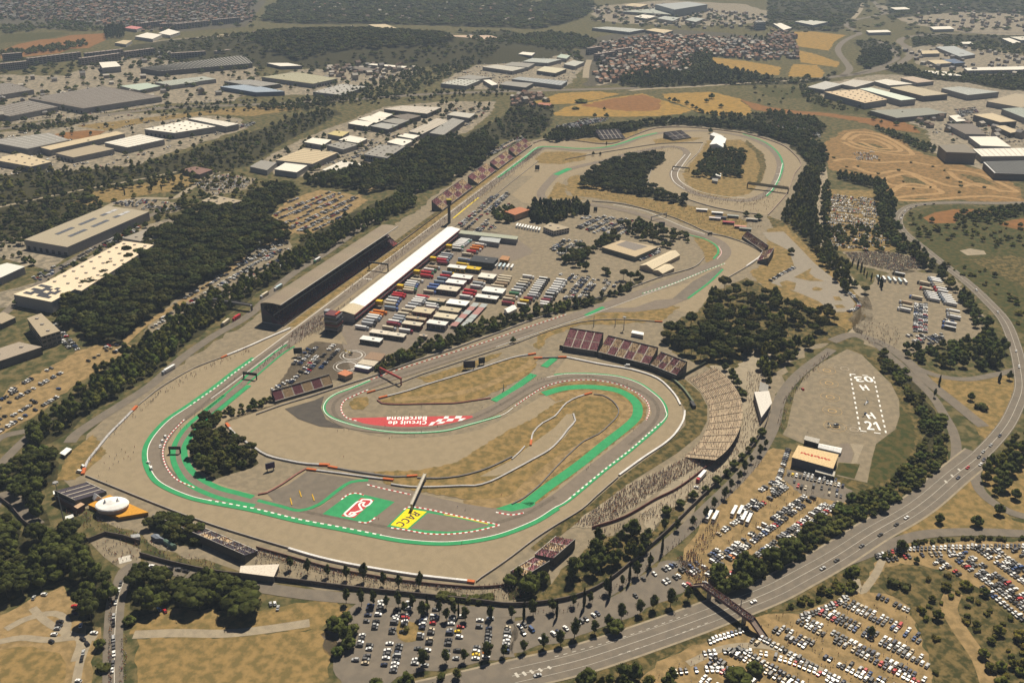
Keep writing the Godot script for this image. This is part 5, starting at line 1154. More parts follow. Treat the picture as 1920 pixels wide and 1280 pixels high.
func buildings():
	shed("huge brown ribbed shed with curved roof at far left",[-1003,-1999,-850,-1903,-740,-2034,-908,-2148],11,DARKR,WALL_GREY,"sd")
	shed("brown shed in front of the huge ribbed one",[-1044,-1881,-957,-1825,-908,-1921,-995,-1982],10,DARKR,WALL_GREY,"s")
	shed("brown shed cut by the left edge behind the pair",[-1177,-2142,-1078,-2035,-1038,-2100,-1127,-2179],10,DARKR,WALL_GREY,"s")
	shed("white cube shed behind the brown sheds",[-1036,-2452,-996,-2372,-962,-2399,-1002,-2472],14,PALE,WALL_GREY,"")
	shed("very long grey ridged shed before the wooded hill",[-912,-2391,-849,-2348,-663,-2486,-721,-2617],12,GREYR,WALL_DARK,"r")
	shed("mint roofed shed beside the huge brown one",[-875,-2162,-816,-2114,-788,-2168,-831,-2206],9,MINT,WALL_GREY,"")
	shed("grey green shed pair behind the mint roof, near one",[-816,-2214,-767,-2176,-721,-2228,-766,-2267],9,Color(.32,.34,.29),WALL_GREY,"s")
	shed("grey green shed pair behind the mint roof, far one",[-766,-2267,-723,-2235,-692,-2265,-732,-2299],9,Color(.34,.36,.32),WALL_GREY,"s")
	shed("pale blue roofed shed left of the olive roof",[-656,-2171,-560,-2106,-502,-2122,-598,-2202],9,BLUER,Color(.12,.16,.24),"s")
	shed("grey blue shed behind the pale blue roof",[-666,-2239,-575,-2170,-532,-2213,-613,-2264],9,GREYR,WALL_DARK,"s")
	shed("white square shed below the left motorway",[-667,-1726,-604,-1699,-547,-1755,-616,-1802],11,PALE,WALL_GREY,"vd")
	shed("white long shed beside the white square one",[-618,-1821,-528,-1756,-512,-1780,-597,-1832],11,PALE,WALL_GREY,"s")
	shed("dark grey shed at the left edge with ribbed roof",[-900,-1617,-803,-1565,-762,-1632,-819,-1683],12,GREYR,WALL_GREY,"s")
	shed("long cream roofed shed beside the orange lot",[-791,-1585,-766,-1567,-691,-1694,-712,-1710],10,CREAM,WALL_GREY,"")
	shed("tan grey shed in front of the long cream one",[-750,-1550,-710,-1524,-668,-1584,-713,-1612],9,TANR,WALL_GREY,"d")
	shed("white ridged shed with a row of lorries beside it",[-699,-1624,-648,-1592,-607,-1653,-661,-1688],10,PALE,WALL_GREY,"s")
	shed("cream shed low at the left edge",[-837,-1507,-751,-1464,-733,-1495,-806,-1547],9,CREAM,WALL_GREY,"v")
	shed("far white works hall, left of two beside the ploughed field",[-1139,-2981,-1068,-2928,-1073,-3025,-1134,-3070],9,PALE,WALL_PALE,"")
	shed("far white works hall, right of two beside the ploughed field",[-1096,-3061,-1045,-3015,-1039,-3092,-1100,-3166],9,PALE,WALL_PALE,"")
	shed("small far pale hall below the white works",[-1149,-2848,-1106,-2818,-1117,-2896,-1146,-2905],8,CREAM,WALL_GREY,"")
	shed("far hall with a red striped roof",[-1245,-3180,-1193,-3144,-1194,-3199,-1244,-3236],9,Color(.5,.2,.2),WALL_PALE,"")
	shed("far tan hall right of the white works",[-918,-3002,-859,-2935,-836,-3010,-888,-3068],9,CREAM,WALL_GREY,"")
	shed("far pale long hall at the foot of the dense woods",[-830,-3035,-752,-2981,-711,-3046,-803,-3089],9,PALE,WALL_GREY,"")
	shed("far flat hall right of the long hall",[-695,-3166,-621,-3133,-581,-3190,-656,-3224],9,TANR,WALL_GREY,"")
	shed("far tan hall behind the wooded hill",[-492,-3342,-434,-3233,-384,-3252,-438,-3363],9,CREAM,WALL_DARK,"")
	shed("big tan hall at the right of the wooded hill",[-258,-3081,-193,-2965,-43,-3014,-78,-3098],10,Color(.48,.36,.27),WALL_DARK,"")
	shed("grey hall in front of the big tan hall",[-192,-2953,-119,-2891,-86,-2928,-154,-2980],10,Color(.42,.41,.37),WALL_DARK,"")
	shed("far low white hall above the viaduct",[-634,-2515,-589,-2467,-537,-2479,-580,-2519],8,PALE,WALL_DARK,"")
	shed("broad olive ribbed shed right of the blue roofs",[-594,-2296,-457,-2213,-415,-2287,-528,-2369],10,Color(.33,.31,.2),WALL_GREY,"sd")
	shed("grey flat shed in front of the olive ribbed one",[-441,-2126,-373,-2093,-336,-2198,-393,-2229],8,Color(.37,.36,.33),WALL_GREY,"v")
	shed("long thin white hall behind the scrap yard",[-375,-2509,-279,-2465,-274,-2491,-368,-2527],8,PALE,WALL_GREY,"")
	shed("brown low hall in the scrap yard",[-422,-2469,-362,-2416,-345,-2442,-401,-2488],7,DARKR,WALL_DARK,"")
	shed("pale wide shed under the motorway",[-263,-1944,-173,-1902,-149,-1968,-229,-1979],9,Color(.47,.42,.36),WALL_DARK,"s")
	var est := [[-280,-1876,-251,-1852,-239,-1893,-268,-1918],[-300,-1845,-261,-1813,-247,-1853,-283,-1875],[-313,-1805,-273,-1780,-266,-1818,-302,-1835],[-238,-1878,-207,-1840,-183,-1881,-210,-1900],[-252,-1828,-217,-1802,-201,-1841,-233,-1858],[-268,-1785,-232,-1759,-217,-1797,-251,-1814]]
	for k in 6:
		shed(["white roofed unit at the back of the six unit block","white roofed unit in the middle of the six unit block","white roofed unit at the front left of the six unit block","dark roofed unit at the back right of the six unit block","grey roofed unit in the middle right of the six unit block","grey roofed unit at the front right of the six unit block"][k],est[k],9,[PALE,PALE,PALE,DARKR,GREYR,Color(.34,.34,.32)][k],WALL_DARK,"")
	shed("small pale shed at the end of the six unit street",[-133,-1895,-88,-1867,-78,-1908,-120,-1926],9,Color(.45,.43,.38),WALL_GREY,"")
	shed("long pale shed across the street from six unit block",[-192,-1744,-166,-1724,-125,-1840,-149,-1863],9,Color(.50,.45,.38),WALL_GREY,"s")
	shed("long grey shed beside the long pale one",[-154,-1733,-127,-1717,-96,-1842,-121,-1865],9,GREYR,WALL_DARK,"s")
	shed("bright white shed of the near estate, back row",[-365,-1655,-328,-1633,-321,-1673,-357,-1688],8,PALE,WALL_GREY,"")
	shed("grey shed of the near estate, middle of the row",[-322,-1633,-289,-1604,-269,-1640,-301,-1662],8,GREYR,WALL_GREY,"v")
	shed("white shed behind the grey one of the near estate",[-308,-1674,-271,-1652,-260,-1685,-294,-1708],8,PALE,WALL_GREY,"")
	shed("small yellowish shed of the near estate",[-336,-1719,-307,-1699,-300,-1738,-327,-1745],8,Color(.5,.42,.2),WALL_GREY,"")
	shed("white shed of the near estate, right front",[-222,-1662,-191,-1636,-177,-1677,-208,-1692],8,PALE,WALL_GREY,"")
	shed("white shed of the near estate, right back",[-209,-1709,-179,-1689,-170,-1715,-197,-1731],8,PALE,WALL_GREY,"")
	office("grey block with blue front in the near estate",[-248,-1564,-207,-1541,-186,-1624,-231,-1633],10,GREYR,Color(.2,.25,.33),1)
	shed("large cream ridged shed of the near estate",[-383,-1519,-320,-1498,-293,-1573,-354,-1600],10,CREAM,WALL_GREY,"sd")
	shed("cream shed in front of the large ridged one",[-373,-1466,-335,-1449,-327,-1491,-365,-1506],9,PALE,WALL_GREY,"")
	shed("grey shed at the left of the near estate",[-416,-1484,-384,-1463,-380,-1510,-408,-1525],8,GREYR,WALL_GREY,"")
	shed("white slatted parking canopy of the near estate",[-302,-1485,-250,-1449,-232,-1519,-281,-1541],4,PALE,WALL_PALE,"s","canopy")
	shed("pale hall left of the town estate, front row",[-171,-2245,-111,-2215,-81,-2295,-138,-2305],9,Color(.42,.42,.38),WALL_GREY,"v")
	shed("grey hall behind the pale one of the town estate",[-137,-2320,-95,-2301,-56,-2333,-111,-2367],9,GREYR,WALL_GREY,"")
	shed("white peaked hall of the town estate",[-75,-2295,-53,-2226,-39,-2241,-60,-2303],9,PALE,WALL_GREY,"")
	shed("grey hall at the right of the white peaked one",[-36,-2241,23,-2204,42,-2260,-20,-2284],9,GREYR,WALL_DARK,"")
	shed("long pale hall of the town estate, back row",[-83,-2491,-8,-2430,25,-2482,-50,-2528],9,Color(.50,.48,.42),WALL_GREY,"s")
	shed("cream hall in the middle of the town estate",[53,-2443,98,-2406,128,-2473,74,-2511],9,Color(.52,.48,.36),WALL_DARK,"")
	shed("long grey blue hall at the front of the town estate",[-8,-2314,105,-2237,122,-2294,11,-2346],9,Color(.27,.29,.30),WALL_GREY,"s")
	shed("grey green hall at the back of the town estate",[19,-2586,84,-2564,123,-2631,45,-2644],9,Color(.36,.38,.35),WALL_GREY,"s")
	shed("white small hall at the back left of town estate",[8,-2718,44,-2692,54,-2742,20,-2760],9,PALE,WALL_GREY,"")
	shed("greenish hall beside the town",[111,-2668,136,-2642,149,-2700,125,-2728],9,MINT,WALL_GREY,"")
	shed("twin hall next to the town, near one",[125,-2550,152,-2517,181,-2590,152,-2615],9,Color(.42,.42,.38),WALL_GREY,"")
	shed("low hall at the left end of the town estate",[-29,-2521,32,-2491,50,-2553,-9,-2575],9,GREYR,WALL_GREY,"")
	shed("tall pale grey works block at the top of the picture",[542,-3944,588,-3751,750,-3969,693,-4069],28,Color(.34,.36,.36),Color(.28,.30,.31),"")
	shed("long low hall before the tall grey works block",[401,-3852,577,-3760,762,-3992,597,-4014],10,Color(.36,.38,.34),WALL_GREY,"")
	shed("far cream hall left of the works block",[435,-4088,493,-4032,539,-4144,478,-4181],9,CREAM,WALL_GREY,"")
	shed("far hall with twin fronts, left one",[506,-3611,551,-3533,592,-3637,542,-3684],12,Color(.38,.4,.38),Color(.45,.4,.33),"")
	shed("far hall with twin fronts, right one",[600,-3571,628,-3509,674,-3612,640,-3660],12,Color(.38,.4,.38),Color(.45,.4,.33),"")
	shed("far white hall left of the twin fronts",[433,-3683,474,-3618,515,-3709,472,-3758],9,PALE,WALL_GREY,"")
	shed("far pale sheds along the poplar line",[253,-3329,366,-3228,427,-3304,309,-3364],9,Color(.4,.42,.4),WALL_GREY,"s")
	shed("far tan hall at the right of the poplar line",[424,-3281,474,-3203,514,-3276,461,-3327],10,CREAM,WALL_GREY,"")
	shed("far white hall at the top right of the town",[994,-3591,1030,-3483,1112,-3587,1057,-3647],9,Color(.5,.5,.44),WALL_GREY,"")
	shed("far white domed hall by the town edge",[900,-3516,891,-3335,934,-3398,932,-3536],9,PALE,WALL_PALE,"")
	shed("long white hall above the interchange",[1170,-3348,1160,-3291,1241,-3313,1249,-3371],9,PALE,WALL_PALE,"")
	shed("far white hall at upper right",[1434,-3478,1417,-3402,1495,-3424,1512,-3501],9,PALE,WALL_PALE,"")
	shed("far pale hall at the very top right",[1528,-4134,1520,-4051,1590,-4079,1598,-4164],9,PALE,WALL_PALE,"")
	office("far blue grey tower block near the town",[814,-3434,811,-3387,847,-3406,849,-3453],26,GREYR,Color(.3,.36,.42),5)
	shed("large cream roofed shed left in the right group",[689,-2173,737,-2048,800,-2093,779,-2212],13,Color(.56,.44,.30),WALL_GREY,"v")
	shed("long mint white roofed shed beside the cream one",[781,-2219,826,-2083,865,-2103,813,-2235],13,Color(.60,.66,.58),WALL_GREY,"")
	shed("big tan shed with dark eaves right of the mint one",[860,-2244,897,-2142,962,-2171,916,-2276],12,Color(.44,.37,.25),WALL_DARK,"s")
	shed("grey roofed shed right of the big tan shed",[978,-2245,1002,-2161,1092,-2206,1029,-2269],12,Color(.38,.39,.36),WALL_GREY,"s")
	shed("low white shed row at the back, first from the left",[674,-2255,702,-2223,767,-2297,739,-2338],9,Color(.52,.51,.48),WALL_GREY,"s")
	shed("low white shed row at the back, second from the left",[762,-2304,787,-2263,856,-2339,814,-2366],9,Color(.58,.54,.48),WALL_GREY,"s")
	shed("low white shed row at the back, third from the left",[858,-2347,874,-2290,939,-2316,898,-2379],9,PALE,WALL_GREY,"s")
	shed("low white shed row at the back, fourth from the left",[941,-2398,955,-2331,1005,-2357,979,-2424],9,Color(.50,.40,.32),WALL_GREY,"s")
	shed("wide grey green shed in front of the cream shed",[729,-1989,758,-1917,879,-1971,861,-2025],9,Color(.24,.245,.21),WALL_DARK,"")
	shed("olive roofed shed at the right edge of the group",[1015,-2094,1064,-2021,1192,-2129,1124,-2194],11,TANR,WALL_GREY,"")
	shed("cream square shed with a deep shaded front",[921,-1943,942,-1873,980,-1885,967,-1961],12,CREAM,WALL_DARK,"")
	shed("grey green shed cut by the right edge",[1010,-2013,1017,-1848,1112,-1954,1078,-2039],11,Color(.30,.33,.29),WALL_GREY,"s")
	shed("brown grey shed over the dirt track",[833,-1862,833,-1774,871,-1772,886,-1865],10,DARKR,WALL_GREY,"")
	shed("white shed below the brown grey one",[830,-1752,821,-1681,871,-1675,882,-1755],10,PALE,WALL_GREY,"")
	shed("tall brown box shed beside the dirt track",[731,-1646,724,-1596,772,-1591,781,-1656],18,Color(.20,.18,.145),Color(.22,.19,.15),"")
	shed("long white ridged shed at the right edge",[794,-1651,786,-1598,882,-1606,897,-1664],11,PALE,WALL_GREY,"s")
	shed("black and white striped roof shed at right edge",[771,-1558,758,-1489,823,-1486,846,-1568],11,Color(.55,.55,.54),WALL_DARK,"r")
	shed("long white hall across the upper right",[1167,-2569,1158,-2526,1343,-2557,1355,-2610],9,PALE,WALL_GREY,"")
	shed("white shed above the wooded belt at right",[1041,-2517,1059,-2445,1110,-2441,1092,-2504],9,PALE,WALL_GREY,"")
	shed("small pale block right of the interchange",[1174,-2878,1152,-2814,1208,-2829,1226,-2894],9,CREAM,WALL_GREY,"")
	shed("blue roofed hall right of the interchange",[1166,-2706,1171,-2641,1209,-2662,1207,-2728],9,Color(.10,.14,.22),WALL_DARK,"")
	shed("tan hall behind the blue roofed one",[1120,-2693,1116,-2627,1168,-2650,1166,-2706],9,CREAM,WALL_GREY,"")
	shed("far grey parking deck right of the interchange",[1249,-2962,1240,-2770,1304,-2816,1316,-2991],9,Color(.36,.38,.38),WALL_GREY,"")
	shed("far pale hall near the right edge, lower",[1547,-3181,1528,-3068,1566,-3096,1577,-3197],9,PALE,WALL_PALE,"")
	shed("far pale hall near the right edge, upper",[1593,-3225,1590,-3147,1676,-3168,1663,-3244],9,Color(.6,.58,.5),WALL_PALE,"")
	shed("small white hall in the right suburb",[1375,-3086,1366,-3049,1400,-3052,1412,-3102],8,PALE,WALL_PALE,"")
	shed("low shed with rusty yard by the dirt track",[877,-1954,869,-1898,892,-1909,901,-1966],7,PALE,WALL_GREY,"")
	shed("small yellowish shed below the cream square one",[924,-1852,925,-1792,949,-1807,945,-1858],9,CREAM,WALL_DARK,"")
	shed("long tan flat roofed factory with solar panels",[-595,-1109,-532,-1084,-485,-1228,-550,-1252],12,Color(.36,.31,.23),Color(.34,.32,.30),"pd")
	var o := shed("pale factory block with a dark solar chequer on its roof",[-523,-931,-475,-912,-466,-949,-506,-965],13,Color(.72,.61,.44),Color(.36,.34,.31),"")
	var pc := V2([-515,-934,-481,-920,-476,-947,-507,-960])
	for i in 6:
		for j in 5:
			if [1,0,1,0,1,1,1,1,0,1,0,1,1,1,1,1,1,0,1,0,1,1,1,0,1,1,0,1,1,0][i * 5 + j] == 0: continue
			var q := PackedVector2Array()
			for k in [[0,0],[1,0],[1,1],[0,1]]:
				q.append(pc[0].lerp(pc[1],(i + k[0]) / 6.0).lerp(pc[3].lerp(pc[2],(i + k[0]) / 6.0),(j + k[1]) / 5.0) - Vector2(o.position.x,o.position.z))
			var pb := MB.new()
			pb.prism(shrink(q,.3),13.1,13.45,GREYR,Color(.055,.06,.075))
			part("solar_panel",pb,o)
	shed("long pale vented roof behind the solar chequer block",[-507,-967,-458,-946,-433,-1095,-474,-1108],12,Color(.70,.58,.42),Color(.4,.37,.33),"v")
	shed("grey flat roofed block with an atrium",[-484,-1131,-437,-1111,-427,-1146,-468,-1166],8,Color(.30,.27,.22),WALL_GREY,"v")
	office("pale office block at the head of the pine wood",[-432,-1285,-393,-1262,-377,-1288,-422,-1312],11,TANR,WALL_PALE,3)
	office("tan roofed office slab below the solar chequer block",[-480,-869,-447,-826,-435,-840,-472,-882],13,TANR,Color(.28,.25,.21),3)
	shed("white roofed shed at the left edge by the tree lined street",[-596,-1014,-566,-989,-556,-1024,-581,-1035],9,Color(.66,.66,.6),WALL_GREY,"")
	shed("tan low shed at the left edge below it",[-527,-886,-508,-871,-502,-887,-520,-900],6,TANR,WALL_DARK,"")
	shed("long dark fronted shed at the left dirt car park",[-491.2,-795.6,-465.9,-783.9,-442,-814,-468,-824],8,Color(.33,.28,.22),WALL_DARK,"v")
	shed("dark red roofed hall on the left hill",[-517,-1464,-481,-1437,-470,-1466,-502,-1484],7,Color(.2,.12,.10),WALL_DARK,"")
	shed("terracotta roofed villa beside the paddock trees",[-12,-1259,2,-1243,22,-1268,8,-1280],9,Color(.40,.16,.08),Color(.38,.24,.15),"","villa")
	office("grey flat building beside the white lorry row",[39,-1200,52,-1183,73,-1197,49,-1218],7,TANR,WALL_PALE,2)
	o = shed("square tan building whose roof is a full car park",[110,-1125,147,-1091,179,-1128,136,-1152],6,Color(.44,.35,.23),Color(.16,.17,.14),"","car park building")
	var b := MB.new()
	var rim := V2([110,-1125,147,-1091,179,-1128,136,-1152])
	var inner := V2([128,-1134,149,-1113,167,-1129,142,-1149])
	var sub := PackedVector2Array()
	for q in inner: sub.append(q - Vector2(o.position.x,o.position.z))
	b.prism(sub,6.1,6.2,Color(.2,.18,.16),Color(.2,.18,.16))
	part("roof_deck",b,o)
	tent("long cream marquee inside turn nine",[149,-1063,163,-1051,203,-1102,193,-1117],5,Color(.62,.53,.38),3.5)
	tent("small cream marquee in front of the long one",[163,-1050,173,-1040,190,-1060,180,-1072],4,Color(.62,.53,.38),2.5)
	o = shed("heliport hall with red lettering on its tan roof",[226.1,-651,216.5,-633.3,243,-618,253.2,-638.1],8,Color(.60,.45,.25),Color(.12,.125,.14),"","hangar")
	for k in 9:
		var rb := MB.new()
		var u := .16 + .085 * k
		var cx := Vector2(lerpf(V2([221.2,-642.1])[0].x,V2([248,-627.9])[0].x,u),lerpf(V2([221.2,-642.1])[0].y,V2([248,-627.9])[0].y,u)) - Vector2(o.position.x,o.position.z)
		rb.box(Vector3(cx.x,8.16,cx.y),Vector3(1.6,.1,3.4 if k % 2 else 2.2),Color(.42,.07,.04),Basis(Vector3.UP,.3 if k % 3 else -.4))
		part("painted_letter",rb,o)
	shed("low dark annexe along the front of the heliport hall",[233.7,-625.6,231.2,-619.5,243,-613.2,245.8,-619.9],4,Color(.42,.40,.35),WALL_DARK,"","annexe")
	shed("black cabin with red sides behind the heliport hall",[237.5,-671.2,235,-665.3,244.1,-659.7,247.3,-666.4],5,Color(.40,.38,.34),Color(.04,.03,.03),"","cabin")
	tent("white marquee behind the heliport hall",[246.2,-663.1,243.5,-656.5,259.3,-648.8,262.8,-656.1],3,WHITE,1.5)
	tent("white double peaked hospitality hall on the mound",[341,-1668,361,-1649,380,-1715,364,-1735],9,Color(.8,.8,.79),4)
	tent("white hall behind the double peaked one on the mound",[357,-1752,366,-1731,382,-1736,372,-1762],8,Color(.8,.8,.79),3)
	tent("small striped kiosk at the foot of the mound grove",[309,-1479,324,-1473,328,-1492,314,-1495],4,WHITE,1.5)
	shed("small kiosk on the mound",[306,-1450,313,-1444,317,-1460,309,-1463],4,GREYR,WALL_GREY,"","kiosk")
	shed("flat white roof beside the concourse",[212,-742.2,207.7,-697.5,222.2,-723,225.1,-744.5],7,Color(.60,.57,.52),WALL_GREY,"","canopy")
	shed("grey roof behind the flat white roof",[222.1,-763.7,217.4,-747.2,224.2,-744.4,227.8,-757.7],6,GREYR,WALL_DARK,"","kiosk")
	shed("white roofed cabin behind the bottom wall",[-171.8,-497.3,-170.8,-490.9,-148.9,-487.1,-148.3,-499.4],5,Color(.62,.55,.47),WALL_DARK,"","cabin")
	shed("sand roofed terrace cabin behind the dark stand",[-323.8,-573.2,-302.5,-558.5,-299.8,-563.8,-319.7,-576],5,Color(.48,.33,.22),Color(.14,.06,.05),"","cabin")
	shed("white roofed hut beside the terrace cabin",[-329.2,-580.7,-327.3,-577.3,-324.2,-578.1,-326.1,-581.4],4,WHITE,WALL_GREY,"","hut")
	shed("small white hut by the left verge",[-347.8,-634.6,-342.8,-631.6,-341.5,-640.3,-346.2,-642.6],3,WHITE,WALL_DARK,"","hut")
	shed("flat pit annexe near the turn ten landing circles",[-138,-804,-122.3,-799.7,-119,-814,-133,-818],5,Color(.26,.18,.12),Color(.42,.38,.32),"","annexe")
	shed("cream flat annexe in front of the brown one",[-142.3,-794.6,-126.9,-789.4,-123,-801,-138,-805],4.5,Color(.50,.44,.35),WALL_PALE,"","annexe")
	shed("white roofed annexe with purple side",[-144.4,-788.9,-131,-783.7,-128.2,-788.2,-142.2,-793.4],4,WHITE,Color(.22,.17,.26),"","annexe")
	shed("red roofed hut beside the landing circles",[-156.7,-772.4,-148.7,-767.3,-143.5,-773.8,-151.7,-780.1],5,Color(.48,.19,.10),Color(.36,.27,.18),"","hut")
	shed("orange roofed kiosk among the paddock trees",[-16,-1082,-6,-1078,-4,-1091,-13,-1095],4,Color(.38,.2,.1),Color(.35,.2,.05),"","kiosk")
	shed("grey silver roofed tunnel hall behind the paddock",[-43,-1146,-18,-1136,-16,-1153,-40,-1158],6,Color(.40,.42,.43),WALL_GREY,"","hall")
	shed("long pale green roof at the back of the paddock",[-71,-1169,4,-1147,6,-1159,-69,-1182],7,Color(.33,.35,.28),WALL_GREY,"","hall")
	shed("white lorry sized tent behind the stadium stand",[119,-872,130,-867,131,-873,121,-878],4,WHITE,WALL_PALE,"","tent")
	shed("far long hall with a white roof at upper left hill",[48,-2034,72,-2019,77,-2042,52,-2052],5,Color(.36,.15,.1),WALL_PALE,"","farmhouse")
# ---------------------------------------------------------------- towns
const ROOFS := {"terracotta": Color(.23,.125,.085),"brown": Color(.155,.108,.085),"grey": Color(.22,.21,.20),"orange": Color(.32,.165,.10),"white": Color(.46,.42,.36)}
func towns():
	var walls := [Color(.36,.31,.25),Color(.38,.28,.20),Color(.26,.22,.185),Color(.48,.44,.38)]
	var hm := {}
	for k in ROOFS:
		for w in 4:
			var b := MB.new()
			b.box(Vector3(0,3,0),Vector3(9,6,8),walls[w])
			var r := MB.new(); var c: Color = ROOFS[k]
			r.quad(Vector3(-5,6,4.6),Vector3(5,6,4.6),Vector3(5,8.4,0),Vector3(-5,8.4,0),c)
			r.quad(Vector3(5,6,-4.6),Vector3(-5,6,-4.6),Vector3(-5,8.4,0),Vector3(5,8.4,0),c)
			r.tri(Vector3(-5,6,-4.6),Vector3(-5,6,4.6),Vector3(-5,8.4,0),c)
			r.tri(Vector3(5,6,4.6),Vector3(5,6,-4.6),Vector3(5,8.4,0),c)
			var all := MB.new()
			for m in [b,r]:
				all.v.append_array(m.v); all.n.append_array(m.n); all.c.append_array(m.c); all.u.append_array(m.u)
			hm["%s/%d" % [k,w]] = [b.mesh(VC),r.mesh(VC),all.mesh(VC)]
	var spots := []
	var quarters := [["of the red roofed town",[224,-2917,263,-3012,366,-3143,518,-3209,630,-3167,779,-3081,737,-2906,561,-2838,477,-2655,432,-2463,367,-2523,302,-2375,194,-2309,184,-2444,233,-2636],17.0,.74,["terracotta","terracotta","brown","orange","grey","white"]],
		["of the eastern quarter right of the red roofed town",[849,-3378,926,-3329,842,-2948,770,-2706,703,-2729,554,-2838,569,-2881,737,-2906],19.0,.6,["terracotta","brown","terracotta","grey"]],
		["of the far town at top left",[-2128,-4177,-1117,-4358,-909,-3440,-1020,-3382,-1084,-3189,-1206,-3150,-1366,-3302,-1585,-3400,-1770,-3444],27.0,.85,["terracotta","brown","brown","grey","terracotta","grey"]],
		["of the suburb among the top woods",[-999,-4051,-18,-4354,130,-3939,98,-3497,-127,-3554,-609,-3503,-863,-3643],48.0,.5,["brown","terracotta","white"]],
		["of the hamlet below the golden fields",[-4,-2117,53,-2164,74,-2092,38,-2020,-6,-2028],15.0,.7,["terracotta","brown","white"]],
		["of the small works around the wooded hill",[-1003,-2593,-956,-2794,-860,-3054,-627,-3206,-286,-3212,-28,-3069,-11,-2953,-277,-3109,-474,-3334,-706,-3254,-838,-3159,-875,-2876,-938,-2526],36.0,.5,["grey","white","brown","grey"]],
		["of the small works at the top centre",[305,-4061,625,-4205,960,-3843,860,-3423,656,-3402,427,-3454,270,-3563],42.0,.55,["grey","white","grey","brown"]],
		["of the small works in the left industrial belt",[-1212,-2304,-1075,-2337,-857,-2368,-594,-2240,-565,-2124,-742,-2028,-912,-1908,-968,-1806],48.0,.35,["grey","white","grey"]],
		["of the scrap yards above the near estate",[-494,-2492,-367,-2553,-251,-2493,-287,-2334,-391,-2268,-450,-2322],22.0,.5,["brown","grey","brown","white"]],
		["of the small works among the right hand sheds",[1139,-2940,1353,-3038,1470,-2811,1291,-2446,1134,-2514,1072,-2638],40.0,.5,["grey","white","grey"]],
		["of the yards in front of the right hand sheds",[787,-1941,875,-1999,1014,-1880,947,-1742,822,-1770,782,-1844],26.0,.4,["grey","brown","white"]],
		["of the suburb right of the interchange",[1715,-4337,2112,-4168,1777,-3439,1435,-3406,1483,-3723],46.0,.5,["brown","grey","white"]],
		["of the row above the eastern golden field",[557,-2859,662,-2847,720,-2770,701,-2691,628,-2723,544,-2786],20.0,.7,["orange","terracotta","white"]]]
	for qd in quarters:
		var p := V2(qd[1])
		var r := Rect2(p[0],Vector2.ZERO)
		for q in p: r = r.expand(q)
		var gap: float = qd[2]
		var z := r.position.y
		while z < r.end.y:
			var x := r.position.x
			while x < r.end.x:
				var q := Vector2(x + rnd(-.25,.25) * gap,z + rnd(-.25,.25) * gap)
				if R.randf() < qd[3] and Geometry2D.is_point_in_polygon(q,p):
					spots.append([q,qd[0],qd[4][R.randi() % qd[4].size()],R.randi() % 4,rnd(.8,1.25),float(R.randi() % 2) * PI / 2 + rnd(-.15,.15) + .5,R.randi() % 5])
				x += gap
			z += gap
	spots.sort_custom(func(a,b): return a[0].length_squared() / (a[4] * a[4]) < b[0].length_squared() / (b[4] * b[4]))
	var rest := {}
	for i in spots.size():
		var s: Array = spots[i]
		var hgt: float = s[4] * (1.0 if s[6] else 1.6)
		var bs := Basis(Vector3.UP,s[5]).scaled(Vector3(s[4] * 1.15,hgt,s[4] * 1.05))
		if i < 280:
			var o := thing("house","%s roofed house with %s walls %s" % [s[2],["cream","ochre","brownish","white"][s[3]],s[1]],"house",Vector3(s[0].x,0,s[0].y),0,"houses " + s[1])
			var w := obj("wall",hm["%s/%d" % [s[2],s[3]]][0],o); w.basis = bs
			var t := obj("roof",hm["%s/%d" % [s[2],s[3]]][1],o); t.basis = bs
		else:
			if not rest.has(s[1]): rest[s[1]] = {}
			var k := "%s/%d" % [s[2],s[3]]
			if not rest[s[1]].has(k): rest[s[1]][k] = []
			rest[s[1]][k].append(Transform3D(bs,Vector3(s[0].x,0,s[0].y)))
	for q in rest:
		var o := Node3D.new()
		o.name = numbered("distant_houses")
		add_child(o)
		tag(o,"mass of small distant houses %s" % q,"houses","","stuff")
		for k in rest[q]:
			var mm := MultiMesh.new()
			mm.transform_format = MultiMesh.TRANSFORM_3D
			mm.mesh = hm[k][2]
			mm.instance_count = rest[q][k].size()
			for i in mm.instance_count: mm.set_instance_transform(i,rest[q][k][i])
			var mi := MultiMeshInstance3D.new()
			mi.name = "houses"
			mi.multimesh = mm
			o.add_child(mi,true)
	print("houses ",spots.size())
	var slabs := [[-1248,-2387,-1205,-2433],[-1222,-2475,-1139,-2593],[-1117,-2571,-1051,-2654],[-1095,-2485,-1031,-2583],[-1026,-2607,-975,-2681],[-901,-2589,-824,-2635],[-1139,-3211,-1074,-3276],[-1096,-3209,-1018,-3322],[-1006,-3342,-940,-3429],[-1210,-3218,-1156,-3313],[-796,-2636,-758,-2680],[-1317,-2540,-1283,-2571],[220,-2667,276,-2731],[271,-2751,329,-2809],[206,-2777,247,-2823]]
	for i in slabs.size():
		var q := V2(slabs[i])
		var d := (q[1] - q[0]); var n := d.orthogonal().normalized() * 12.0
		office("grey apartment slab of the far estates, %s counted from the %s" % [nth(i if i < 12 else i - 12),"far left" if i < 12 else "red roofed town"],[q[0].x,q[0].y,q[1].x,q[1].y,q[1].x + n.x,q[1].y + n.y,q[0].x + n.x,q[0].y + n.y],18,Color(.30,.25,.22),[Color(.30,.25,.23),Color(.36,.3,.27),Color(.24,.22,.22)][i % 3],4)
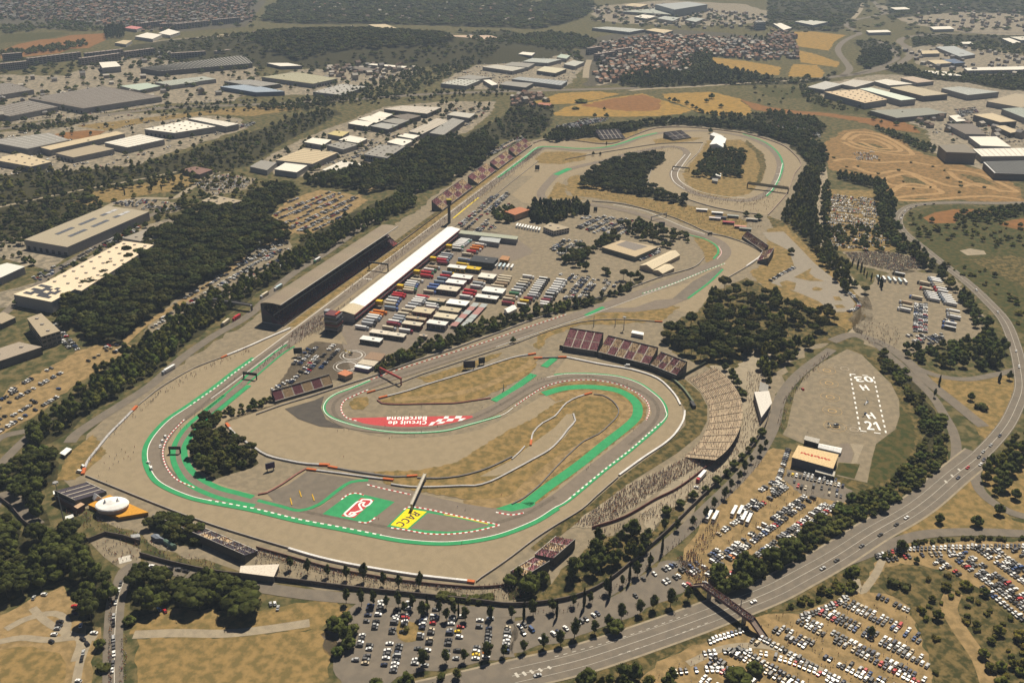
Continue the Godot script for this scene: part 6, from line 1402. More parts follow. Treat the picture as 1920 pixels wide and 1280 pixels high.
# ---------------------------------------------------------------- stands
const SEAT_RED := Color(.24,.095,.11)
const SEAT_SAND := Color(.47,.345,.21)
const SEAT_DARK := Color(.055,.05,.065)
var crowds := {}       # where -> list of places
func crowd_at(where: String,p: Vector3):
	if not crowds.has(where): crowds[where] = []
	crowds[where].append(p)
func stand(label: String,a: Array,b: Array,c: Array,h0: float,h1: float,rows: int,pattern: Array,fill: float,back := Color(.10,.095,.09)) -> Node3D:
	var A := Vector2(a[0],a[1]); var B := Vector2(b[0],b[1]); var C := Vector2(c[0],c[1])
	var ux := (B - A).normalized()
	var uz := ux.orthogonal()
	if uz.dot(C - A) < 0: uz = -uz
	var depth := (C - A).dot(uz)
	var L := A.distance_to(B)
	var o := thing("grandstand",label,"grandstand",Vector3(A.x,0,A.y))
	var at := func(x: float,y: float,z: float) -> Vector3:
		var q := ux * x + uz * z
		return Vector3(q.x,y,q.y)
	var flip := ux.cross(uz) < 0
	var face := func(m: MB,p0: Vector3,p1: Vector3,p2: Vector3,p3: Vector3,col: Color):
		if flip: m.quad(p0,p1,p2,p3,col)
		else: m.quad(p3,p2,p1,p0,col)
	var m := MB.new()
	face.call(m,at.call(0,-.5,0),at.call(L,-.5,0),at.call(L,h0,0),at.call(0,h0,0),back)
	face.call(m,at.call(L,-.5,depth),at.call(0,-.5,depth),at.call(0,h1 + 1.0,depth),at.call(L,h1 + 1.0,depth),back)
	face.call(m,at.call(0,-.5,depth),at.call(0,-.5,0),at.call(0,h0,0),at.call(0,h1,depth),back)
	face.call(m,at.call(L,-.5,0),at.call(L,-.5,depth),at.call(L,h1,depth),at.call(L,h0,0),back)
	part("carcass",m,o)
	m = MB.new()
	m.bar(at.call(0,h0 + .5,-.1),at.call(L,h0 + .5,-.1),.5,Color(.45,.42,.38))
	part("front_rail",m,o)
	m = MB.new()
	m.bar(at.call(0,h1 + 1,depth),at.call(L,h1 + 1,depth),.4,Color(.3,.28,.26))
	part("back_rail",m,o)
	var tiers := pattern.size()
	for t in tiers:
		var n: int = pattern[t].length()
		for k in n:
			var ch: String = pattern[t][k]
			var col: Color = {"r": SEAT_RED,"s": SEAT_SAND,"d": SEAT_DARK,"w": Color(.5,.45,.38)}[ch]
			m = MB.new()
			var x0 := L * k / n + .5; var x1 := L * (k + 1) / n - .5
			var r0 := rows * t / tiers; var r1 := rows * (t + 1) / tiers
			for r in range(r0,r1):
				var z0 := depth * r / rows; var z1 := depth * (r + 1) / rows
				if r == r1 - 1 and t < tiers - 1: col = Color(.36,.32,.27)
				var y0 := lerpf(h0,h1,float(r) / rows); var y1 := lerpf(h0,h1,float(r + 1) / rows)
				face.call(m,at.call(x0,y0,z0),at.call(x1,y0,z0),at.call(x1,y1,z0),at.call(x0,y1,z0),col * .9)
				face.call(m,at.call(x0,y1,z0),at.call(x1,y1,z0),at.call(x1,y1,z1),at.call(x0,y1,z1),col)
				var want := int((x1 - x0) * fill * rnd(.3,1.5))
				for w in want:
					var p: Vector3 = at.call(rnd(x0,x1),y1 - .45,(z0 + z1) * .5)
					crowd_at("seated " + label.substr(0,60),p + o.position)
			part("seat_block",m,o)
	for k in range(1,pattern[0].length()):
		m = MB.new()
		var x: float = L * k / pattern[0].length()
		face.call(m,at.call(x - .5,h0 + .3,0),at.call(x + .5,h0 + .3,0),at.call(x + .5,h1 + .3,depth),at.call(x - .5,h1 + .3,depth),Color(.38,.34,.29))
		part("aisle",m,o)
	return o
func stands():
	var A := Vector2(-233,-887); var B := Vector2(-145,-1143)
	var ux := (B - A).normalized(); var uz := ux.orthogonal()
	if uz.x > 0: uz = -uz
	var L := A.distance_to(B)
	var o := thing("grandstand","huge main grandstand with a long tan roof beside the straight","grandstand",Vector3(A.x,0,A.y))
	var at := func(x: float,y: float,z: float) -> Vector3:
		var q := ux * x + uz * z
		return Vector3(q.x,y,q.y)
	var m := MB.new()
	var dk := Color(.10,.095,.10)
	m.prism(PackedVector2Array([uz * 1.0,ux * L + uz * 1.0,ux * L + uz * 23.0,uz * 23.0]),-.5,1.5,Color(.42,.38,.32),Color(.3,.27,.24))
	part("base",m,o)
	for tier in 2:
		var z0: float = [0.0,9.5][tier]; var y0: float = [1.6,10.0][tier]
		var rows: int = [13,13][tier]
		m = MB.new()
		for r in rows:
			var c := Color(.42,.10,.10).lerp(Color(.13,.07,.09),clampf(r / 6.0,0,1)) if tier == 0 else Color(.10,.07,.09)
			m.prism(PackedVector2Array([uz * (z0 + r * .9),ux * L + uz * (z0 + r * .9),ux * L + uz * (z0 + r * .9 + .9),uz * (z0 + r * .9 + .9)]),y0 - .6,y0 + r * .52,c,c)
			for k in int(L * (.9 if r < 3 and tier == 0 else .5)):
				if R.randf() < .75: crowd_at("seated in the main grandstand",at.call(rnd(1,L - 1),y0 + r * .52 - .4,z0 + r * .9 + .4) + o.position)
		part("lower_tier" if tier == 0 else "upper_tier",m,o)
	m = MB.new()
	m.bar(at.call(0,10.2,9.3),at.call(L,10.2,9.3),.7,Color(.40,.37,.33))
	part("tier_rail",m,o)
	m = MB.new()
	m.prism(PackedVector2Array([uz * 22.3,ux * L + uz * 22.3,ux * L + uz * 23.0,uz * 23.0]),1.5,21,Color(.22,.20,.18),dk)
	part("back_wall",m,o)
	for x in [.3,L - .3]:
		m = MB.new()
		m.tri(at.call(x,1.5,0),at.call(x,1.5,22),at.call(x,18,22),dk)
		m.tri(at.call(x,1.5,0),at.call(x,18,22),at.call(x,8,9),dk)
		part("end_wall",m,o)
	for k in 15:
		m = MB.new()
		m.bar(at.call(L * (k + .5) / 15,9.5,9.6),at.call(L * (k + .5) / 15,22.5,10.5),.45,Color(.25,.24,.23))
		part("column",m,o)
	m = MB.new()
	var rc := Color(.245,.20,.145)
	var sec := [Vector2(-1.0,23.6),Vector2(8,24.2),Vector2(16,23.8),Vector2(21,22.8),Vector2(24.2,20.8)]
	for k in 4:
		for j in 24:
			var x0 := -1.0 + (L + 2) * j / 24; var x1 := -1.0 + (L + 2) * (j + 1) / 24
			var p0: Vector2 = sec[k]; var p1: Vector2 = sec[k + 1]
			var c := rc * (.92 + .12 * ((j * 7 + 3) % 5) / 5.0)
			var q := [at.call(x0,p0.y,p0.x),at.call(x1,p0.y,p0.x),at.call(x1,p1.y,p1.x),at.call(x0,p1.y,p1.x)]
			if (q[1] - q[0]).cross(q[2] - q[0]).y > 0: m.quad(q[0],q[1],q[2],q[3],c)
			else: m.quad(q[3],q[2],q[1],q[0],c)
			for i in 4: q[i] -= Vector3(0,.6,0)
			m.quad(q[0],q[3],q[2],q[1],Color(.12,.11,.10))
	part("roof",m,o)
	m = MB.new()
	m.bar(at.call(-1,23.3,-1.2),at.call(L + 1,23.3,-1.2),.9,Color(.42,.40,.36))
	part("roof_fascia",m,o)
	stand("sand and rust open stand opposite the tall tower",[-99,-1284],[-62,-1402],[-116,-1282],2,13,24,["srsrsr","rsrsrs"],.35)
	stand("second open stand up the straight",[-54,-1420],[-29,-1503],[-73,-1415],2,12,24,["srsr","rsrs"],.3)
	stand("third open stand up the straight",[-25,-1513],[-1,-1588],[-41,-1511],2,11,20,["srsr","rsrs"],.3)
	stand("farthest open stand up the straight, beside turn one",[3,-1599],[31,-1681],[-16,-1586],2,12,20,["srsrs","rsrsr"],.3)
	stand("black stand with white aisles behind turns one and two",[156,-1729],[202,-1740],[154,-1767],2,10,20,["dddddd","dddddd"],.2)
	stand("small dark stand inside turn three",[287,-1732],[324,-1755],[322,-1786],2,9,14,["ddd","ddd"],.25)
	stand("purple seated left block of the stadium stand",[49,-836],[81,-825],[59,-857],5,14,26,["rrrr","rrrr"],.25)
	stand("chequered middle block of the stadium stand",[82,-824],[127,-797.7],[88,-844],5,14,28,["srsrsr","rsrsrs"],.35)
	stand("chequered right block of the stadium stand",[128,-797.7],[149.4,-776.4],[137,-810],5,13,24,["srsr","rsrs"],.6)
	stand("small striped stand beside the turn ten car park",[-202.2,-723.2],[-158.4,-756.2],[-206.8,-727.4],2,9,16,["rsrsrs"],.02)
	stand("dark stand at the lower left corner",[-312.4,-596],[-292.4,-583.8],[-323.7,-574.1],2,8,20,["dddd"],.15)
	stand("long dark stand along the lower wall",[-240.7,-559.6],[-166.2,-516.3],[-245,-548.7],2,6,14,["dsdddsdd","ddsdsddd"],.55)
	stand("red filled stand below turn thirteen, upper block",[16.8,-515.2],[31.6,-535.3],[25.8,-501.8],3,7,18,["rsr","rsr"],1.1)
	stand("red filled stand below turn thirteen, lower block",[0.8,-497.2],[16.4,-512.4],[6.8,-483.9],3,7,16,["rsr","srs"],1.1)
	stand("crowded small stand at the tip of turn nine",[295,-1182],[309,-1125],[303,-1177],3,9,16,["srs","rsr"],.9)
	stand("rear block of the crowded stand at turn nine",[309,-1125],[294,-1090],[320,-1118],3,9,14,["sr","rs"],.9)
	o = thing("terrace","curved pale concrete terrace round the outside of turn twelve","terrace")
	var line := smooth(V2([160.8,-778,166.3,-762.5,169.6,-743.4,169.6,-725,165.3,-701.7,157.4,-679.5,146.5,-658.4,135.4,-644.5]),5)
	var steps := 20
	for r in steps:
		m = MB.new()
		var p0 := offset(line,-r * 1.35); var p1 := offset(line,-(r + 1) * 1.35)
		var c := Color(.40,.31,.21) * (rnd(.86,1.06) if r % 4 else .78)
		for i in line.size() - 1:
			var y0 := r * .42; var y1 := (r + 1) * .42
			m.quad(Vector3(p0[i + 1].x,y0,p0[i + 1].y),Vector3(p0[i + 1].x,y1,p0[i + 1].y),Vector3(p0[i].x,y1,p0[i].y),Vector3(p0[i].x,y0,p0[i].y),c * .85)
			m.quad(Vector3(p0[i].x,y1,p0[i].y),Vector3(p0[i + 1].x,y1,p0[i + 1].y),Vector3(p1[i + 1].x,y1,p1[i + 1].y),Vector3(p1[i].x,y1,p1[i].y),c)
			if R.randf() < .75: crowd_at("on the curved terrace",Vector3(lerpf(p0[i].x,p1[i].x,.5),y1,lerpf(p0[i].y,p1[i].y,.5)))
			if R.randf() < .5: crowd_at("on the curved terrace",Vector3(lerpf(p0[i + 1].x,p1[i].x,.4),y1,lerpf(p0[i + 1].y,p1[i].y,.4)))
		part("step",m,o)
	for k in 13:
		m = MB.new()
		var q := at_line(line,length(line) * (k + .5) / 13)
		var n: Vector2 = Vector2(-q[1].y,q[1].x)
		m.bar(Vector3(q[0].x,.5,q[0].y),Vector3(q[0].x - n.x * 27,9.0,q[0].y - n.y * 27),.3,Color(.26,.22,.18))
		part("stair_rail",m,o)
	o = shed("orange hospitality deck beside the dark stand",[-298.1,-566.1,-271.2,-551.8,-253.1,-557.9,-287.8,-578.3],3,Color(.55,.27,.035),Color(.4,.2,.03),"","hospitality deck")
	var t := thing("tent","white oval tent with twin peaks on the orange deck","tent",Vector3.ZERO)
	t.position = Vector3(o.position.x - 2,3.1,o.position.z + 1)
	m = MB.new()
	m.lathe([Vector2(1.0,0),Vector2(1.0,3.2)],20,Color(.45,.35,.28))
	var w := part("tent_wall",m,t)
	w.scale = Vector3(11.0,1,8.6)
	m = MB.new()
	m.lathe([Vector2(1.06,3.0),Vector2(1.0,3.7),Vector2(.6,4.6),Vector2(.22,5.6),Vector2(0,6.4)],20,Color(.8,.79,.77))
	w = part("tent_roof",m,t)
	w.scale = Vector3(11.0,1,8.6)
	for s in [-1,1]:
		m = MB.new()
		m.lathe([Vector2(1.6,4.6),Vector2(.5,6.3),Vector2(.12,7.6),Vector2(0,7.7)],10,Color(.8,.79,.77),Vector3(4.0 * s,.3,-1.0 * s))
		part("tent_peak",m,t)
	tent("white pointed tent between dark stand and orange deck",[-298.7,-574,-296.1,-571.4,-289.8,-572.9,-296.1,-578.1],3,WHITE,3.5)
	tent("white awning below the tall light mast",[-308.5,-551.7,-305.7,-546.7,-302.3,-551.8,-304.8,-554.3],3,WHITE,1)
	tent("white pavilion in front of the lower gate wall",[-255.9,-531.2,-253.8,-528.3,-248.2,-529.6,-250.7,-532.5],3,WHITE,1.5)
	tent("dark blue awning under the lower trees",[-242.2,-530.9,-237,-527.5,-230.6,-526.4,-237.4,-532.8],3,Color(.2,.23,.28),1)
	tent("green awning row under the lower trees",[-231.8,-525.8,-223.9,-520.1,-221,-520.8,-229.8,-527],3,Color(.22,.33,.26),1)
# ---------------------------------------------------------------- paddock
const BODY := {"white": Color(.74,.74,.73),"cream": Color(.60,.53,.40),"silver": Color(.42,.44,.47),"grey": Color(.24,.25,.27),"red": Color(.48,.03,.04),"orange": Color(.62,.20,.03),"yellow": Color(.68,.46,.02),"blue": Color(.10,.16,.38),"slate": Color(.22,.28,.36),"black": Color(.03,.03,.035),"green": Color(.06,.2,.1),"pale blue": Color(.5,.62,.68),"maroon": Color(.22,.03,.05),"tan": Color(.40,.30,.2)}
func lorry(label: String,x: float,z: float,dir: Vector2,body: String,cab: String,len := 15.5,group := "race lorries in the paddock",cabful := true) -> Node3D:
	var o := thing("lorry" if cabful else "trailer",label,"lorry" if cabful else "trailer",Vector3(x,0,z),-dir.angle(),group)
	var c: Color = BODY[body]
	var tl := len - 3.0 if cabful else len
	var m := MB.new()
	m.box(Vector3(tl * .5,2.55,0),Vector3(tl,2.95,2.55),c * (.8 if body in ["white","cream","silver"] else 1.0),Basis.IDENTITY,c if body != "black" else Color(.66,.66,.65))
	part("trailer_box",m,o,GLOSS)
	m = MB.new()
	m.box(Vector3(tl * .5,.9,0),Vector3(tl * .96,.35,2.2),Color(.05,.05,.05))
	part("chassis",m,o)
	if cabful:
		m = MB.new(); var k: Color = BODY[cab]
		m.box(Vector3(tl + 1.75,1.5,0),Vector3(2.3,2.0,2.45),k)
		m.box(Vector3(tl + 1.6,2.95,0),Vector3(1.9,1.0,2.35),k)
		m.quad(Vector3(tl + 2.55,3.3,1.1),Vector3(tl + 2.9,2.5,1.1),Vector3(tl + 2.9,2.5,-1.1),Vector3(tl + 2.55,3.3,-1.1),k)
		part("cab",m,o,GLOSS)
		m = MB.new()
		m.box(Vector3(tl + 2.92,1.95,0),Vector3(.06,.9,2.1),Color(.02,.022,.03))
		part("windscreen",m,o,GLASS)
	for wx in ([1.2,2.5,3.8,tl - .3,tl + 1.9] if cabful else [1.2,2.5,tl - 1.5]):
		for s in [-1,1]:
			var w := obj("wheel",WHEEL,o)
			w.position = Vector3(wx,.5,1.1 * s)
			w.basis = Basis(Vector3.RIGHT,PI / 2 * s).scaled(Vector3(1.4,1.4,1.4))
	return o
func lorry_row(where: String,dir: Vector2,list: Array,len := 15.5,cabful := true):
	for i in list.size() / 4:
		var b: String = list[i * 4 + 2]
		lorry("%s %s, %s from the far end of %s" % [b,"lorry" if cabful else "trailer",nth(i),where],list[i * 4],list[i * 4 + 1],dir,b,list[i * 4 + 3],len,"lorries of " + where,cabful)
func unit(label: String,a: Array,b: Array,dir: Vector2,h: float,roof: Color,wall: Color):
	var A := Vector2(a[0],a[1]); var d := Vector2(b[0],b[1]) - A
	var n := dir.orthogonal()
	var w := d.dot(dir); var t := d.dot(n)
	var o := thing("hospitality_unit",label,"hospitality unit",Vector3(A.x,0,A.y),0,"hospitality units in the paddock")
	var q := PackedVector2Array([Vector2.ZERO,dir * w,dir * w + n * t,n * t])
	var m := MB.new()
	m.prism(shrink(q,.5),-.1,h - .4,wall,wall)
	part("body",m,o)
	m = MB.new()
	m.prism(q,h - .4,h,roof * .9,roof)
	part("roof",m,o)
	for k in 4:
		m = MB.new()
		var e := n * t if (n * t).y > 0 else Vector2.ZERO
		var p := e + dir * w * (k + .5) / 4
		m.box(Vector3(p.x,h * .5,p.y),Vector3(absf(w) / 5.5,h * .4,.8),Color(.04,.045,.055),Basis(Vector3.UP,-dir.angle()))
		part("window",m,o,GLASS)
	m = MB.new()
	var cc := dir * w * .6 + n * t * .5
	m.box(Vector3(cc.x,h + .4,cc.y),Vector3(2.4,.8,1.6),Color(.4,.4,.4),Basis(Vector3.UP,-dir.angle()))
	part("roof_unit",m,o)
func paddock():
	var D := (Vector2(-132,-920) - Vector2(-145,-924)).normalized()
	var A := Vector2(-160,-896); var B := Vector2(-68,-1176); var C := Vector2(-175,-915)
	var ux := (B - A).normalized(); var uz := ux.orthogonal()
	if uz.dot(C - A) < 0: uz = -uz
	var L := A.distance_to(B)
	var W := 18.0
	var o := thing("pit_building","long white roofed pit building between straight and paddock","pit building",Vector3(A.x,0,A.y))
	var at := func(x: float,y: float,z: float) -> Vector3:
		var q := ux * x + uz * z
		return Vector3(q.x,y,q.y)
	var m := MB.new()
	m.prism(PackedVector2Array([uz * 1.5,ux * L + uz * 1.5,ux * L + uz * (W - 1),uz * (W - 1)]),-.2,9.4,Color(.30,.28,.27),GREYR)
	part("wall",m,o)
	for lev in [[9.0,1.3,Color(.30,.04,.06)],[5.6,.5,Color(.32,.30,.29)],[4.4,1.0,Color(.26,.05,.07)]]:
		m = MB.new()
		m.bar(at.call(0,lev[0],-.2 if lev[0] < 8 else .4),at.call(L,lev[0],-.2 if lev[0] < 8 else .4),lev[1],lev[2])
		part("balcony_band",m,o)
	for k in 36:
		m = MB.new()
		var p: Vector3 = at.call(L * (k + .5) / 36,2.0,1.3)
		m.box(p,Vector3(L / 36 * .7,3.2,.5),Color(.05,.05,.06),Basis(Vector3.UP,-ux.angle()))
		part("garage_door",m,o)
	for k in 40:
		m = MB.new()
		var p: Vector3 = at.call(L * (k + .5) / 40,7.2,1.3)
		m.box(p,Vector3(L / 40 * .8,1.9,.5),Color(.05,.06,.07),Basis(Vector3.UP,-ux.angle()))
		part("window",m,o,GLASS)
	var seam := 22.0
	for k in 14:
		var x0 := seam + (L - seam) * k / 14 + .15 if k else seam; var x1 := seam + (L - seam) * (k + 1) / 14
		m = MB.new()
		roof_piece(m,at,x0,x1,W,Color(.80,.80,.79))
		part("roof_panel",m,o)
	m = MB.new()
	roof_piece(m,at,-1.0,seam - .2,W,Color(.52,.44,.31))
	part("roof_panel",m,o)
	o = thing("control_tower","dark glazed race control tower with an orange red top","control tower",Vector3.ZERO)
	var cp := Vector2(-178,-876)
	o.position = Vector3(cp.x,0,cp.y)
	var yb := Basis(Vector3.UP,-ux.angle())
	for f in 4:
		m = MB.new()
		m.box(Vector3(0,2.4 + f * 4.4,0),Vector3(12.5 - (1.5 if f == 0 else 0.0),2.6,13),Color(.035,.038,.045),yb)
		part("window_band",m,o,GLASS)
		m = MB.new()
		m.box(Vector3(0,4.5 + f * 4.4,0),Vector3(13.4,1.6,14),Color(.20,.06,.06) if f == 1 else Color(.23,.23,.24),yb)
		part("floor_band",m,o)
	m = MB.new()
	m.box(Vector3(0,19.2,0),Vector3(12,1.4,12.5),Color(.14,.05,.055),yb)
	part("roof",m,o)
	m = MB.new()
	m.box(yb * Vector3(0,20.1,5.0) ,Vector3(9,1.6,1.6),Color(.62,.08,.03),yb)
	part("sign_panel",m,o)
	m = MB.new()
	m.box(yb * Vector3(3.5,10,-8.6),Vector3(6,21,4.5),Color(.33,.34,.36),yb)
	part("stair_shaft",m,o)
	var yb5 := [-141,-940,-124,-986,-110,-1032,-95,-1077,-79,-1122]
	for k in 5:
		o = thing("kiosk","yellow box cabin behind the pits, %s from the control tower" % nth(k),"cabin",Vector3(yb5[k * 2],0,yb5[k * 2 + 1]),-D.angle(),"yellow cabins behind the pits")
		m = MB.new()
		m.box(Vector3(0,5.2,0),Vector3(7,4.6,5),Color(.52,.32,.01),Basis.IDENTITY,Color(.62,.42,.02))
		part("cabin",m,o)
		for s in [[-3,-2],[3,-2],[-3,2],[3,2]]:
			m = MB.new()
			m.box(Vector3(s[0],1.4,s[1]),Vector3(.5,3.2,.5),Color(.25,.24,.23))
			part("leg",m,o)
	lorry_row("the first row behind the pits",D,[-67,-1159,"white","pale blue",-69,-1155,"white","green",-70,-1151,"white","pale blue",-71.5,-1146.4,"white","silver",-72.9,-1142.2,"white","silver",-74.9,-1137.4,"white","white",-76.6,-1131.9,"white","green",-75.7,-1122.9,"black","silver",
		-87.2,-1103.8,"silver","silver",-88.5,-1096,"grey","slate",-90,-1090.3,"white","slate",-91.4,-1082.7,"red","slate",-89.7,-1073.4,"maroon","black",
		-99.8,-1058.5,"tan","silver",-103.4,-1049.4,"white","green",-106,-1040.5,"red","green",-105.7,-1030.1,"red","red"])
	lorry_row("the second block behind the pits",D,[-115.6,-1016.1,"cream","white",-119.1,-1009.3,"white","silver",-120.2,-1002.7,"white","blue",-120.7,-996.1,"silver","blue",-120.6,-989.6,"cream","green",-120.7,-983.2,"cream","black",
		-130.5,-973.4,"red","red",-131.2,-967.2,"red","red",-134.1,-960.2,"silver","blue",-135.4,-952.5,"white","blue",-136.1,-944.2,"cream","blue",-134.8,-934,"slate","blue",
		-145.2,-923.5,"orange","orange",-148.4,-917,"orange","orange",-149.1,-912,"white","silver",-150,-906.4,"white","slate",-152.5,-899.4,"silver","black",-152.9,-892.6,"silver","black"])
	lorry_row("the second paddock row",D,[-47.5,-1141.1,"white","silver",-51.1,-1132.8,"orange","orange",-53.4,-1124.7,"orange","white",-56.9,-1114.7,"red","grey",-62.3,-1104.7,"cream","tan",-65.7,-1085.5,"slate","blue",-66.7,-1069.7,"yellow","yellow",-76.2,-1050.4,"yellow","grey",-81.6,-1039.6,"slate","yellow",-83.3,-1029.1,"red","maroon",-85.8,-1021.2,"slate","grey",-88.5,-1010.3,"slate","blue",-93.1,-1000.3,"blue","blue",-94.8,-992.1,"blue","slate",-98,-981.6,"cream","blue",
		-103.6,-966.5,"red","red",-105.4,-961.1,"white","grey",-107.2,-955.7,"white","silver",-108.3,-950.4,"white","grey",-111.1,-943.6,"silver","grey",-113.1,-936.1,"white","grey",-116.1,-927.3,"cream","grey",-119,-918.6,"cream","tan",-122,-910.8,"silver","slate",-122.9,-904.5,"silver","slate",-126.5,-898.2,"white","slate",-127.5,-892.7,"maroon","maroon",-130.5,-882.6,"cream","silver",-113.2,-876.5,"white","maroon",-157.9,-883.1,"white","silver"],15)
	lorry_row("the third paddock row",D,[-44.6,-1014.3,"tan","tan",-44.9,-1008.5,"silver","white",-47.2,-998.6,"white","silver",-53.6,-985.4,"red","red",-54.9,-975.9,"red","red",-57.4,-968,"white","white",-92.7,-944.9,"white","silver",-91.3,-937.6,"white","silver"],15)
	lorry_row("the cream trailer row",D,[-15.6,-1029.7,"cream","tan",-16.7,-1022.9,"cream","tan",-17.7,-1015.3,"cream","tan",-20,-1007.7,"tan","tan",-24,-999.3,"cream","tan"],15,false)
	lorry_row("the fourth paddock row",D,[11.3,-1031.5,"white","white",8.5,-1018.7,"cream","tan",6.4,-1011.1,"cream","grey",4,-1003.5,"black","grey",1.6,-995.3,"silver","grey",-1.3,-987.2,"white","grey",-3.6,-978.4,"green","white",-7.6,-969.7,"tan","white",-10.4,-961.9,"cream","tan",-11.4,-951.2,"maroon","red"],14)
	lorry_row("the dark sided lorry row",D,[30.1,-1025.3,"black","black",27.8,-1016.8,"black","black",26.2,-1010.9,"white","black",24.3,-1005.1,"black","black",23,-999.3,"white","black",21.2,-992.7,"black","black",19.9,-986.3,"black","black",18.3,-979.1,"white","grey",16.2,-972,"silver","grey",12.1,-964.1,"maroon","grey",8,-956.4,"yellow","black",5.2,-947.3,"black","black"],13)
	lorry_row("the white lorry row by the tree hedge",D,[49.4,-1020.9,"white","white",46.7,-1013.3,"white","white",45,-1005.7,"white","silver",43.2,-998.3,"white","white",40.7,-991.8,"white","silver",38.1,-985.3,"silver","white",36.2,-978.1,"black","black",34.1,-967.9,"silver","black",31.1,-960.2,"maroon","black",29.8,-953.3,"white","black",29.6,-946.6,"white","silver"],13)
	unit("white flat hospitality unit at the top of the third row",[-67,-1028],[-48,-1010],D,6,Color(.70,.69,.66),Color(.3,.08,.08))
	unit("white hospitality unit below the topmost white one",[-72,-1011],[-55,-993],D,6,Color(.74,.73,.71),Color(.35,.2,.2))
	unit("cream rounded hospitality unit beside the blue lorries",[-80,-992],[-61,-972],D,6,Color(.60,.55,.45),Color(.15,.08,.08))
	unit("tan hospitality unit with a green end",[-89,-958],[-73,-944],D,5,Color(.42,.35,.25),Color(.2,.25,.15))
	unit("cream roofed unit over pink stripes",[-100,-926],[-84,-907],D,7,Color(.52,.45,.32),Color(.3,.13,.13))
	unit("tan roofed unit with orange end",[-108,-907],[-89,-895],D,5,Color(.40,.33,.23),Color(.4,.2,.12))
	unit("cream roofed unit over a dark red side",[-109,-892],[-92,-878],D,6,Color(.55,.50,.40),Color(.13,.03,.03))
	unit("bright white square unit in the middle of the paddock",[-67,-951],[-49,-932],D,6,WHITE,Color(.12,.12,.13))
	unit("tan roofed unit below the bright white square",[-74,-931],[-56,-914],D,6,Color(.46,.40,.29),Color(.25,.23,.2))
	unit("broad cream unit above the lowest white one",[-78,-914],[-59,-896],D,6,Color(.56,.50,.38),Color(.3,.28,.25))
	unit("lowest white two storey unit of the paddock",[-84,-893],[-67,-878],D,7,Color(.72,.70,.67),Color(.34,.32,.33))
	unit("large white unit with a slot in its roof",[-30,-989],[-11,-968],D,6,Color(.72,.71,.68),Color(.4,.38,.35))
	unit("white unit with a dark front below the slotted one",[-38,-969],[-17,-953],D,5,Color(.72,.71,.68),Color(.12,.11,.1))
	unit("white unit beside the coaches",[-36,-1031],[-22,-1012],D,6,Color(.66,.65,.58),Color(.25,.22,.2))
	unit("black glass unit with white roof boxes",[-46,-1084],[-23,-1056],D,8,Color(.045,.05,.055),Color(.04,.045,.05))
	unit("white barrel topped unit over the yellow van",[-74,-1058],[-56,-1042],D,6,Color(.70,.70,.68),Color(.6,.42,.03))
	unit("yellow unit beside the black glass one",[-53,-1056],[-39,-1042],D,5,Color(.60,.42,.03),Color(.2,.19,.18))
	unit("white rounded unit near the control tower",[-146,-856],[-128,-841],D,5,Color(.72,.71,.68),Color(.12,.11,.1))
	unit("cream unit above the white rounded one",[-139,-872],[-123,-858],D,5,Color(.60,.55,.47),Color(.2,.18,.17))
	unit("cream cross vaulted unit at the paddock foot",[-121,-866],[-106,-853],D,5,Color(.58,.54,.46),Color(.2,.18,.17))
	unit("small tan unit by the lower hedge",[-91,-863],[-84,-857],D,4,Color(.46,.38,.3),Color(.1,.1,.1))
	tent("white marquee at the hedge corner of the paddock",[-9,-928,-5,-918,5,-931,0,-940],4,WHITE,2)
	var S := Vector2(-D.y,D.x)
	for k in 6:
		var q := Vector2(-40,-942).lerp(Vector2(-58,-891),k / 5.0)
		var q2 := Vector2(-31,-940).lerp(Vector2(-47,-891),k / 5.0)
		awning("%s canteen awning, %s from the top of the left awning row" % ["grey" if k % 2 == 0 else "pink",nth(k)],q,D,[Color(.34,.37,.37),Color(.36,.19,.18)][k % 2])
		awning("%s canteen awning, %s from the top of the right awning row" % ["grey" if k != 1 and k != 2 else "pink",nth(k)],q2,D,[Color(.34,.37,.37),Color(.36,.19,.18)][1 if k == 1 or k == 2 else 0])
	var bd := (Vector2(-22,-1056) - Vector2(-19,-1070)).normalized()
	for k in 5:
		var q := Vector2(-20,-1067).lerp(Vector2(-1,-1062),k / 4.0)
		coach("%s coach, %s from the left in the coach row of the paddock" % ["pale blue" if k in [1,2] else "white",nth(k)],q,bd,BODY["pale blue" if k in [1,2] else "white"])
	var wd := (Vector2(4,-1193) - Vector2(9,-1222)).normalized()
	for k in 9:
		var q := Vector2(5,-1220).lerp(Vector2(34,-1203),k / 8.0)
		coach("white coach, %s from the left in the slanting row by the grey flat building" % nth(k),q,wd,WHITE)
func roof_piece(m: MB,at: Callable,x0: float,x1: float,W: float,col: Color):
	var sec := [Vector2(0,10.2),Vector2(W * .68,12.2),Vector2(W,11.0)]
	for k in 2:
		var p: Vector2 = sec[k]; var q: Vector2 = sec[k + 1]
		for s in 2:
			var dy := Vector3(0,-.5 * s,0)
			var v := [at.call(x0,p.y,p.x) + dy,at.call(x1,p.y,p.x) + dy,at.call(x1,q.y,q.x) + dy,at.call(x0,q.y,q.x) + dy]
			var up: bool = (v[1] - v[0]).cross(v[2] - v[0]).y > 0
			if up == (s == 0): m.quad(v[0],v[1],v[2],v[3],col)
			else: m.quad(v[3],v[2],v[1],v[0],col)
		if k == 0:
			var v := [at.call(x0,p.y,p.x),at.call(x1,p.y,p.x),at.call(x1,p.y - .5,p.x),at.call(x0,p.y - .5,p.x)]
			m.quad(v[0],v[3],v[2],v[1],col * .9)
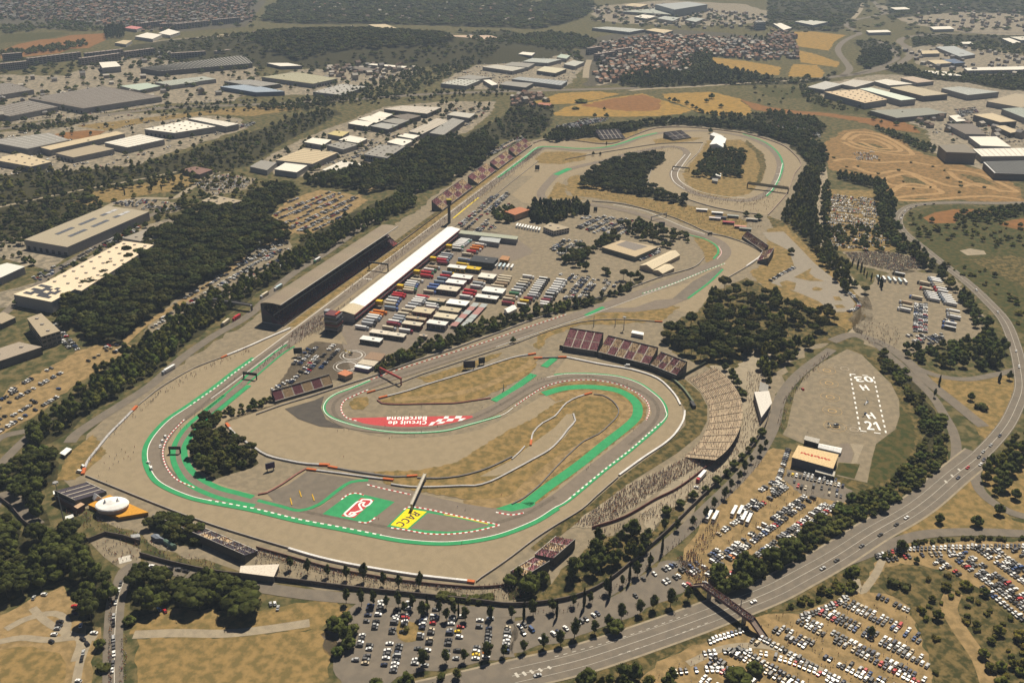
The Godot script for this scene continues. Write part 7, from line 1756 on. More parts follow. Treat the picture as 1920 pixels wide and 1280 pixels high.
func awning(label: String,q: Vector2,dir: Vector2,col: Color):
	var o := thing("awning",label,"awning",Vector3(q.x,0,q.y),-dir.angle(),"canteen awnings in the paddock")
	var m := MB.new()
	m.box(Vector3(0,3,0),Vector3(7,.15,11),col)
	part("cloth",m,o)
	for s in [[-3.3,-5],[3.3,-5],[-3.3,5],[3.3,5]]:
		m = MB.new()
		m.box(Vector3(s[0],1.45,s[1]),Vector3(.12,2.9,.12),Color(.5,.5,.5))
		part("post",m,o)
func coach(label: String,q: Vector2,dir: Vector2,col: Color,len := 12.0):
	var o := thing("coach",label,"coach",Vector3(q.x,0,q.y),-dir.angle(),"parked coaches")
	var m := MB.new()
	m.box(Vector3(0,1.1,0),Vector3(len,1.5,2.5),col * .9)
	m.box(Vector3(0,3.15,0),Vector3(len - .3,.5,2.3),col)
	part("body",m,o,GLOSS)
	m = MB.new()
	m.box(Vector3(0,2.4,0),Vector3(len - .1,1.1,2.45),Color(.02,.024,.03))
	part("windows",m,o,GLASS)
	for x in [-len * .3,len * .33]:
		for s in [-1,1]:
			var w := obj("wheel",WHEEL,o)
			w.position = Vector3(x,.5,1.12 * s)
			w.basis = Basis(Vector3.RIGHT,PI / 2 * s).scaled(Vector3(1.4,1.4,1.4))
# ---------------------------------------------------------------- barriers,gantries,screens
func barrier(called: String,label: String,pts: Array,h: float,th: float,col: Color,cat := "barrier",ends := false,smo := true):
	var p := V2(pts)
	if smo: p = smooth(p,6)
	var o := thing(called,label,cat)
	var L := length(p)
	th *= .72
	var l := offset(p,-th * .5); var r := offset(p,th * .5)
	var sections := clampi(int(L / 60),1,12)
	for s in sections:
		var m := MB.new()
		var i0 := (p.size() - 1) * s / sections; var i1 := (p.size() - 1) * (s + 1) / sections
		for i in range(i0,i1):
			var c := col * (.93 + .07 * ((i * 5) % 3))
			m.quad(Vector3(l[i].x,-.2,l[i].y),Vector3(l[i].x,h,l[i].y),Vector3(l[i + 1].x,h,l[i + 1].y),Vector3(l[i + 1].x,-.2,l[i + 1].y),c * .92)
			m.quad(Vector3(r[i + 1].x,-.2,r[i + 1].y),Vector3(r[i + 1].x,h,r[i + 1].y),Vector3(r[i].x,h,r[i].y),Vector3(r[i].x,-.2,r[i].y),c * .92)
			m.tri(Vector3(l[i].x,h,l[i].y),Vector3(r[i].x,h,r[i].y),Vector3(r[i + 1].x,h,r[i + 1].y),c,Vector3.UP)
			m.tri(Vector3(l[i].x,h,l[i].y),Vector3(r[i + 1].x,h,r[i + 1].y),Vector3(l[i + 1].x,h,l[i + 1].y),c,Vector3.UP)
		part("section",m,o)
	if ends:
		for e in [0,1]:
			var q := at_line(p,3.0 if e == 0 else L - 3.0)
			var m := MB.new()
			m.box(Vector3(q[0].x,h * .5 + .1,q[0].y),Vector3(8,h + .25,th + .6),Color(.50,.13,.045),Basis(Vector3.UP,-q[1].angle()))
			part("air_block",m,o)
func gantry(label: String,a: Array,b: Array,h: float,col: Color,deep := 1.2,tall := 1.2,cat := "gantry"):
	var A := Vector2(a[0],a[1]); var B := Vector2(b[0],b[1])
	var o := thing("gantry" if cat == "gantry" else "footbridge",label,cat,Vector3(A.x,0,A.y),-(B - A).angle())
	var L := A.distance_to(B)
	var m := MB.new()
	m.box(Vector3(L * .5,h,0),Vector3(L + 1,tall,deep),col)
	part("beam",m,o)
	for x in [0.0,L]:
		m = MB.new()
		m.box(Vector3(x,h * .5 - .3,0),Vector3(1.0,h + .2,deep * .7),col * .8)
		part("post",m,o)
	if cat != "gantry":
		for s in [-1,1]:
			m = MB.new()
			m.box(Vector3(L * .5,h + tall * .5 + .5,s * deep * .48),Vector3(L,.9,.12),col * 1.2)
			part("railing",m,o)
	return o
func screen(label: String,x: float,z: float,w: float,h: float,base: float,turn: float,col := Color(.03,.032,.035)):
	var o := thing("video_screen",label,"screen",Vector3(x,0,z),turn)
	var m := MB.new()
	m.box(Vector3(0,base + h * .5,0),Vector3(w,h,.9),Color(.10,.10,.11))
	part("case",m,o)
	m = MB.new()
	m.box(Vector3(0,base + h * .5,.5),Vector3(w * .94,h * .9,.1),col)
	part("panel",m,o)
	for s in [-1,1]:
		m = MB.new()
		m.box(Vector3(w * .35 * s,base * .5,0),Vector3(.5,base,.8),Color(.2,.2,.2))
		part("leg",m,o)
func mast(label: String,x: float,z: float,h: float,lamps := true):
	var o := thing("light_mast" if lamps else "pole",label,"light mast" if lamps else "pole",Vector3(x,0,z))
	var m := MB.new()
	m.lathe([Vector2(.45,0),Vector2(.22,h)],8,Color(.30,.29,.28))
	part("pole",m,o)
	if lamps:
		for s in 6:
			m = MB.new()
			m.box(Vector3(cos(TAU * s / 6) * 1.4,h - .2,sin(TAU * s / 6) * 1.4),Vector3(1.0,.8,1.0),Color(.34,.34,.34))
			part("floodlight",m,o)
		m = MB.new()
		m.lathe([Vector2(0,h + .1),Vector2(1.6,h + .1),Vector2(1.6,h + .4),Vector2(0,h + .4)],12,Color(.3,.3,.3))
		part("lamp_ring",m,o)
func helicopter(label: String,x: float,z: float,y: float,turn: float,body: Color,trim: Color):
	var o := thing("helicopter",label,"helicopter",Vector3(x,y,z),turn)
	var m := MB.new()
	m.lathe([Vector2(.02,-2.6),Vector2(.55,-2.2),Vector2(.95,-1.0),Vector2(1.0,.4),Vector2(.75,1.6),Vector2(.4,2.4),Vector2(.22,2.8)],12,body)
	var b := part("fuselage",m,o,GLOSS)
	b.position.y = 1.7
	b.rotation.z = -PI / 2
	m = MB.new()
	m.lathe([Vector2(.0,-2.55),Vector2(.5,-2.28),Vector2(.9,-1.35),Vector2(.99,-.75)],12,Color(.02,.025,.03))
	b = part("canopy",m,o,GLASS)
	b.position.y = 1.78
	b.rotation.z = -PI / 2
	m = MB.new()
	m.lathe([Vector2(.34,2.0),Vector2(.14,7.0)],8,body)
	b = part("tail_boom",m,o,GLOSS)
	b.position.y = 2.0
	b.rotation.z = -PI / 2
	m = MB.new()
	m.box(Vector3(6.9,2.7,0),Vector3(1.0,2.0,.15),trim)
	m.box(Vector3(6.0,2.0,0),Vector3(.7,.12,2.4),trim)
	part("tail_fin",m,o)
	m = MB.new()
	for k in 2: m.box(Vector3(6.9,2.4,.25),Vector3(.16,1.9,.05),Color(.1,.1,.1),Basis(Vector3.BACK,PI / 2 * k))
	part("tail_rotor",m,o)
	m = MB.new()
	m.lathe([Vector2(.35,2.4),Vector2(.16,3.3)],8,Color(.15,.15,.16))
	part("rotor_mast",m,o)
	for k in 4:
		m = MB.new()
		m.box(Vector3(2.7,3.3,0),Vector3(5.2,.06,.3),Color(.06,.06,.065))
		b = part("rotor_blade",m,o)
		b.rotation.y = PI / 2 * k + .5
	for s in [-1,1]:
		m = MB.new()
		m.bar(Vector3(-1.8,.12,1.0 * s),Vector3(1.6,.12,1.0 * s),.12,Color(.1,.1,.1))
		m.bar(Vector3(-.9,.12,1.0 * s),Vector3(-.8,.95,.5 * s),.1,Color(.1,.1,.1))
		m.bar(Vector3(.8,.12,1.0 * s),Vector3(.7,.95,.5 * s),.1,Color(.1,.1,.1))
		part("skid",m,o)
func furniture():
	var TYRE := Color(.16,.15,.15); var PALEB := Color(.42,.41,.41); var CONC := Color(.34,.31,.28); var WHB := Color(.62,.61,.60); var FENCE := Color(.17,.145,.13); var DW := Color(.105,.085,.078)
	barrier("tyre_barrier","white tyre barrier round the top of turn twelve",[52,-821,83,-807,111.4,-796.2,132.4,-779.4,141.3,-757.7,144.9,-740.8,145.9,-729.1],1.3,2.2,WHB)
	barrier("tyre_barrier","white tyre barrier down the right of turn twelve",[148,-718.7,144.6,-703,135.1,-681.6,123.6,-664.4,102.9,-641.3,82.2,-616.5],1.3,2.2,WHB)
	barrier("tyre_barrier","grey tyre wall left of turn twelve with an orange end",[22,-818,36,-820,51,-821],1.3,1.8,TYRE,"barrier",true)
	barrier("tyre_barrier","white barrier at the foot of the lower gravel",[-147.1,-521.6,-131.9,-515.1,-116.9,-509.7,-95.1,-503.5,-62.5,-496.1,-42.4,-492.7,-26.6,-490.4],1.6,2.4,WHB,"barrier")
	barrier("air_block","orange soft block at the bottom gravel corner",[-26.6,-490.4,-21.8,-489.4],1.6,3,Color(.55,.14,.05),"barrier",false,false)
	barrier("tyre_barrier","long pale barrier at the left of the lower gravel",[-320.3,-609.7,-323.5,-625.4,-323.6,-640.9,-322.9,-668,-320,-691.5,-317.9,-713.5],1.4,2.6,PALEB,"barrier",true)
	barrier("guard_rail","guard rail between the left gravel and service road",[-317,-717.3,-309.5,-748.9,-295.9,-780.7,-286,-796.4,-272,-812],1.2,.8,CONC)
	barrier("tyre_barrier","white barrier beside the entry to the pit straight",[-269,-816,-256,-833,-241,-855,-223,-880],1.4,2.6,WHB)
	barrier("air_block","orange soft block before the white straight barrier",[-273,-810,-269,-816],1.4,2.2,Color(.55,.14,.05),"barrier",false,false)
	barrier("guard_rail","dark fence between lower gravel and the dark stands",[-317.2,-606.9,-293.4,-593.8,-243.2,-566.3,-204.4,-546.8,-171.4,-532.3,-147.2,-522.2],1.4,.8,CONC)
	barrier("guard_rail","rail up the right side of the lower gravel",[-20.8,-490,-17.6,-494.3,-8.6,-504.1,2.4,-517.1,16.1,-534.3,29.6,-549.1,50.8,-570.6,63.6,-589,81.1,-613.6],1.5,.7,CONC)
	barrier("tyre_barrier","curved tyre wall round the gravel of turn ten",[-233.6,-686.5,-222.7,-670.4,-205.5,-653.3,-189.3,-638.5,-171.2,-631.1,-156,-626.9,-139.4,-625.7],1.4,2.2,PALEB,"barrier",true)
	barrier("tyre_barrier","dark tyre wall under the turn ten gravel",[-138.2,-623.5,-119.9,-617.9,-103.2,-613.8,-86.7,-610.5,-70.9,-612.4],1.2,1.6,TYRE,"barrier",true)
	barrier("tyre_barrier","grey wall beside the infield service road",[-69.8,-609.5,-54.6,-609.1,-38.8,-612.3,-23.1,-620.1,-11.1,-629.4,1.1,-641.3],1.2,1.5,TYRE)
	barrier("tyre_barrier","grey wall of the old service road, lower side",[-88.3,-600.4,-73.4,-597.2,-53.8,-597.6,-36.1,-599.4,-26.3,-599.6,-14.6,-605.6,1.2,-620.6,17.7,-637.8,30.5,-651.6,39.5,-667.4,47.3,-685.5,53.7,-698.9,52.6,-710.8],1.3,1.8,PALEB,"barrier")
	barrier("tyre_barrier","grey wall above the chicane with an orange end",[-153.7,-619.4,-127.3,-614,-106.6,-609.4,-88.2,-606.2],1.3,1.8,PALEB,"barrier",true)
	barrier("tyre_barrier","tyre wall down to the yellow blocks",[-182.9,-585.1,-177.2,-587.2,-168.2,-599.4,-160.7,-612.6,-155.4,-620.1],1.2,1.8,Color(.25,.12,.10))
	barrier("tyre_barrier","curled wall along the paved infield hollow",[15.9,-659.4,18.3,-678.7,26.5,-694.7,36.6,-705.8,47.6,-729.5,58.8,-741.5,70.1,-748.8],1.2,1.6,PALEB,"barrier",true)
	barrier("tyre_barrier","short wall at the left of the paved hollow",[1.1,-637.4,7.4,-648.6,11.2,-656.8],1.2,1.4,PALEB)
	barrier("tyre_barrier","dark curved wall inside turn twelve",[72.3,-746.8,80.1,-745,87.6,-735.4,91.7,-720.1,89.1,-707.1,80.1,-690.7,71.2,-677.5,58.8,-666.2,47.1,-648,33.7,-624.4,21.1,-600.7,9.1,-583.7,1.4,-576.8],1.1,1.2,TYRE)
	barrier("tyre_barrier","long pale wall across the dry bank of turn ten",[-114.1,-735,-93.2,-747.5,-75.7,-761.2,-38.8,-787.7,0,-818,22,-828],1.2,1.8,PALEB,"barrier",true)
	barrier("tyre_barrier","red and black tyre wall round the dry bank",[-115.9,-731.1,-111.1,-725.4,-97.6,-723.9,-72.6,-725.5,-49.8,-727,-36.2,-731.2,-18,-737.5],1.1,1.4,Color(.22,.09,.08))
	barrier("guard_rail","guard rail along the lower side of the back straight",[-125.7,-744.6,-104.1,-760.5,-82.2,-781.1,-54,-804,-20,-832,0,-848,27,-873,54,-895,82,-909,116,-913,154,-908],1.2,.8,CONC,"barrier",true)
	barrier("guard_rail","concrete wall along the upper side of the back straight",[-213.6,-703.2,-195.1,-720.4,-175.3,-735.4,-151,-756.1,-125.4,-776.7,-90,-809,-56,-837,-16,-874,22,-910,56,-939,86,-966,124,-995,171,-1038,214,-1071,233,-1105],1.4,1.0,CONC)
	barrier("guard_rail","wall round the outside of turn nine",[246,-1035,278,-1075,296,-1100,308,-1124,305,-1139,294,-1164,275,-1188,256,-1201,235,-1241,211,-1278,159,-1327,113,-1341],1.4,1.0,CONC)
	barrier("tyre_barrier","white tyre stack at the edge of turn nine",[278,-1077,301,-1110,309,-1128],1.3,2,WHB)
	barrier("guard_rail","outer wall of turns one to three",[34,-1698,55,-1724,106,-1723,152,-1700,182,-1710,216,-1763,270,-1834,328,-1846,387,-1826,432,-1797,463,-1750,481,-1697,482,-1620,474,-1565,447,-1503,409,-1398,369,-1315,353,-1284],1.6,1.2,Color(.30,.22,.19))
	barrier("guard_rail","wall under the loop of turn four",[222,-1526,208,-1448,219,-1415,266,-1339,306,-1302,341,-1288],1.4,1.0,CONC)
	barrier("guard_rail","wall down the left side of the mound",[337,-1710,316,-1638,289,-1574,273,-1528],1.4,1.2,CONC)
	barrier("guard_rail","wall between turn two and the inner hairpin",[85,-1582,133,-1621,186,-1658,262,-1706,339,-1718],1.4,1.0,Color(.2,.19,.19))
	barrier("guard_rail","pit wall along the straight",[-178,-918,-145,-1010,-107,-1124,-67,-1247,-26,-1370,22,-1516,41,-1572],1.2,.7,CONC,"barrier",false,false)
	barrier("guard_rail","dark trackside wall under the main stand",[-231,-885,-193,-1006,-144,-1141,-86,-1322,24,-1661],1.6,.6,DW,"barrier",false,false)
	barrier("boundary_wall","long dark boundary wall below the circuit",[-243,-512.9,-219.9,-504.4,-189.7,-495.8,-161.3,-491.5,-133.2,-487.3,-91.7,-480.4,-51.1,-475,-17.8,-470.2,2,-467.6,28.4,-471.5,48.7,-479.9,66.8,-495.3,86.6,-518.8,107.9,-544.6,131.6,-576.9,151.9,-603.6,176.7,-636.8,195.1,-663.6,210.8,-693.9,221.4,-721.5],3.2,.8,DW,"wall")
	barrier("boundary_wall","dark wall at the bottom gate",[-282.5,-526.5,-273.8,-534.4,-261,-531.1,-247.5,-525.4],3.5,.6,DW,"wall",false,false)
	barrier("boundary_wall","dark wall round the lower left trees",[-371.4,-579.6,-353,-565.3,-332.2,-544.8,-313,-534.8,-296.7,-530.3,-283,-527.7],3,.8,DW,"wall")
	barrier("fence","dark red fence along the spectator bank",[56.9,-548.4,80.3,-561.5,105.8,-584.5,125.7,-600.9,158.3,-637.9],2.4,.6,Color(.16,.06,.055))
	barrier("fence","reddish crowd fence behind the bottom barrier",[-168.9,-522.3,-145.6,-513.1,-115.5,-501.5,-86.8,-494,-59,-488.2,-21.6,-484.2,1.9,-487.3],2,.5,Color(.16,.09,.08))
	barrier("fence","dark fence at the end of the stadium stand",[150.4,-776.7,182,-810],3,.8,Color(.05,.06,.035))
	barrier("fence","dark screen under the long stadium stand",[46,-840,81,-825,127.6,-795.6,148.9,-773.5],4.5,.5,Color(.03,.028,.026),"screen wall",false,false)
	barrier("covered_walk","narrow green roofed walk outside turn twelve",[145,-779.7,152.5,-759,157.5,-732.3],2.5,2.2,Color(.14,.17,.11),"walkway")
	barrier("track_camera_box","small dark box at the end of the covered walk",[155.7,-732.3,157,-723.7],3,4,Color(.06,.06,.07),"cabin",false,false)
	gantry("red gantry over the back straight at turn ten",[-119.7,-781.2],[-98.4,-760.6],6.5,Color(.33,.05,.05),1.2,1.8)
	gantry("black start gantry over the pit straight",[-168,-1053],[-145,-1046],9,Color(.04,.04,.045),1.6,1.6)
	gantry("dark gantry over the pit lane entry",[-241.3,-770.4],[-229.1,-767.6],5.5,Color(.03,.03,.03),1.0,2.4)
	gantry("black timing gantry at the last turn",[-265.4,-640.7],[-257.2,-640.9],5,Color(.03,.03,.03),1.0,2.4)
	gantry("dark gantry over the turn four hairpin road",[256,-1524],[281,-1515],6,Color(.06,.055,.05),1.2,1.8)
	gantry("grey gantry over the straight before turn nine",[187,-1253],[210,-1271],5.5,Color(.2,.2,.2),1.0,1.2)
	gantry("slim grey footbridge over the chicane",[-63.5,-606],[-69.6,-567.4],6,Color(.46,.43,.37),2.2,.35,"footbridge")
	gantry("covered footbridge with a yellow side across turn four",[355,-1425],[410,-1398],7,Color(.23,.20,.13),4,2.6,"footbridge")
	gantry("grey footbridge behind the main stand",[-332,-946],[-273,-925],6,Color(.2,.19,.19),3.5,1.2,"footbridge")
	var A := Vector2(121.2,-481.8); var B := Vector2(145.2,-449.7)
	var o := thing("footbridge","crowded footbridge over the motorway","footbridge",Vector3(A.x,0,A.y),-(B - A).angle())
	var L := A.distance_to(B)
	var m := MB.new()
	m.box(Vector3(L * .5,6.4,0),Vector3(L,.7,4.6),Color(.27,.22,.20))
	part("deck",m,o)
	for s in [-1,1]:
		m = MB.new()
		m.box(Vector3(L * .5,7.5,2.3 * s),Vector3(L,1.5,.12),Color(.16,.09,.09))
		part("railing",m,o)
	for x in [6.0,L - 6.0]:
		m = MB.new()
		m.box(Vector3(x,3,0),Vector3(.9,6.2,3.6),Color(.3,.28,.25))
		part("pier",m,o)
	for e in [0,1]:
		m = MB.new()
		var s0: float = L if e else 0.0; var s1: float = L + 11 if e else -9.0
		m.quad(Vector3(s0,6.75,-2.3),Vector3(s0,6.75,2.3),Vector3(s1,.1,2.3),Vector3(s1,.1,-2.3),Color(.25,.19,.16))
		m.quad(Vector3(s1,.1,-2.3),Vector3(s1,.1,2.3),Vector3(s0,5.9,2.3),Vector3(s0,5.9,-2.3),Color(.16,.13,.12))
		for z in [-2.3,2.3]: m.quad(Vector3(s0,5.9,z),Vector3(s0,7.9,z),Vector3(s1,1.1,z),Vector3(s1,-.1,z),Color(.16,.09,.09))
		part("ramp",m,o)
	for k in 330:
		var u := rnd(.5,L)
		var q := (B - A).normalized() * u + (B - A).normalized().orthogonal() * rnd(-1.9,1.9)
		crowd_at("crossing the motorway footbridge",Vector3(A.x + q.x,6.75,A.y + q.y))
	screen("dark video screen beside the T10 car park",-202,-817,8,6,3,.2)
	screen("large video screen on the dry bank, left one",-39.1,-794.3,11,7,1.5,.15,Color(.06,.05,.07))
	screen("small video screen on the dry bank, right one",-28,-804,6,6,1.5,.3)
	screen("grey video screen beside the turn eight road",196,-1216,8,9,1.5,-.1,Color(.10,.12,.12))
	screen("video screen at the turn two islet",158,-1513,8,6,2,.2)
	screen("small video screen at the paddock wood",114,-1291,5,6,1,.1)
	screen("small screen beside the pine clump",-181.7,-618,7,5,2,.5,Color(.08,.05,.12))
	screen("low screen at the outer gravel of turn nine",256,-1194,6,3,1,.2)
	screen("screen at the end of the islet by turn one",37,-1510,7,7,2,0)
	o = thing("scoreboard_tower","tall dark scoreboard tower with a yellow cap","tower",Vector3.ZERO)
	var tp := Vector2(-86,-1233)
	o.position = Vector3(tp.x,0,tp.y)
	m = MB.new()
	m.box(Vector3(0,13,0),Vector3(3.6,26,3.6),Color(.10,.09,.085))
	part("shaft",m,o)
	m = MB.new()
	m.box(Vector3(0,29,0),Vector3(6.4,6,5),Color(.05,.05,.045))
	part("board",m,o)
	m = MB.new()
	m.box(Vector3(0,32.3,0),Vector3(6.6,.8,5.2),Color(.42,.35,.04))
	part("cap",m,o)
	mast("very tall light mast by the lower left tents",-308.9,-549.6,32)
	mast("light mast in front of the stadium stand",113,-888,14)
	mast("thin pole left of the stadium stand mast",105,-896,9,false)
	mast("pole in the dry grass above the stadium stand",83,-895,12,false)
	mast("lamp post beside the motorway footbridge",141.8,-465.3,9,false)
	mast("black pole at the end of the dry bank",-7,-751.8,7,false)
	mast("pole in the middle of bottom car park",-61.6,-451.6,9,false)
	mast("slim pole beside the dark lower stand",-225.4,-547,10,false)
	var wire := ["left yellow block on the chicane run off","middle yellow block on the chicane run off","right yellow block on the chicane run off"]
	for k in 3:
		var P: Array = [[-158.7,-580.8,-155.7,-572.2],[-154.2,-590.5,-151,-582.3],[-143.9,-585.9,-140.8,-577.8]][k]
		barrier("marker_block",wire[k],P,.9,.9,Color(.66,.40,.02),"marker block",false,false)
	helicopter("white and blue helicopter hovering above the heliport runway",303.7,-723.1,7.0,-2.2,Color(.62,.65,.70),Color(.05,.06,.09))
	helicopter("dark blue helicopter parked on the nearest yellow circle",270,-695.3,.3,PI,Color(.05,.07,.12),Color(.3,.33,.36))
	helicopter("yellow rescue helicopter on the white landing circle",-153,-822,.3,2.6,Color(.62,.45,.03),Color(.55,.4,.03))
	var cd := (Vector2(148.8,-570.7) - Vector2(141.6,-556.4)).normalized()
	var cs := [140.3,-563.4,144.7,-562.8,159.3,-569.6,163.8,-569.7,165,-562.6,167.8,-560.1]
	for k in 6:
		coach("white coach, %s from the left in the car park under the stands" % nth(k),Vector2(cs[k * 2],cs[k * 2 + 1]),cd,WHITE)
	var gd := (Vector2(421,-1026) - Vector2(423,-1048)).normalized()
	for k in 6:
		coach("%s coach, %s from the left in the lorry park" % ["teal and white" if k % 2 == 0 else "white",nth(k)],Vector2(423,-1040).lerp(Vector2(450,-1030),k / 5.0),gd,BODY["pale blue"] if k % 2 == 0 else WHITE)
	var LD := (Vector2(487,-1021) - Vector2(476,-1035)).normalized() * -1.0
	LD = (Vector2(441,-978) - Vector2(455,-969)).normalized()
	lorry_row("the left rows of the lorry park",LD,[474.9,-1021,"cream","black",470.8,-1002.8,"cream","red",449.4,-976.8,"cream","blue",432.4,-961,"tan","silver",428.5,-948.9,"cream","silver",423.4,-941.4,"white","white",456.9,-1049.5,"black","black"],14)
	lorry_row("the right rows of the lorry park",LD,[492.1,-1035.1,"white","slate",491.2,-1030,"white","slate",490.4,-1024.9,"white","slate",488.2,-1016.5,"cream","grey",487.4,-1009.9,"cream","grey",486.5,-1003.3,"white","red",485,-995.2,"white","red",469.9,-990,"white","grey",468.5,-983.6,"white","grey",467.2,-977.4,"white","grey",466.5,-971.2,"white","grey",484,-984.1,"white","slate",482.6,-977.9,"white","slate",481.8,-971.7,"white","slate",481,-965.5,"white","slate",480.2,-959.5,"white","silver",474.3,-938.6,"white","silver",470.6,-928.5,"cream","silver",468.8,-922.8,"white","silver",457.3,-905.8,"white","blue",452.2,-894.8,"black","blue"],14)
	lorry("long white lorry on the left service road",-309.8,-789.1,(Vector2(-316.4,-773.7) - Vector2(-309.8,-789.1)).normalized(),"white","silver",16,"lorries on their own")
	lorry("white lorry behind the main stand, nearest the far end",-231,-1083,(Vector2(-237,-1066) - Vector2(-231,-1083)).normalized(),"white","green",14,"lorries on their own")
	lorry("blue and white lorry behind the main stand",-257,-994,(Vector2(-263,-978) - Vector2(-257,-994)).normalized(),"pale blue","white",14,"lorries on their own")
	lorry("white trailer behind the near end of the main stand",-267,-971,(Vector2(-273,-954) - Vector2(-267,-971)).normalized(),"cream","white",14,"lorries on their own")
	lorry("white lorry with red cab on the concourse",147.8,-620.2,(Vector2(134.8,-600.3) - Vector2(147.8,-620.2)).normalized(),"white","red",15,"lorries on their own")
	lorry("black lorry beside the left verge path",-289,-896,(Vector2(-294,-876) - Vector2(-289,-896)).normalized(),"cream","black",15,"lorries on their own")
	lorry("red lorry beside the left verge path",-281,-908,(Vector2(-286,-894) - Vector2(-281,-908)).normalized(),"red","red",12,"lorries on their own")
	for k in 5:
		unit_stall("market stall, %s from the left in the funfair row below turn four" % nth(k),[[264,-1300],[283,-1286],[302,-1272],[275,-1261],[290,-1243]][k],[Color(.72,.7,.68),Color(.7,.7,.7),Color(.3,.32,.3),Color(.55,.5,.5),Color(.35,.07,.09)][k])
	for k in 4:
		unit_stall("market stall, %s from the left in the row by turn nine gate" % nth(k),[[284,-1266],[302,-1225],[307,-1216],[325,-1258]][k],[Color(.1,.1,.12),Color(.5,.25,.2),Color(.25,.26,.24),Color(.4,.38,.33)][k])
func unit_stall(label: String,at: Array,col: Color):
	var o := thing("market_stall",label,"stall",Vector3(at[0],0,at[1]),-.25)
	var m := MB.new()
	m.box(Vector3(0,1.6,0),Vector3(15,3.2,4),col * .7)
	part("body",m,o)
	m = MB.new()
	m.box(Vector3(0,3.4,.6),Vector3(16,.3,5.6),col)
	part("canopy",m,o)
	m = MB.new()
	m.box(Vector3(0,1.8,2.05),Vector3(13,1.3,.12),Color(.05,.05,.05))
	part("counter_opening",m,o)
# ---------------------------------------------------------------- cars
var cars: Array = []       # [position,turn,type,paint,label,lot]
const MIX := ["white","white","white","silver","silver","grey","grey","black","black","black","dark blue","white","white","red","grey","blue","grey","black","white","beige","grey","silver","dark blue","white","black"]
const KINDS := ["hatchback","hatchback","saloon","estate car","off-roader","hatchback","saloon","off-roader","van"]
func park(p: Vector2,dir: Vector2,label: String,lot: String,paint := "",type := ""):
	var pn: String = paint if paint else MIX[R.randi() % MIX.size()]
	var ty: String = type if type else KINDS[R.randi() % KINDS.size()]
	if R.randf() < .004 and paint == "": pn = ["yellow","orange"][R.randi() % 2]
	cars.append([Vector3(p.x,0.0,p.y),-dir.angle(),ty,pn,"%s %s, %s" % [pn,ty,label],lot])
func lot(where: String,pts: Array,a: Array,b: Array,gaps: Array,pitch: float,fill: float,lift := .2,slant := 0.0):
	var p := V2(pts)
	var u := (Vector2(b[0],b[1]) - Vector2(a[0],a[1])).normalized()
	if u.x < 0: u = -u
	var v := u.orthogonal()
	if v.y < 0: v = -v
	var lo := Vector2(INF,INF); var hi := Vector2(-INF,-INF)
	for q in p:
		var k := Vector2(q.dot(u),q.dot(v))
		lo = lo.min(k); hi = hi.max(k)
	var s := lo.y + 2.5
	var row := 0
	while s < hi.y:
		var t := lo.x + rnd(0,pitch)
		var k := 0
		var run := 1.0
		while t < hi.x:
			if R.randf() < .06: run = 0.0 if run > 0 and R.randf() > fill else 1.0
			var q := u * t + v * s
			if R.randf() < fill and run > 0 and Geometry2D.is_point_in_polygon(q,p):
				park(q + Vector2(rnd(-.15,.15),rnd(-.3,.3)),v.rotated(slant + rnd(-.04,.04)) * (1 if R.randf() < .5 else -1),"%s from left in %s row %s" % [nth(k),nth(row),where],where)
				k += 1
			t += pitch
		s += gaps[row % gaps.size()]
		row += 1
func line_of_cars(where: String,pts: Array,pitch: float,fill: float,along := false,slant := 0.0):
	var p := V2(pts)
	var L := length(p)
	var s := 1.5
	var k := 0
	while s < L:
		if R.randf() < fill:
			var q := at_line(p,s)
			var d: Vector2 = q[1] if along else q[1].orthogonal().rotated(slant)
			park(q[0],d,"%s from left %s" % [nth(k),where],where)
			k += 1
		s += pitch * (rnd(.9,1.5) if along else 1.0)
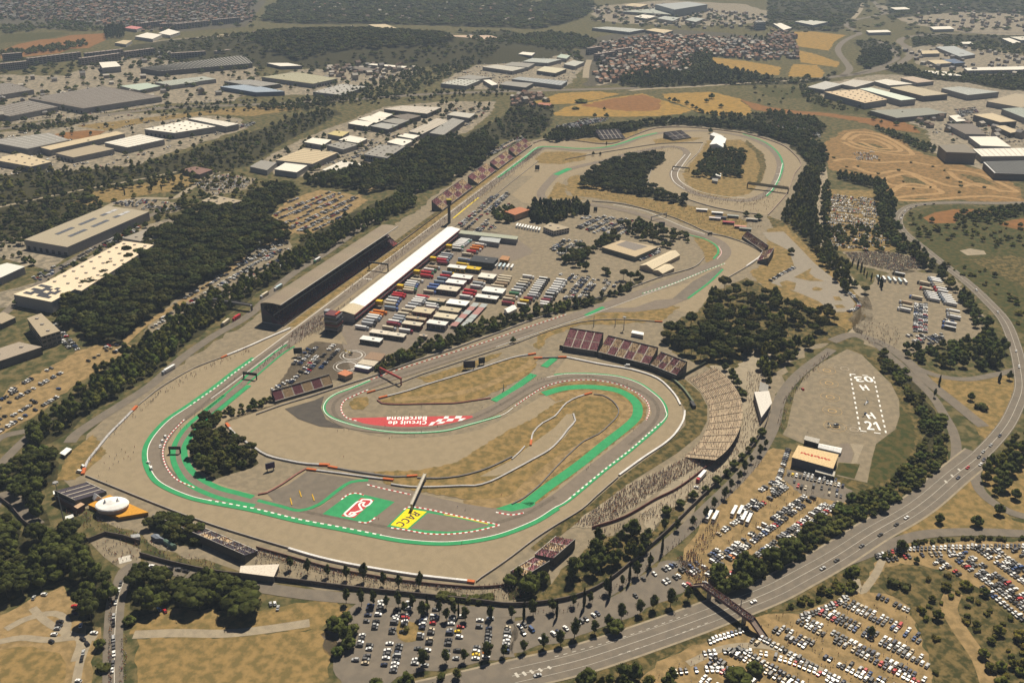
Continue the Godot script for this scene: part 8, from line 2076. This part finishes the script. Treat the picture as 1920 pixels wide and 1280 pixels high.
func car_parks():
	lot("of dirt lot across the motorway",[116,-429,136,-436,159,-451,181,-460,215,-479,235,-481,246,-470,244,-449,240,-425,235,-404,102,-400,112,-415],[163,-439],[189,-415],[5.4,11.5],2.7,.84)
	lot("of dirt lot at right edge",[277,-513,294,-525,315,-531,354,-530,319,-460,312,-471,306,-487,292,-503],[307,-512],[320,-482],[5.4,5.4,11],2.7,.86)
	line_of_cars("in the hedge row along the slip road",[243,-520,253,-525,267,-529,290,-531,316,-533,351,-534],2.7,.95,false,.5)
	line_of_cars("in the row below the hedge of the slip road",[249,-517,264,-521,280,-524,298,-525],3.2,.75)
	line_of_cars("in the row under the motorway verge",[117,-437,123,-441,135,-446,145,-450],2.7,.95,false,.4)
	line_of_cars("in the row at the foot of the green verge",[177,-460,188,-465,200,-471,212,-479],2.7,.95,false,.4)
	line_of_cars("in the curving row of the bottom dirt lot",[112,-428,123,-430,135,-431,147,-429,151,-428],3.0,.85)
	line_of_cars("in the long bottom row of the dirt lot",[93,-413,105,-415,117,-416,129,-415],3.0,.85)
	line_of_cars("in the diagonal row at the bottom edge",[150,-428,161,-423,174,-415,181,-407],2.8,.9)
	line_of_cars("in the last row by the rough knoll",[301,-492,306,-479,310,-468,313,-460],3.2,.9)
	lot("of dirt lot below the heliport",[142,-542,170,-578,193,-609,205,-610,212,-592,235,-589,241,-585,219,-561,194,-537,167,-516,143,-497,132,-506,134,-527],[152,-545],[175,-567],[5.2,5.2,10.5],2.75,.82)
	lot("of tarmac below heliport hall",[211,-627,243,-616,253,-599,240,-586,213,-596],[214,-614],[239,-603],[5.4,9],2.8,.6)
	line_of_cars("in the row beside the heliport path",[221,-658,215,-644,207,-625,199,-606,190,-588],2.8,.9,false,.5)
	lot("of tarmac lot along bottom edge",[-87,-469,-64,-471,-34,-461,2,-454,2,-427,-28,-420,-52,-414,-75,-407,-87,-419,-86,-441],[-72,-450],[-73,-430],[6.0,11.0],2.9,.62,.2)
	lot("of lot under the curved wall",[5,-451,34,-457,61,-472,84,-493,103,-511,120,-509,114,-489,95,-474,56,-452,24,-439,4,-433],[34,-448],[82,-480],[6,10],3.0,.5)
	lot("before the motorway footbridge",[107,-501,121,-513,132,-506,143,-497,132,-490,121,-491,113,-483],[111,-496],[131,-510],[5.4,7],2.8,.6)
	line_of_cars("in the queue on the access road",[-221,-408,-225,-421,-231,-436,-237,-452,-242,-469,-245,-486,-247,-496],5.6,.8,true)
	line_of_cars("in the line along the gate road",[-245,-504,-235,-502,-225,-500,-215,-499,-205,-496],5.2,.95,true)
	for c in [["black","hatchback",[-265.4,-431.7],0.5,"lone parked car on the rough lot, lowest of its cluster"],["silver","hatchback",[-266.7,-442.5],.1,"parked on the rough lot beside two dark cars"],["black","saloon",[-266.9,-445.2],.1,"middle of the trio on the rough lot"],["black","saloon",[-267.7,-448.4],.1,"topmost of the trio on the rough lot"],["white","hatchback",[-266.4,-437.5],.1,"below the trio on the rough lot"],["black","saloon",[-248.2,-434.2],.6,"on the rough lot near the road"],["black","estate car",[-244.1,-430.3],.8,"second dark one on the rough lot near the road"],["silver","saloon",[-243.3,-423],1.3,"first of the pair pointing down the rough lot"],["black","saloon",[-242.1,-417.9],1.3,"second of the pair pointing down the rough lot"],["white","hatchback",[-254.1,-445.4],1.3,"at the bush edge of the rough lot"],["white","saloon",[-243.7,-439.2],.1,"where the rough lot meets the road"],["red","estate car",[-264.6,-462.2],.2,"topmost in the shade of the rough lot trees"],["black","estate car",[-262.5,-457.9],.2,"middle one in the shade of the rough lot trees"],["dark blue","estate car",[-260.9,-455.1],.2,"lowest one in the shade of the rough lot trees"],["white","hatchback",[-288.1,-472.7],.2,"right one at the hedge of the rough lot"],["silver","hatchback",[-293,-469.6],1.5,"left one at the hedge of the rough lot"],["white","hatchback",[-237,-401.2],.3,"cut by the bottom edge on the rough lot"],["red","hatchback",[-208.5,-458.9],.9,"under the trees of the dry field"],["blue","hatchback",[-212.5,-460.3],.9,"under the trees beside the red car"],["white","hatchback",[-143.7,-466.9],1.2,"parked by the dry field trees, right of two"],["silver","hatchback",[-146.2,-466.4],1.2,"parked by the dry field trees, left of two"],["silver","saloon",[-140.9,-463],1.5,"below the pair at the dry field trees"],
		["yellow","hatchback",[-30,-444],0.1,"bright one in the bottom tarmac car park"],["white","van",[-272,-618],1.2,"white van on the last turn"],["white","hatchback",[-277,-626],.6,"small one ahead of the white van on the last turn"],["white","off-roader",[-277,-665],1.1,"first of the three at the inner kerb of the last turn"],["white","off-roader",[-277,-658],1.2,"second of the three at the inner kerb of the last turn"],["white","saloon",[-276,-650],1.3,"third of the three at the inner kerb of the last turn"],["white","van",[-324,-612],.3,"lower one behind the left gravel barrier"],["white","van",[-324,-619],.8,"upper one behind the left gravel barrier"],["white","van",[108,-804],.1,"beside the barrier under the stadium stand"],["red","hatchback",[260,-761],1.4,"at the left edge of the heliport apron"],["white","hatchback",[138,-601],.5,"on the concourse under the trees"]]:
		park(Vector2(c[2][0],c[2][1]),Vector2.from_angle(c[3]),c[4],"of single parked cars",c[0],c[1])
	for c in [["silver",[16.6,-409.5],0],["white",[151.9,-473.8],0],["silver",[204.7,-507.7],1],["black",[216.3,-516.2],1],["grey",[238.1,-532.2],1],["black",[255.1,-545.1],0],["black",[270.5,-557.2],1],["white",[280.7,-565.7],1],["dark blue",[339.4,-618.6],0],["red",[352.8,-633.1],1],["dark blue",[370.5,-645.1],0],["white",[364.8,-638],0],["silver",[375.4,-657.2],1],["black",[368.4,-649],1],["dark blue",[400.2,-682.8],0],["silver",[385.8,-667.3],0]]:
		var mw := V2([2.3,-409.2,32.6,-419.2,93.1,-446.5,122.1,-461.1,163,-483.1,218.4,-522,282.9,-571.6,338.1,-622.2,411.1,-697])
		var bestd := INF; var d := Vector2.RIGHT
		for i in mw.size() - 1:
			var mid := (mw[i] + mw[i + 1]) * .5
			if mid.distance_to(Vector2(c[1][0],c[1][1])) < bestd:
				bestd = mid.distance_to(Vector2(c[1][0],c[1][1])); d = (mw[i + 1] - mw[i]).normalized()
		park(Vector2(c[1][0],c[1][1]),d,"driving on the motorway, %s from the bottom edge" % nth(used.get("mwcar",0)),"of motorway traffic",c[0],"saloon")
		used["mwcar"] = used.get("mwcar",0) + 1
	line_of_cars("driving on the motorway bend beside the pasture",[533,-1272,550,-1307,581,-1339,616,-1351],16,.9,true)
	line_of_cars("driving up the motorway beside the pasture",[477,-811,493,-852,515,-922,521,-977,523,-1033,520,-1101],26,.6,true)
	lot("of ochre lot at left edge",[-436,-700,-438,-743,-424,-784,-410,-821,-386,-839,-368,-831,-377,-789,-388,-747,-397,-704,-415,-660],[-416,-705],[-404,-739],[5.4,10],2.7,.6)
	lot("of sandy lot behind main stand",[-362,-859,-358,-944,-339,-1014,-316,-1090,-288,-1110,-259,-1082,-283,-1033,-307,-964,-332,-896,-349,-851],[-344,-899],[-317,-980],[5.4,11],2.8,.62)
	lot("of terraced lot beyond main stand",[-327,-1254,-320,-1322,-286,-1379,-235,-1353,-213,-1332,-233,-1250,-264,-1185,-300,-1197],[-285,-1220],[-238,-1326],[5.4,12],2.8,.72)
	lot("of the round car park on the left hill",[-568,-1306,-527,-1324,-475,-1305,-457,-1280,-469,-1265,-534,-1282],[-553,-1294],[-464,-1272],[5.4,8],2.8,.7)
	lot("of the pine shaded car park on the left",[-482,-1408,-452,-1464,-397,-1439,-400,-1385,-435,-1350],[-472,-1393],[-405,-1411],[5.4,8],2.8,.75)
	lot("of the strip behind the pine wood",[-337,-1102,-326,-1159,-285,-1150,-273,-1118,-298,-1098,-319,-1060],[-329,-1093],[-289,-1142],[5.4,9],2.8,.6)
	lot("of tarmac lot at turn ten",[-208,-758,-201,-817,-191,-841,-165,-842,-166,-813,-174,-793,-193,-775,-204,-738],[-199,-758],[-180,-839],[5.4,8.5],2.7,.62)
	lot("beside the pit lane at turn ten",[-212,-744,-212,-760,-201,-768,-196,-755,-205,-735],[-211,-744],[-200,-762],[5.4,8],2.7,.6)
	lot("of the grassy car park by the avenue",[470,-1389,531,-1372,514,-1305,490,-1251,491,-1223,484,-1171,467,-1145,401,-1147,426,-1248],[453,-1323],[506,-1300],[5.4,10.5],2.7,.86)
	lot("of the trackside car park inside turn eight",[94,-1263,123,-1272,171,-1250,189,-1220,151,-1192,109,-1191,83,-1216],[90,-1223],[123,-1272],[5.4,9.5],2.7,.7)
	lot("of the car park between paddock and turn nine",[46,-1134,67,-1168,94,-1164,88,-1137,57,-1107],[49,-1126],[77,-1179],[5.4,9],2.7,.75)
	lot("of the car park behind the pit tower",[-73,-1228,-34,-1356,-7,-1385,-2,-1330,-35,-1253,-23,-1212,-50,-1189,-68,-1206],[-65,-1217],[-33,-1324],[5.4,9],2.7,.7)
	lot("on the roof of the square tan building",[132,-1151,151,-1130,168,-1146,145,-1164],[133,-1149],[161,-1161],[5.4,7],2.7,.0)
	lot("of the lower paddock car rows",[55,-1048,97,-1032,126,-1020,93,-978,57,-962,53,-1001],[67,-993],[82,-1035],[5.4,8],2.7,.7)
	lot("along the square tan building",[151,-1103,182,-1139,183,-1123,153,-1087],[151,-1095],[183,-1131],[6],2.7,.9)
	lot("of the recovery rows in the lorry park",[436,-966,452,-967,421,-888,407,-892],[440,-959],[415,-895],[4.8,4.8,9],2.4,.95)
	lot("at the foot of the lorry park",[398,-884,429,-882,463,-923,450,-923,430,-869,410,-859,395,-868],[395,-868],[425,-884],[5.4,6],2.6,.8)
	line_of_cars("of the line on the practice pad",[295,-1029,314,-1053,336,-1076],2.8,.9)
	line_of_cars("of the curving line on the practice pad",[374,-1008,376,-986,376,-961,368,-949,357,-941],2.8,.95)
	lot("behind the circuit trees at turn two",[79,-1846,143,-1919,186,-1922,171,-1871,116,-1820,85,-1805],[86,-1828],[163,-1900],[5.4,7],2.7,.85)
	lot("behind the circuit trees at turn three",[492,-1870,552,-1864,578,-1809,567,-1773,520,-1779,488,-1813],[495,-1842],[568,-1809],[5.4,7],2.7,.85)
	lot("below the golden field",[300,-1908,330,-1930,352,-1901,316,-1869],[304,-1898],[341,-1900],[5.4,7],2.7,.7)
	lot("in the lane beside the open stands",[-74,-1556,-57,-1589,-4,-1725,20,-1770,23,-1744,-31,-1620,-64,-1532],[-69,-1556],[15,-1752],[5.4],2.8,.85)
	lot("of the factory street",[-544,-1014,-514,-1121,-490,-1201,-483,-1190,-502,-1106,-532,-1001],[-536,-1011],[-495,-1194],[6],3.0,.5)
	lot("of the office yard below the pine wood",[-473,-895,-451,-875,-410,-821,-422,-826,-453,-862],[-467,-888],[-417,-826],[5.4],2.8,.8)
	lot("in the near estate yards",[-355,-1560,-253,-1712,-206,-1642,-268,-1564,-313,-1520],[-346,-1560],[-258,-1679],[6,14],3.0,.5)
	lot("in the yard of the white sheds",[-523,-1812,-503,-1852,-493,-1833,-511,-1785],[-515,-1794],[-499,-1842],[6],3.0,.7)
	lot("in the big shed yard at right",[930,-2052,986,-2078,967,-2021,904,-1964],[926,-2030],[976,-2055],[5.4,7],2.8,.8)
	lot("at the motocross hut",[590,-1663,630,-1665,619,-1608,580,-1599],[583,-1636],[621,-1627],[6,9],3.0,.6)
	lot("in the yards of left sheds",[-929,-1726,-825,-1777,-800,-1904,-532,-1865,-499,-1795,-575,-1615,-678,-1470,-788,-1439],[-751,-1540],[-675,-1689],[7,30],3.2,.22)
	lot("in the yards of far left sheds",[-1007,-1887,-876,-1947,-713,-2042,-554,-2081,-544,-2041,-695,-1986,-844,-1871,-954,-1778],[-906,-1893],[-731,-1995],[7,24],3.4,.3)
	lot("in the belt estate yards",[-594,-2240,-404,-2134,-303,-2261,-223,-2479,-255,-2536,-412,-2325],[-554,-2176],[-337,-2330],[8,26],3.4,.3)
	lot("in the town estate yards",[-173,-2342,-93,-2592,158,-2857,174,-2613,116,-2269,-43,-2223],[-148,-2343],[45,-2434],[8,26],3.4,.3)
	lot("along the six unit street",[-257,-1741,-177,-1936,-74,-2053,-50,-1998,-103,-1772,-196,-1715],[-240,-1764],[-127,-1993],[7,16],3.2,.4)
	lot("in the right shed yards",[783,-1821,920,-2002,1027,-1905,937,-1721,822,-1770],[794,-1821],[972,-1878],[7,18],3.2,.35)
	cars.sort_custom(func(a,b): return (a[0] - Vector3(0,395,0)).length_squared() * (1.0 if a[5] != "of single parked cars" else .3) < (b[0] - Vector3(0,395,0)).length_squared() * (1.0 if b[5] != "of single parked cars" else .3))
	var rest := {}
	for i in cars.size():
		var c: Array = cars[i]
		c[0].y = .36
		if i < 300:
			make_car(c[4],c[2],c[3],c[0],c[1],"cars " + c[5])
		else:
			if not rest.has(c[5]): rest[c[5]] = {}
			if not rest[c[5]].has(c[2]): rest[c[5]][c[2]] = []
			rest[c[5]][c[2]].append([Transform3D(Basis(Vector3.UP,c[1]),c[0]),PAINT[c[3]]])
	for w in rest:
		mass("parked_cars","parked cars " + w,"cars",rest[w],CARWHOLE)
	var bikes := []
	var p := V2([412,-1131,465,-1137,504,-1109,495,-1081,452,-1065,413,-1097])
	var bm := MB.new()
	bm.box(Vector3(0,.55,0),Vector3(1.9,.5,.35),Color(.8,.8,.8))
	bm.box(Vector3(-.3,.95,0),Vector3(.5,.4,.6),Color(.3,.3,.3))
	for x in [-.7,.7]:
		bm.box(Vector3(x,.32,0),Vector3(.6,.6,.16),Color(.1,.1,.1))
	var z0 := INF; var z1 := -INF; var x0 := INF; var x1 := -INF
	for q in p:
		z0 = minf(z0,q.y); z1 = maxf(z1,q.y); x0 = minf(x0,q.x); x1 = maxf(x1,q.x)
	var z := z0
	while z < z1:
		var x := x0
		while x < x1:
			if Geometry2D.is_point_in_polygon(Vector2(x,z),p) and R.randf() < .85:
				bikes.append([Transform3D(Basis(Vector3.UP,1.5 + rnd(-.2,.2)),Vector3(x + rnd(-.2,.2),.3,z + rnd(-.3,.3))),[Color(.05,.05,.05),Color(.3,.04,.03),Color(.4,.4,.4),Color(.06,.1,.25),Color(.4,.35,.2)][R.randi() % 5]])
			x += 1.1
		z += 3.2
	mass("parked_motorcycles","packed rows of motorcycles beside the avenue","motorcycles",{"bike": bikes},{"bike": bm.mesh(GLOSS)})
	print("cars ",cars.size()," bikes ",bikes.size())
func mass(called: String,label: String,cat: String,sets: Dictionary,meshes: Dictionary):
	var o := Node3D.new()
	o.name = numbered(called)
	add_child(o)
	tag(o,label,cat,"","stuff")
	for k in sets:
		var mm := MultiMesh.new()
		mm.transform_format = MultiMesh.TRANSFORM_3D
		mm.use_colors = true
		mm.mesh = meshes[k]
		mm.instance_count = sets[k].size()
		for i in mm.instance_count:
			mm.set_instance_transform(i,sets[k][i][0])
			mm.set_instance_color(i,sets[k][i][1])
		var mi := MultiMeshInstance3D.new()
		mi.name = called
		mi.multimesh = mm
		o.add_child(mi,true)
# ---------------------------------------------------------------- people
func scatter(where: String,pts: Array,count: int,y := .4):
	var p := V2(pts)
	var r := Rect2(p[0],Vector2.ZERO)
	for q in p: r = r.expand(q)
	var done := 0
	var tries := 0
	while done < count and tries < count * 20:
		tries += 1
		var q := Vector2(rnd(r.position.x,r.end.x),rnd(r.position.y,r.end.y))
		if Geometry2D.is_point_in_polygon(q,p):
			crowd_at(where,Vector3(q.x,y,q.y))
			done += 1
func people():
	scatter("on the worn spectator bank",[139,-644,156,-659,162,-648,122,-608,103,-591,73,-559,57,-551,44,-551,59,-570,91,-605],1900)
	scatter("on the concourse behind the terrace",[217,-792,239,-804,220,-721,193,-664,181,-667,200,-721],420)
	scatter("on the lower concourse",[188,-659,148,-601,116,-572,100,-551,96,-566,155,-643,187,-685],380)
	scatter("at the head of the motorway footbridge",[110,-515,123,-527,131,-502,133,-491,124,-484,115,-499],420)
	scatter("on the path by the coaches",[124,-533,139,-554,146,-561,146,-551,129,-521,122,-518],130)
	scatter("below the dark red fence",[57,-544,80,-556,109,-580,112,-570,82,-544,63,-538],120)
	scatter("behind the bottom barrier",[-168,-520,-145,-510,-115,-499,-87,-492,-59,-486,-22,-482,-21,-480,-58,-483,-114,-495,-167,-514],420)
	scatter("under the trees behind the bottom barrier",[-167,-513,-114,-492,-52,-480,-1,-477,-1,-474,-58,-477,-120,-488,-164,-501],180)
	scatter("at the bottom right corner of the gravel",[-20,-486,2,-489,15,-480,2,-472,-18,-478],90)
	scatter("by the lower left tents",[-318,-571,-295,-558,-272,-546,-248,-534,-221,-517,-185,-504,-190,-498,-229,-510,-274,-537,-303,-545],230)
	scatter("in front of the control tower",[-219,-873,-204,-908,-178,-921,-176,-904,-192,-874,-205,-861,-218,-858],480)
	scatter("on the pit straight after the race",[-189,-985,-155,-1090,-114,-1209,-71,-1333,-3,-1535,18,-1568,-49,-1350,-94,-1223,-141,-1081,-176,-974],620)
	scatter("on the upper pit straight",[-71,-1333,-3,-1535,38,-1654,46,-1624,-3,-1476,-56,-1323],420)
	scatter("on the inner road of turn five",[119,-1555,199,-1651,280,-1699,299,-1668,275,-1659,195,-1609],160)
	scatter("on the track at turn four",[251,-1441,275,-1389,309,-1363,348,-1362,381,-1402,379,-1374,341,-1329,296,-1332,263,-1363],300)
	scatter("on the gravel of turn four",[317,-1323,373,-1368,408,-1448,413,-1433,369,-1320,340,-1293,316,-1302],90)
	scatter("on the dry slope of turn four",[110,-1419,248,-1320,300,-1243,295,-1187,247,-1230,159,-1343,100,-1384],330)
	scatter("around the stalls below turn four",[261,-1310,320,-1268,334,-1233,307,-1207,273,-1254,257,-1285],260)
	scatter("on the entry straight",[-235,-791,-219,-850,-198,-909,-181,-939,-174,-962,-192,-877,-221,-816,-234,-780],260)
	scatter("on the left verge beside the service road",[-325,-616,-325,-647,-318,-708,-300,-763,-278,-801,-253,-843,-249,-825,-274,-790,-304,-732,-319,-664,-320,-624],150)
	scatter("along the access road",[-219,-397,-233,-434,-247,-471,-249,-482,-240,-457,-217,-397],90)
	scatter("along the right of the access road",[-213,-397,-226,-434,-224,-439,-209,-397],40)
	scatter("on the square at the bottom gate",[-278,-525,-266,-531,-245,-519,-243,-506,-256,-503,-269,-514],70)
	scatter("on the yard beside the avenue",[347,-893,378,-921,396,-894,375,-849,352,-861],150)
	scatter("along the avenue",[515,-1603,528,-1604,450,-1350,403,-1202,398,-1202,441,-1349],150)
	scatter("on the promenade below the wall",[2,-460,35,-466,59,-479,77,-497,97,-520,119,-544,143,-575,169,-608,195,-645,198,-640,172,-605,122,-539,80,-494,58,-475,35,-462],220)
	scatter("on the road left of the heliport",[220,-694,238,-741,265,-788,304,-838,307,-831,268,-781,242,-736,223,-685],190)
	scatter("among the cars across the motorway",[73,-402,118,-438,161,-462,178,-464,230,-483,246,-471,233,-404],160)
	scatter("among the cars below the heliport",[133,-521,170,-578,208,-621,235,-589,167,-516],120)
	scatter("in the grove behind the stadium stand",[205,-915,258,-931,292,-891,256,-852,232,-863],130)
	scatter("in the paddock lanes",[-144,-912,-119,-987,-74,-1122,-67,-1112,-107,-987,-136,-898],120)
	var single := [["walking across the left gravel towards the last turn",[-306.7,-605.6,-310,-624.1,-309.5,-633.4,-304.3,-630.4,-299.7,-625.9,-297.4,-630.6,-295.2,-633.7,-293.4,-640,-303.1,-616.8,-302.6,-622.8,-305.1,-635.8,-299.6,-639.9,-292.1,-630.7,-295.5,-648,-298.1,-598.6,-303.9,-643.8]],["standing at the edge of the turn ten gravel",[-140.8,-676.6,-135.9,-678.5,-132,-678.6,-103.3,-685.3,-95.6,-668.4,-97.4,-665.8,-77.9,-671.3,-60.5,-686.4,-72.8,-677.4,-129.6,-637.5]],["walking on the track into turn twelve",[19.7,-774.2,23.6,-773.3,27,-775.5,29.4,-773.4,42,-777,47.2,-784.6,68.3,-779.8,71.3,-781,74.2,-780,101.5,-772.2,103.8,-766,100.5,-684.2,61.9,-631.1,59.5,-626.5,58.1,-623.4]],["walking on the chicane roads",[-91.7,-556.6,-37.4,-572,-31.8,-568.2,-6.4,-587.5,-32.1,-529.7,-175.2,-560]],["walking at the turn eleven runoff",[-96.6,-710.7,-85.2,-705.5,-76.6,-719.7,-24.8,-720,-9.4,-725.2,18.8,-780.6]],["walking down the lower part of the pit entry",[-254.8,-772.2,-248.6,-767,-239.9,-780.1,-240.2,-756.8,-251.6,-743.3,-255.7,-728.5,-260.1,-709.4,-264,-700.1,-265.1,-682.2,-268.7,-677,-274.8,-671.7,-270.5,-648.6]],["standing on the heliport apron",[257.7,-761.8,244.9,-736.5,230.8,-694.4,243.5,-684.2,225,-689]]]
	for s in single:
		for i in s[1].size() / 2:
			var o: Node3D = tag(obj("person",PERSON[R.randi() % PERSON.size()]),"person %s, %s of them" % [s[0],nth(i)],"person","people " + s[0])
			o.position = Vector3(s[1][i * 2],.42,s[1][i * 2 + 1])
			o.rotation.y = rnd(0,TAU)
	var n := 0
	for w in crowds:
		var sets := {}
		for p in crowds[w]:
			var k := R.randi() % PERSON.size()
			if not sets.has(k): sets[k] = []
			sets[k].append([Transform3D(Basis(Vector3.UP,rnd(0,TAU)).scaled(Vector3(1,rnd(.92,1.06),1)),p),Color.WHITE * rnd(.7,1.2)])
			n += 1
		var ms := {}
		for k in PERSON.size(): ms[k] = PERSON[k]
		mass("crowd","crowd of spectators " + w,"crowd",sets,ms)
	print("people ",n)
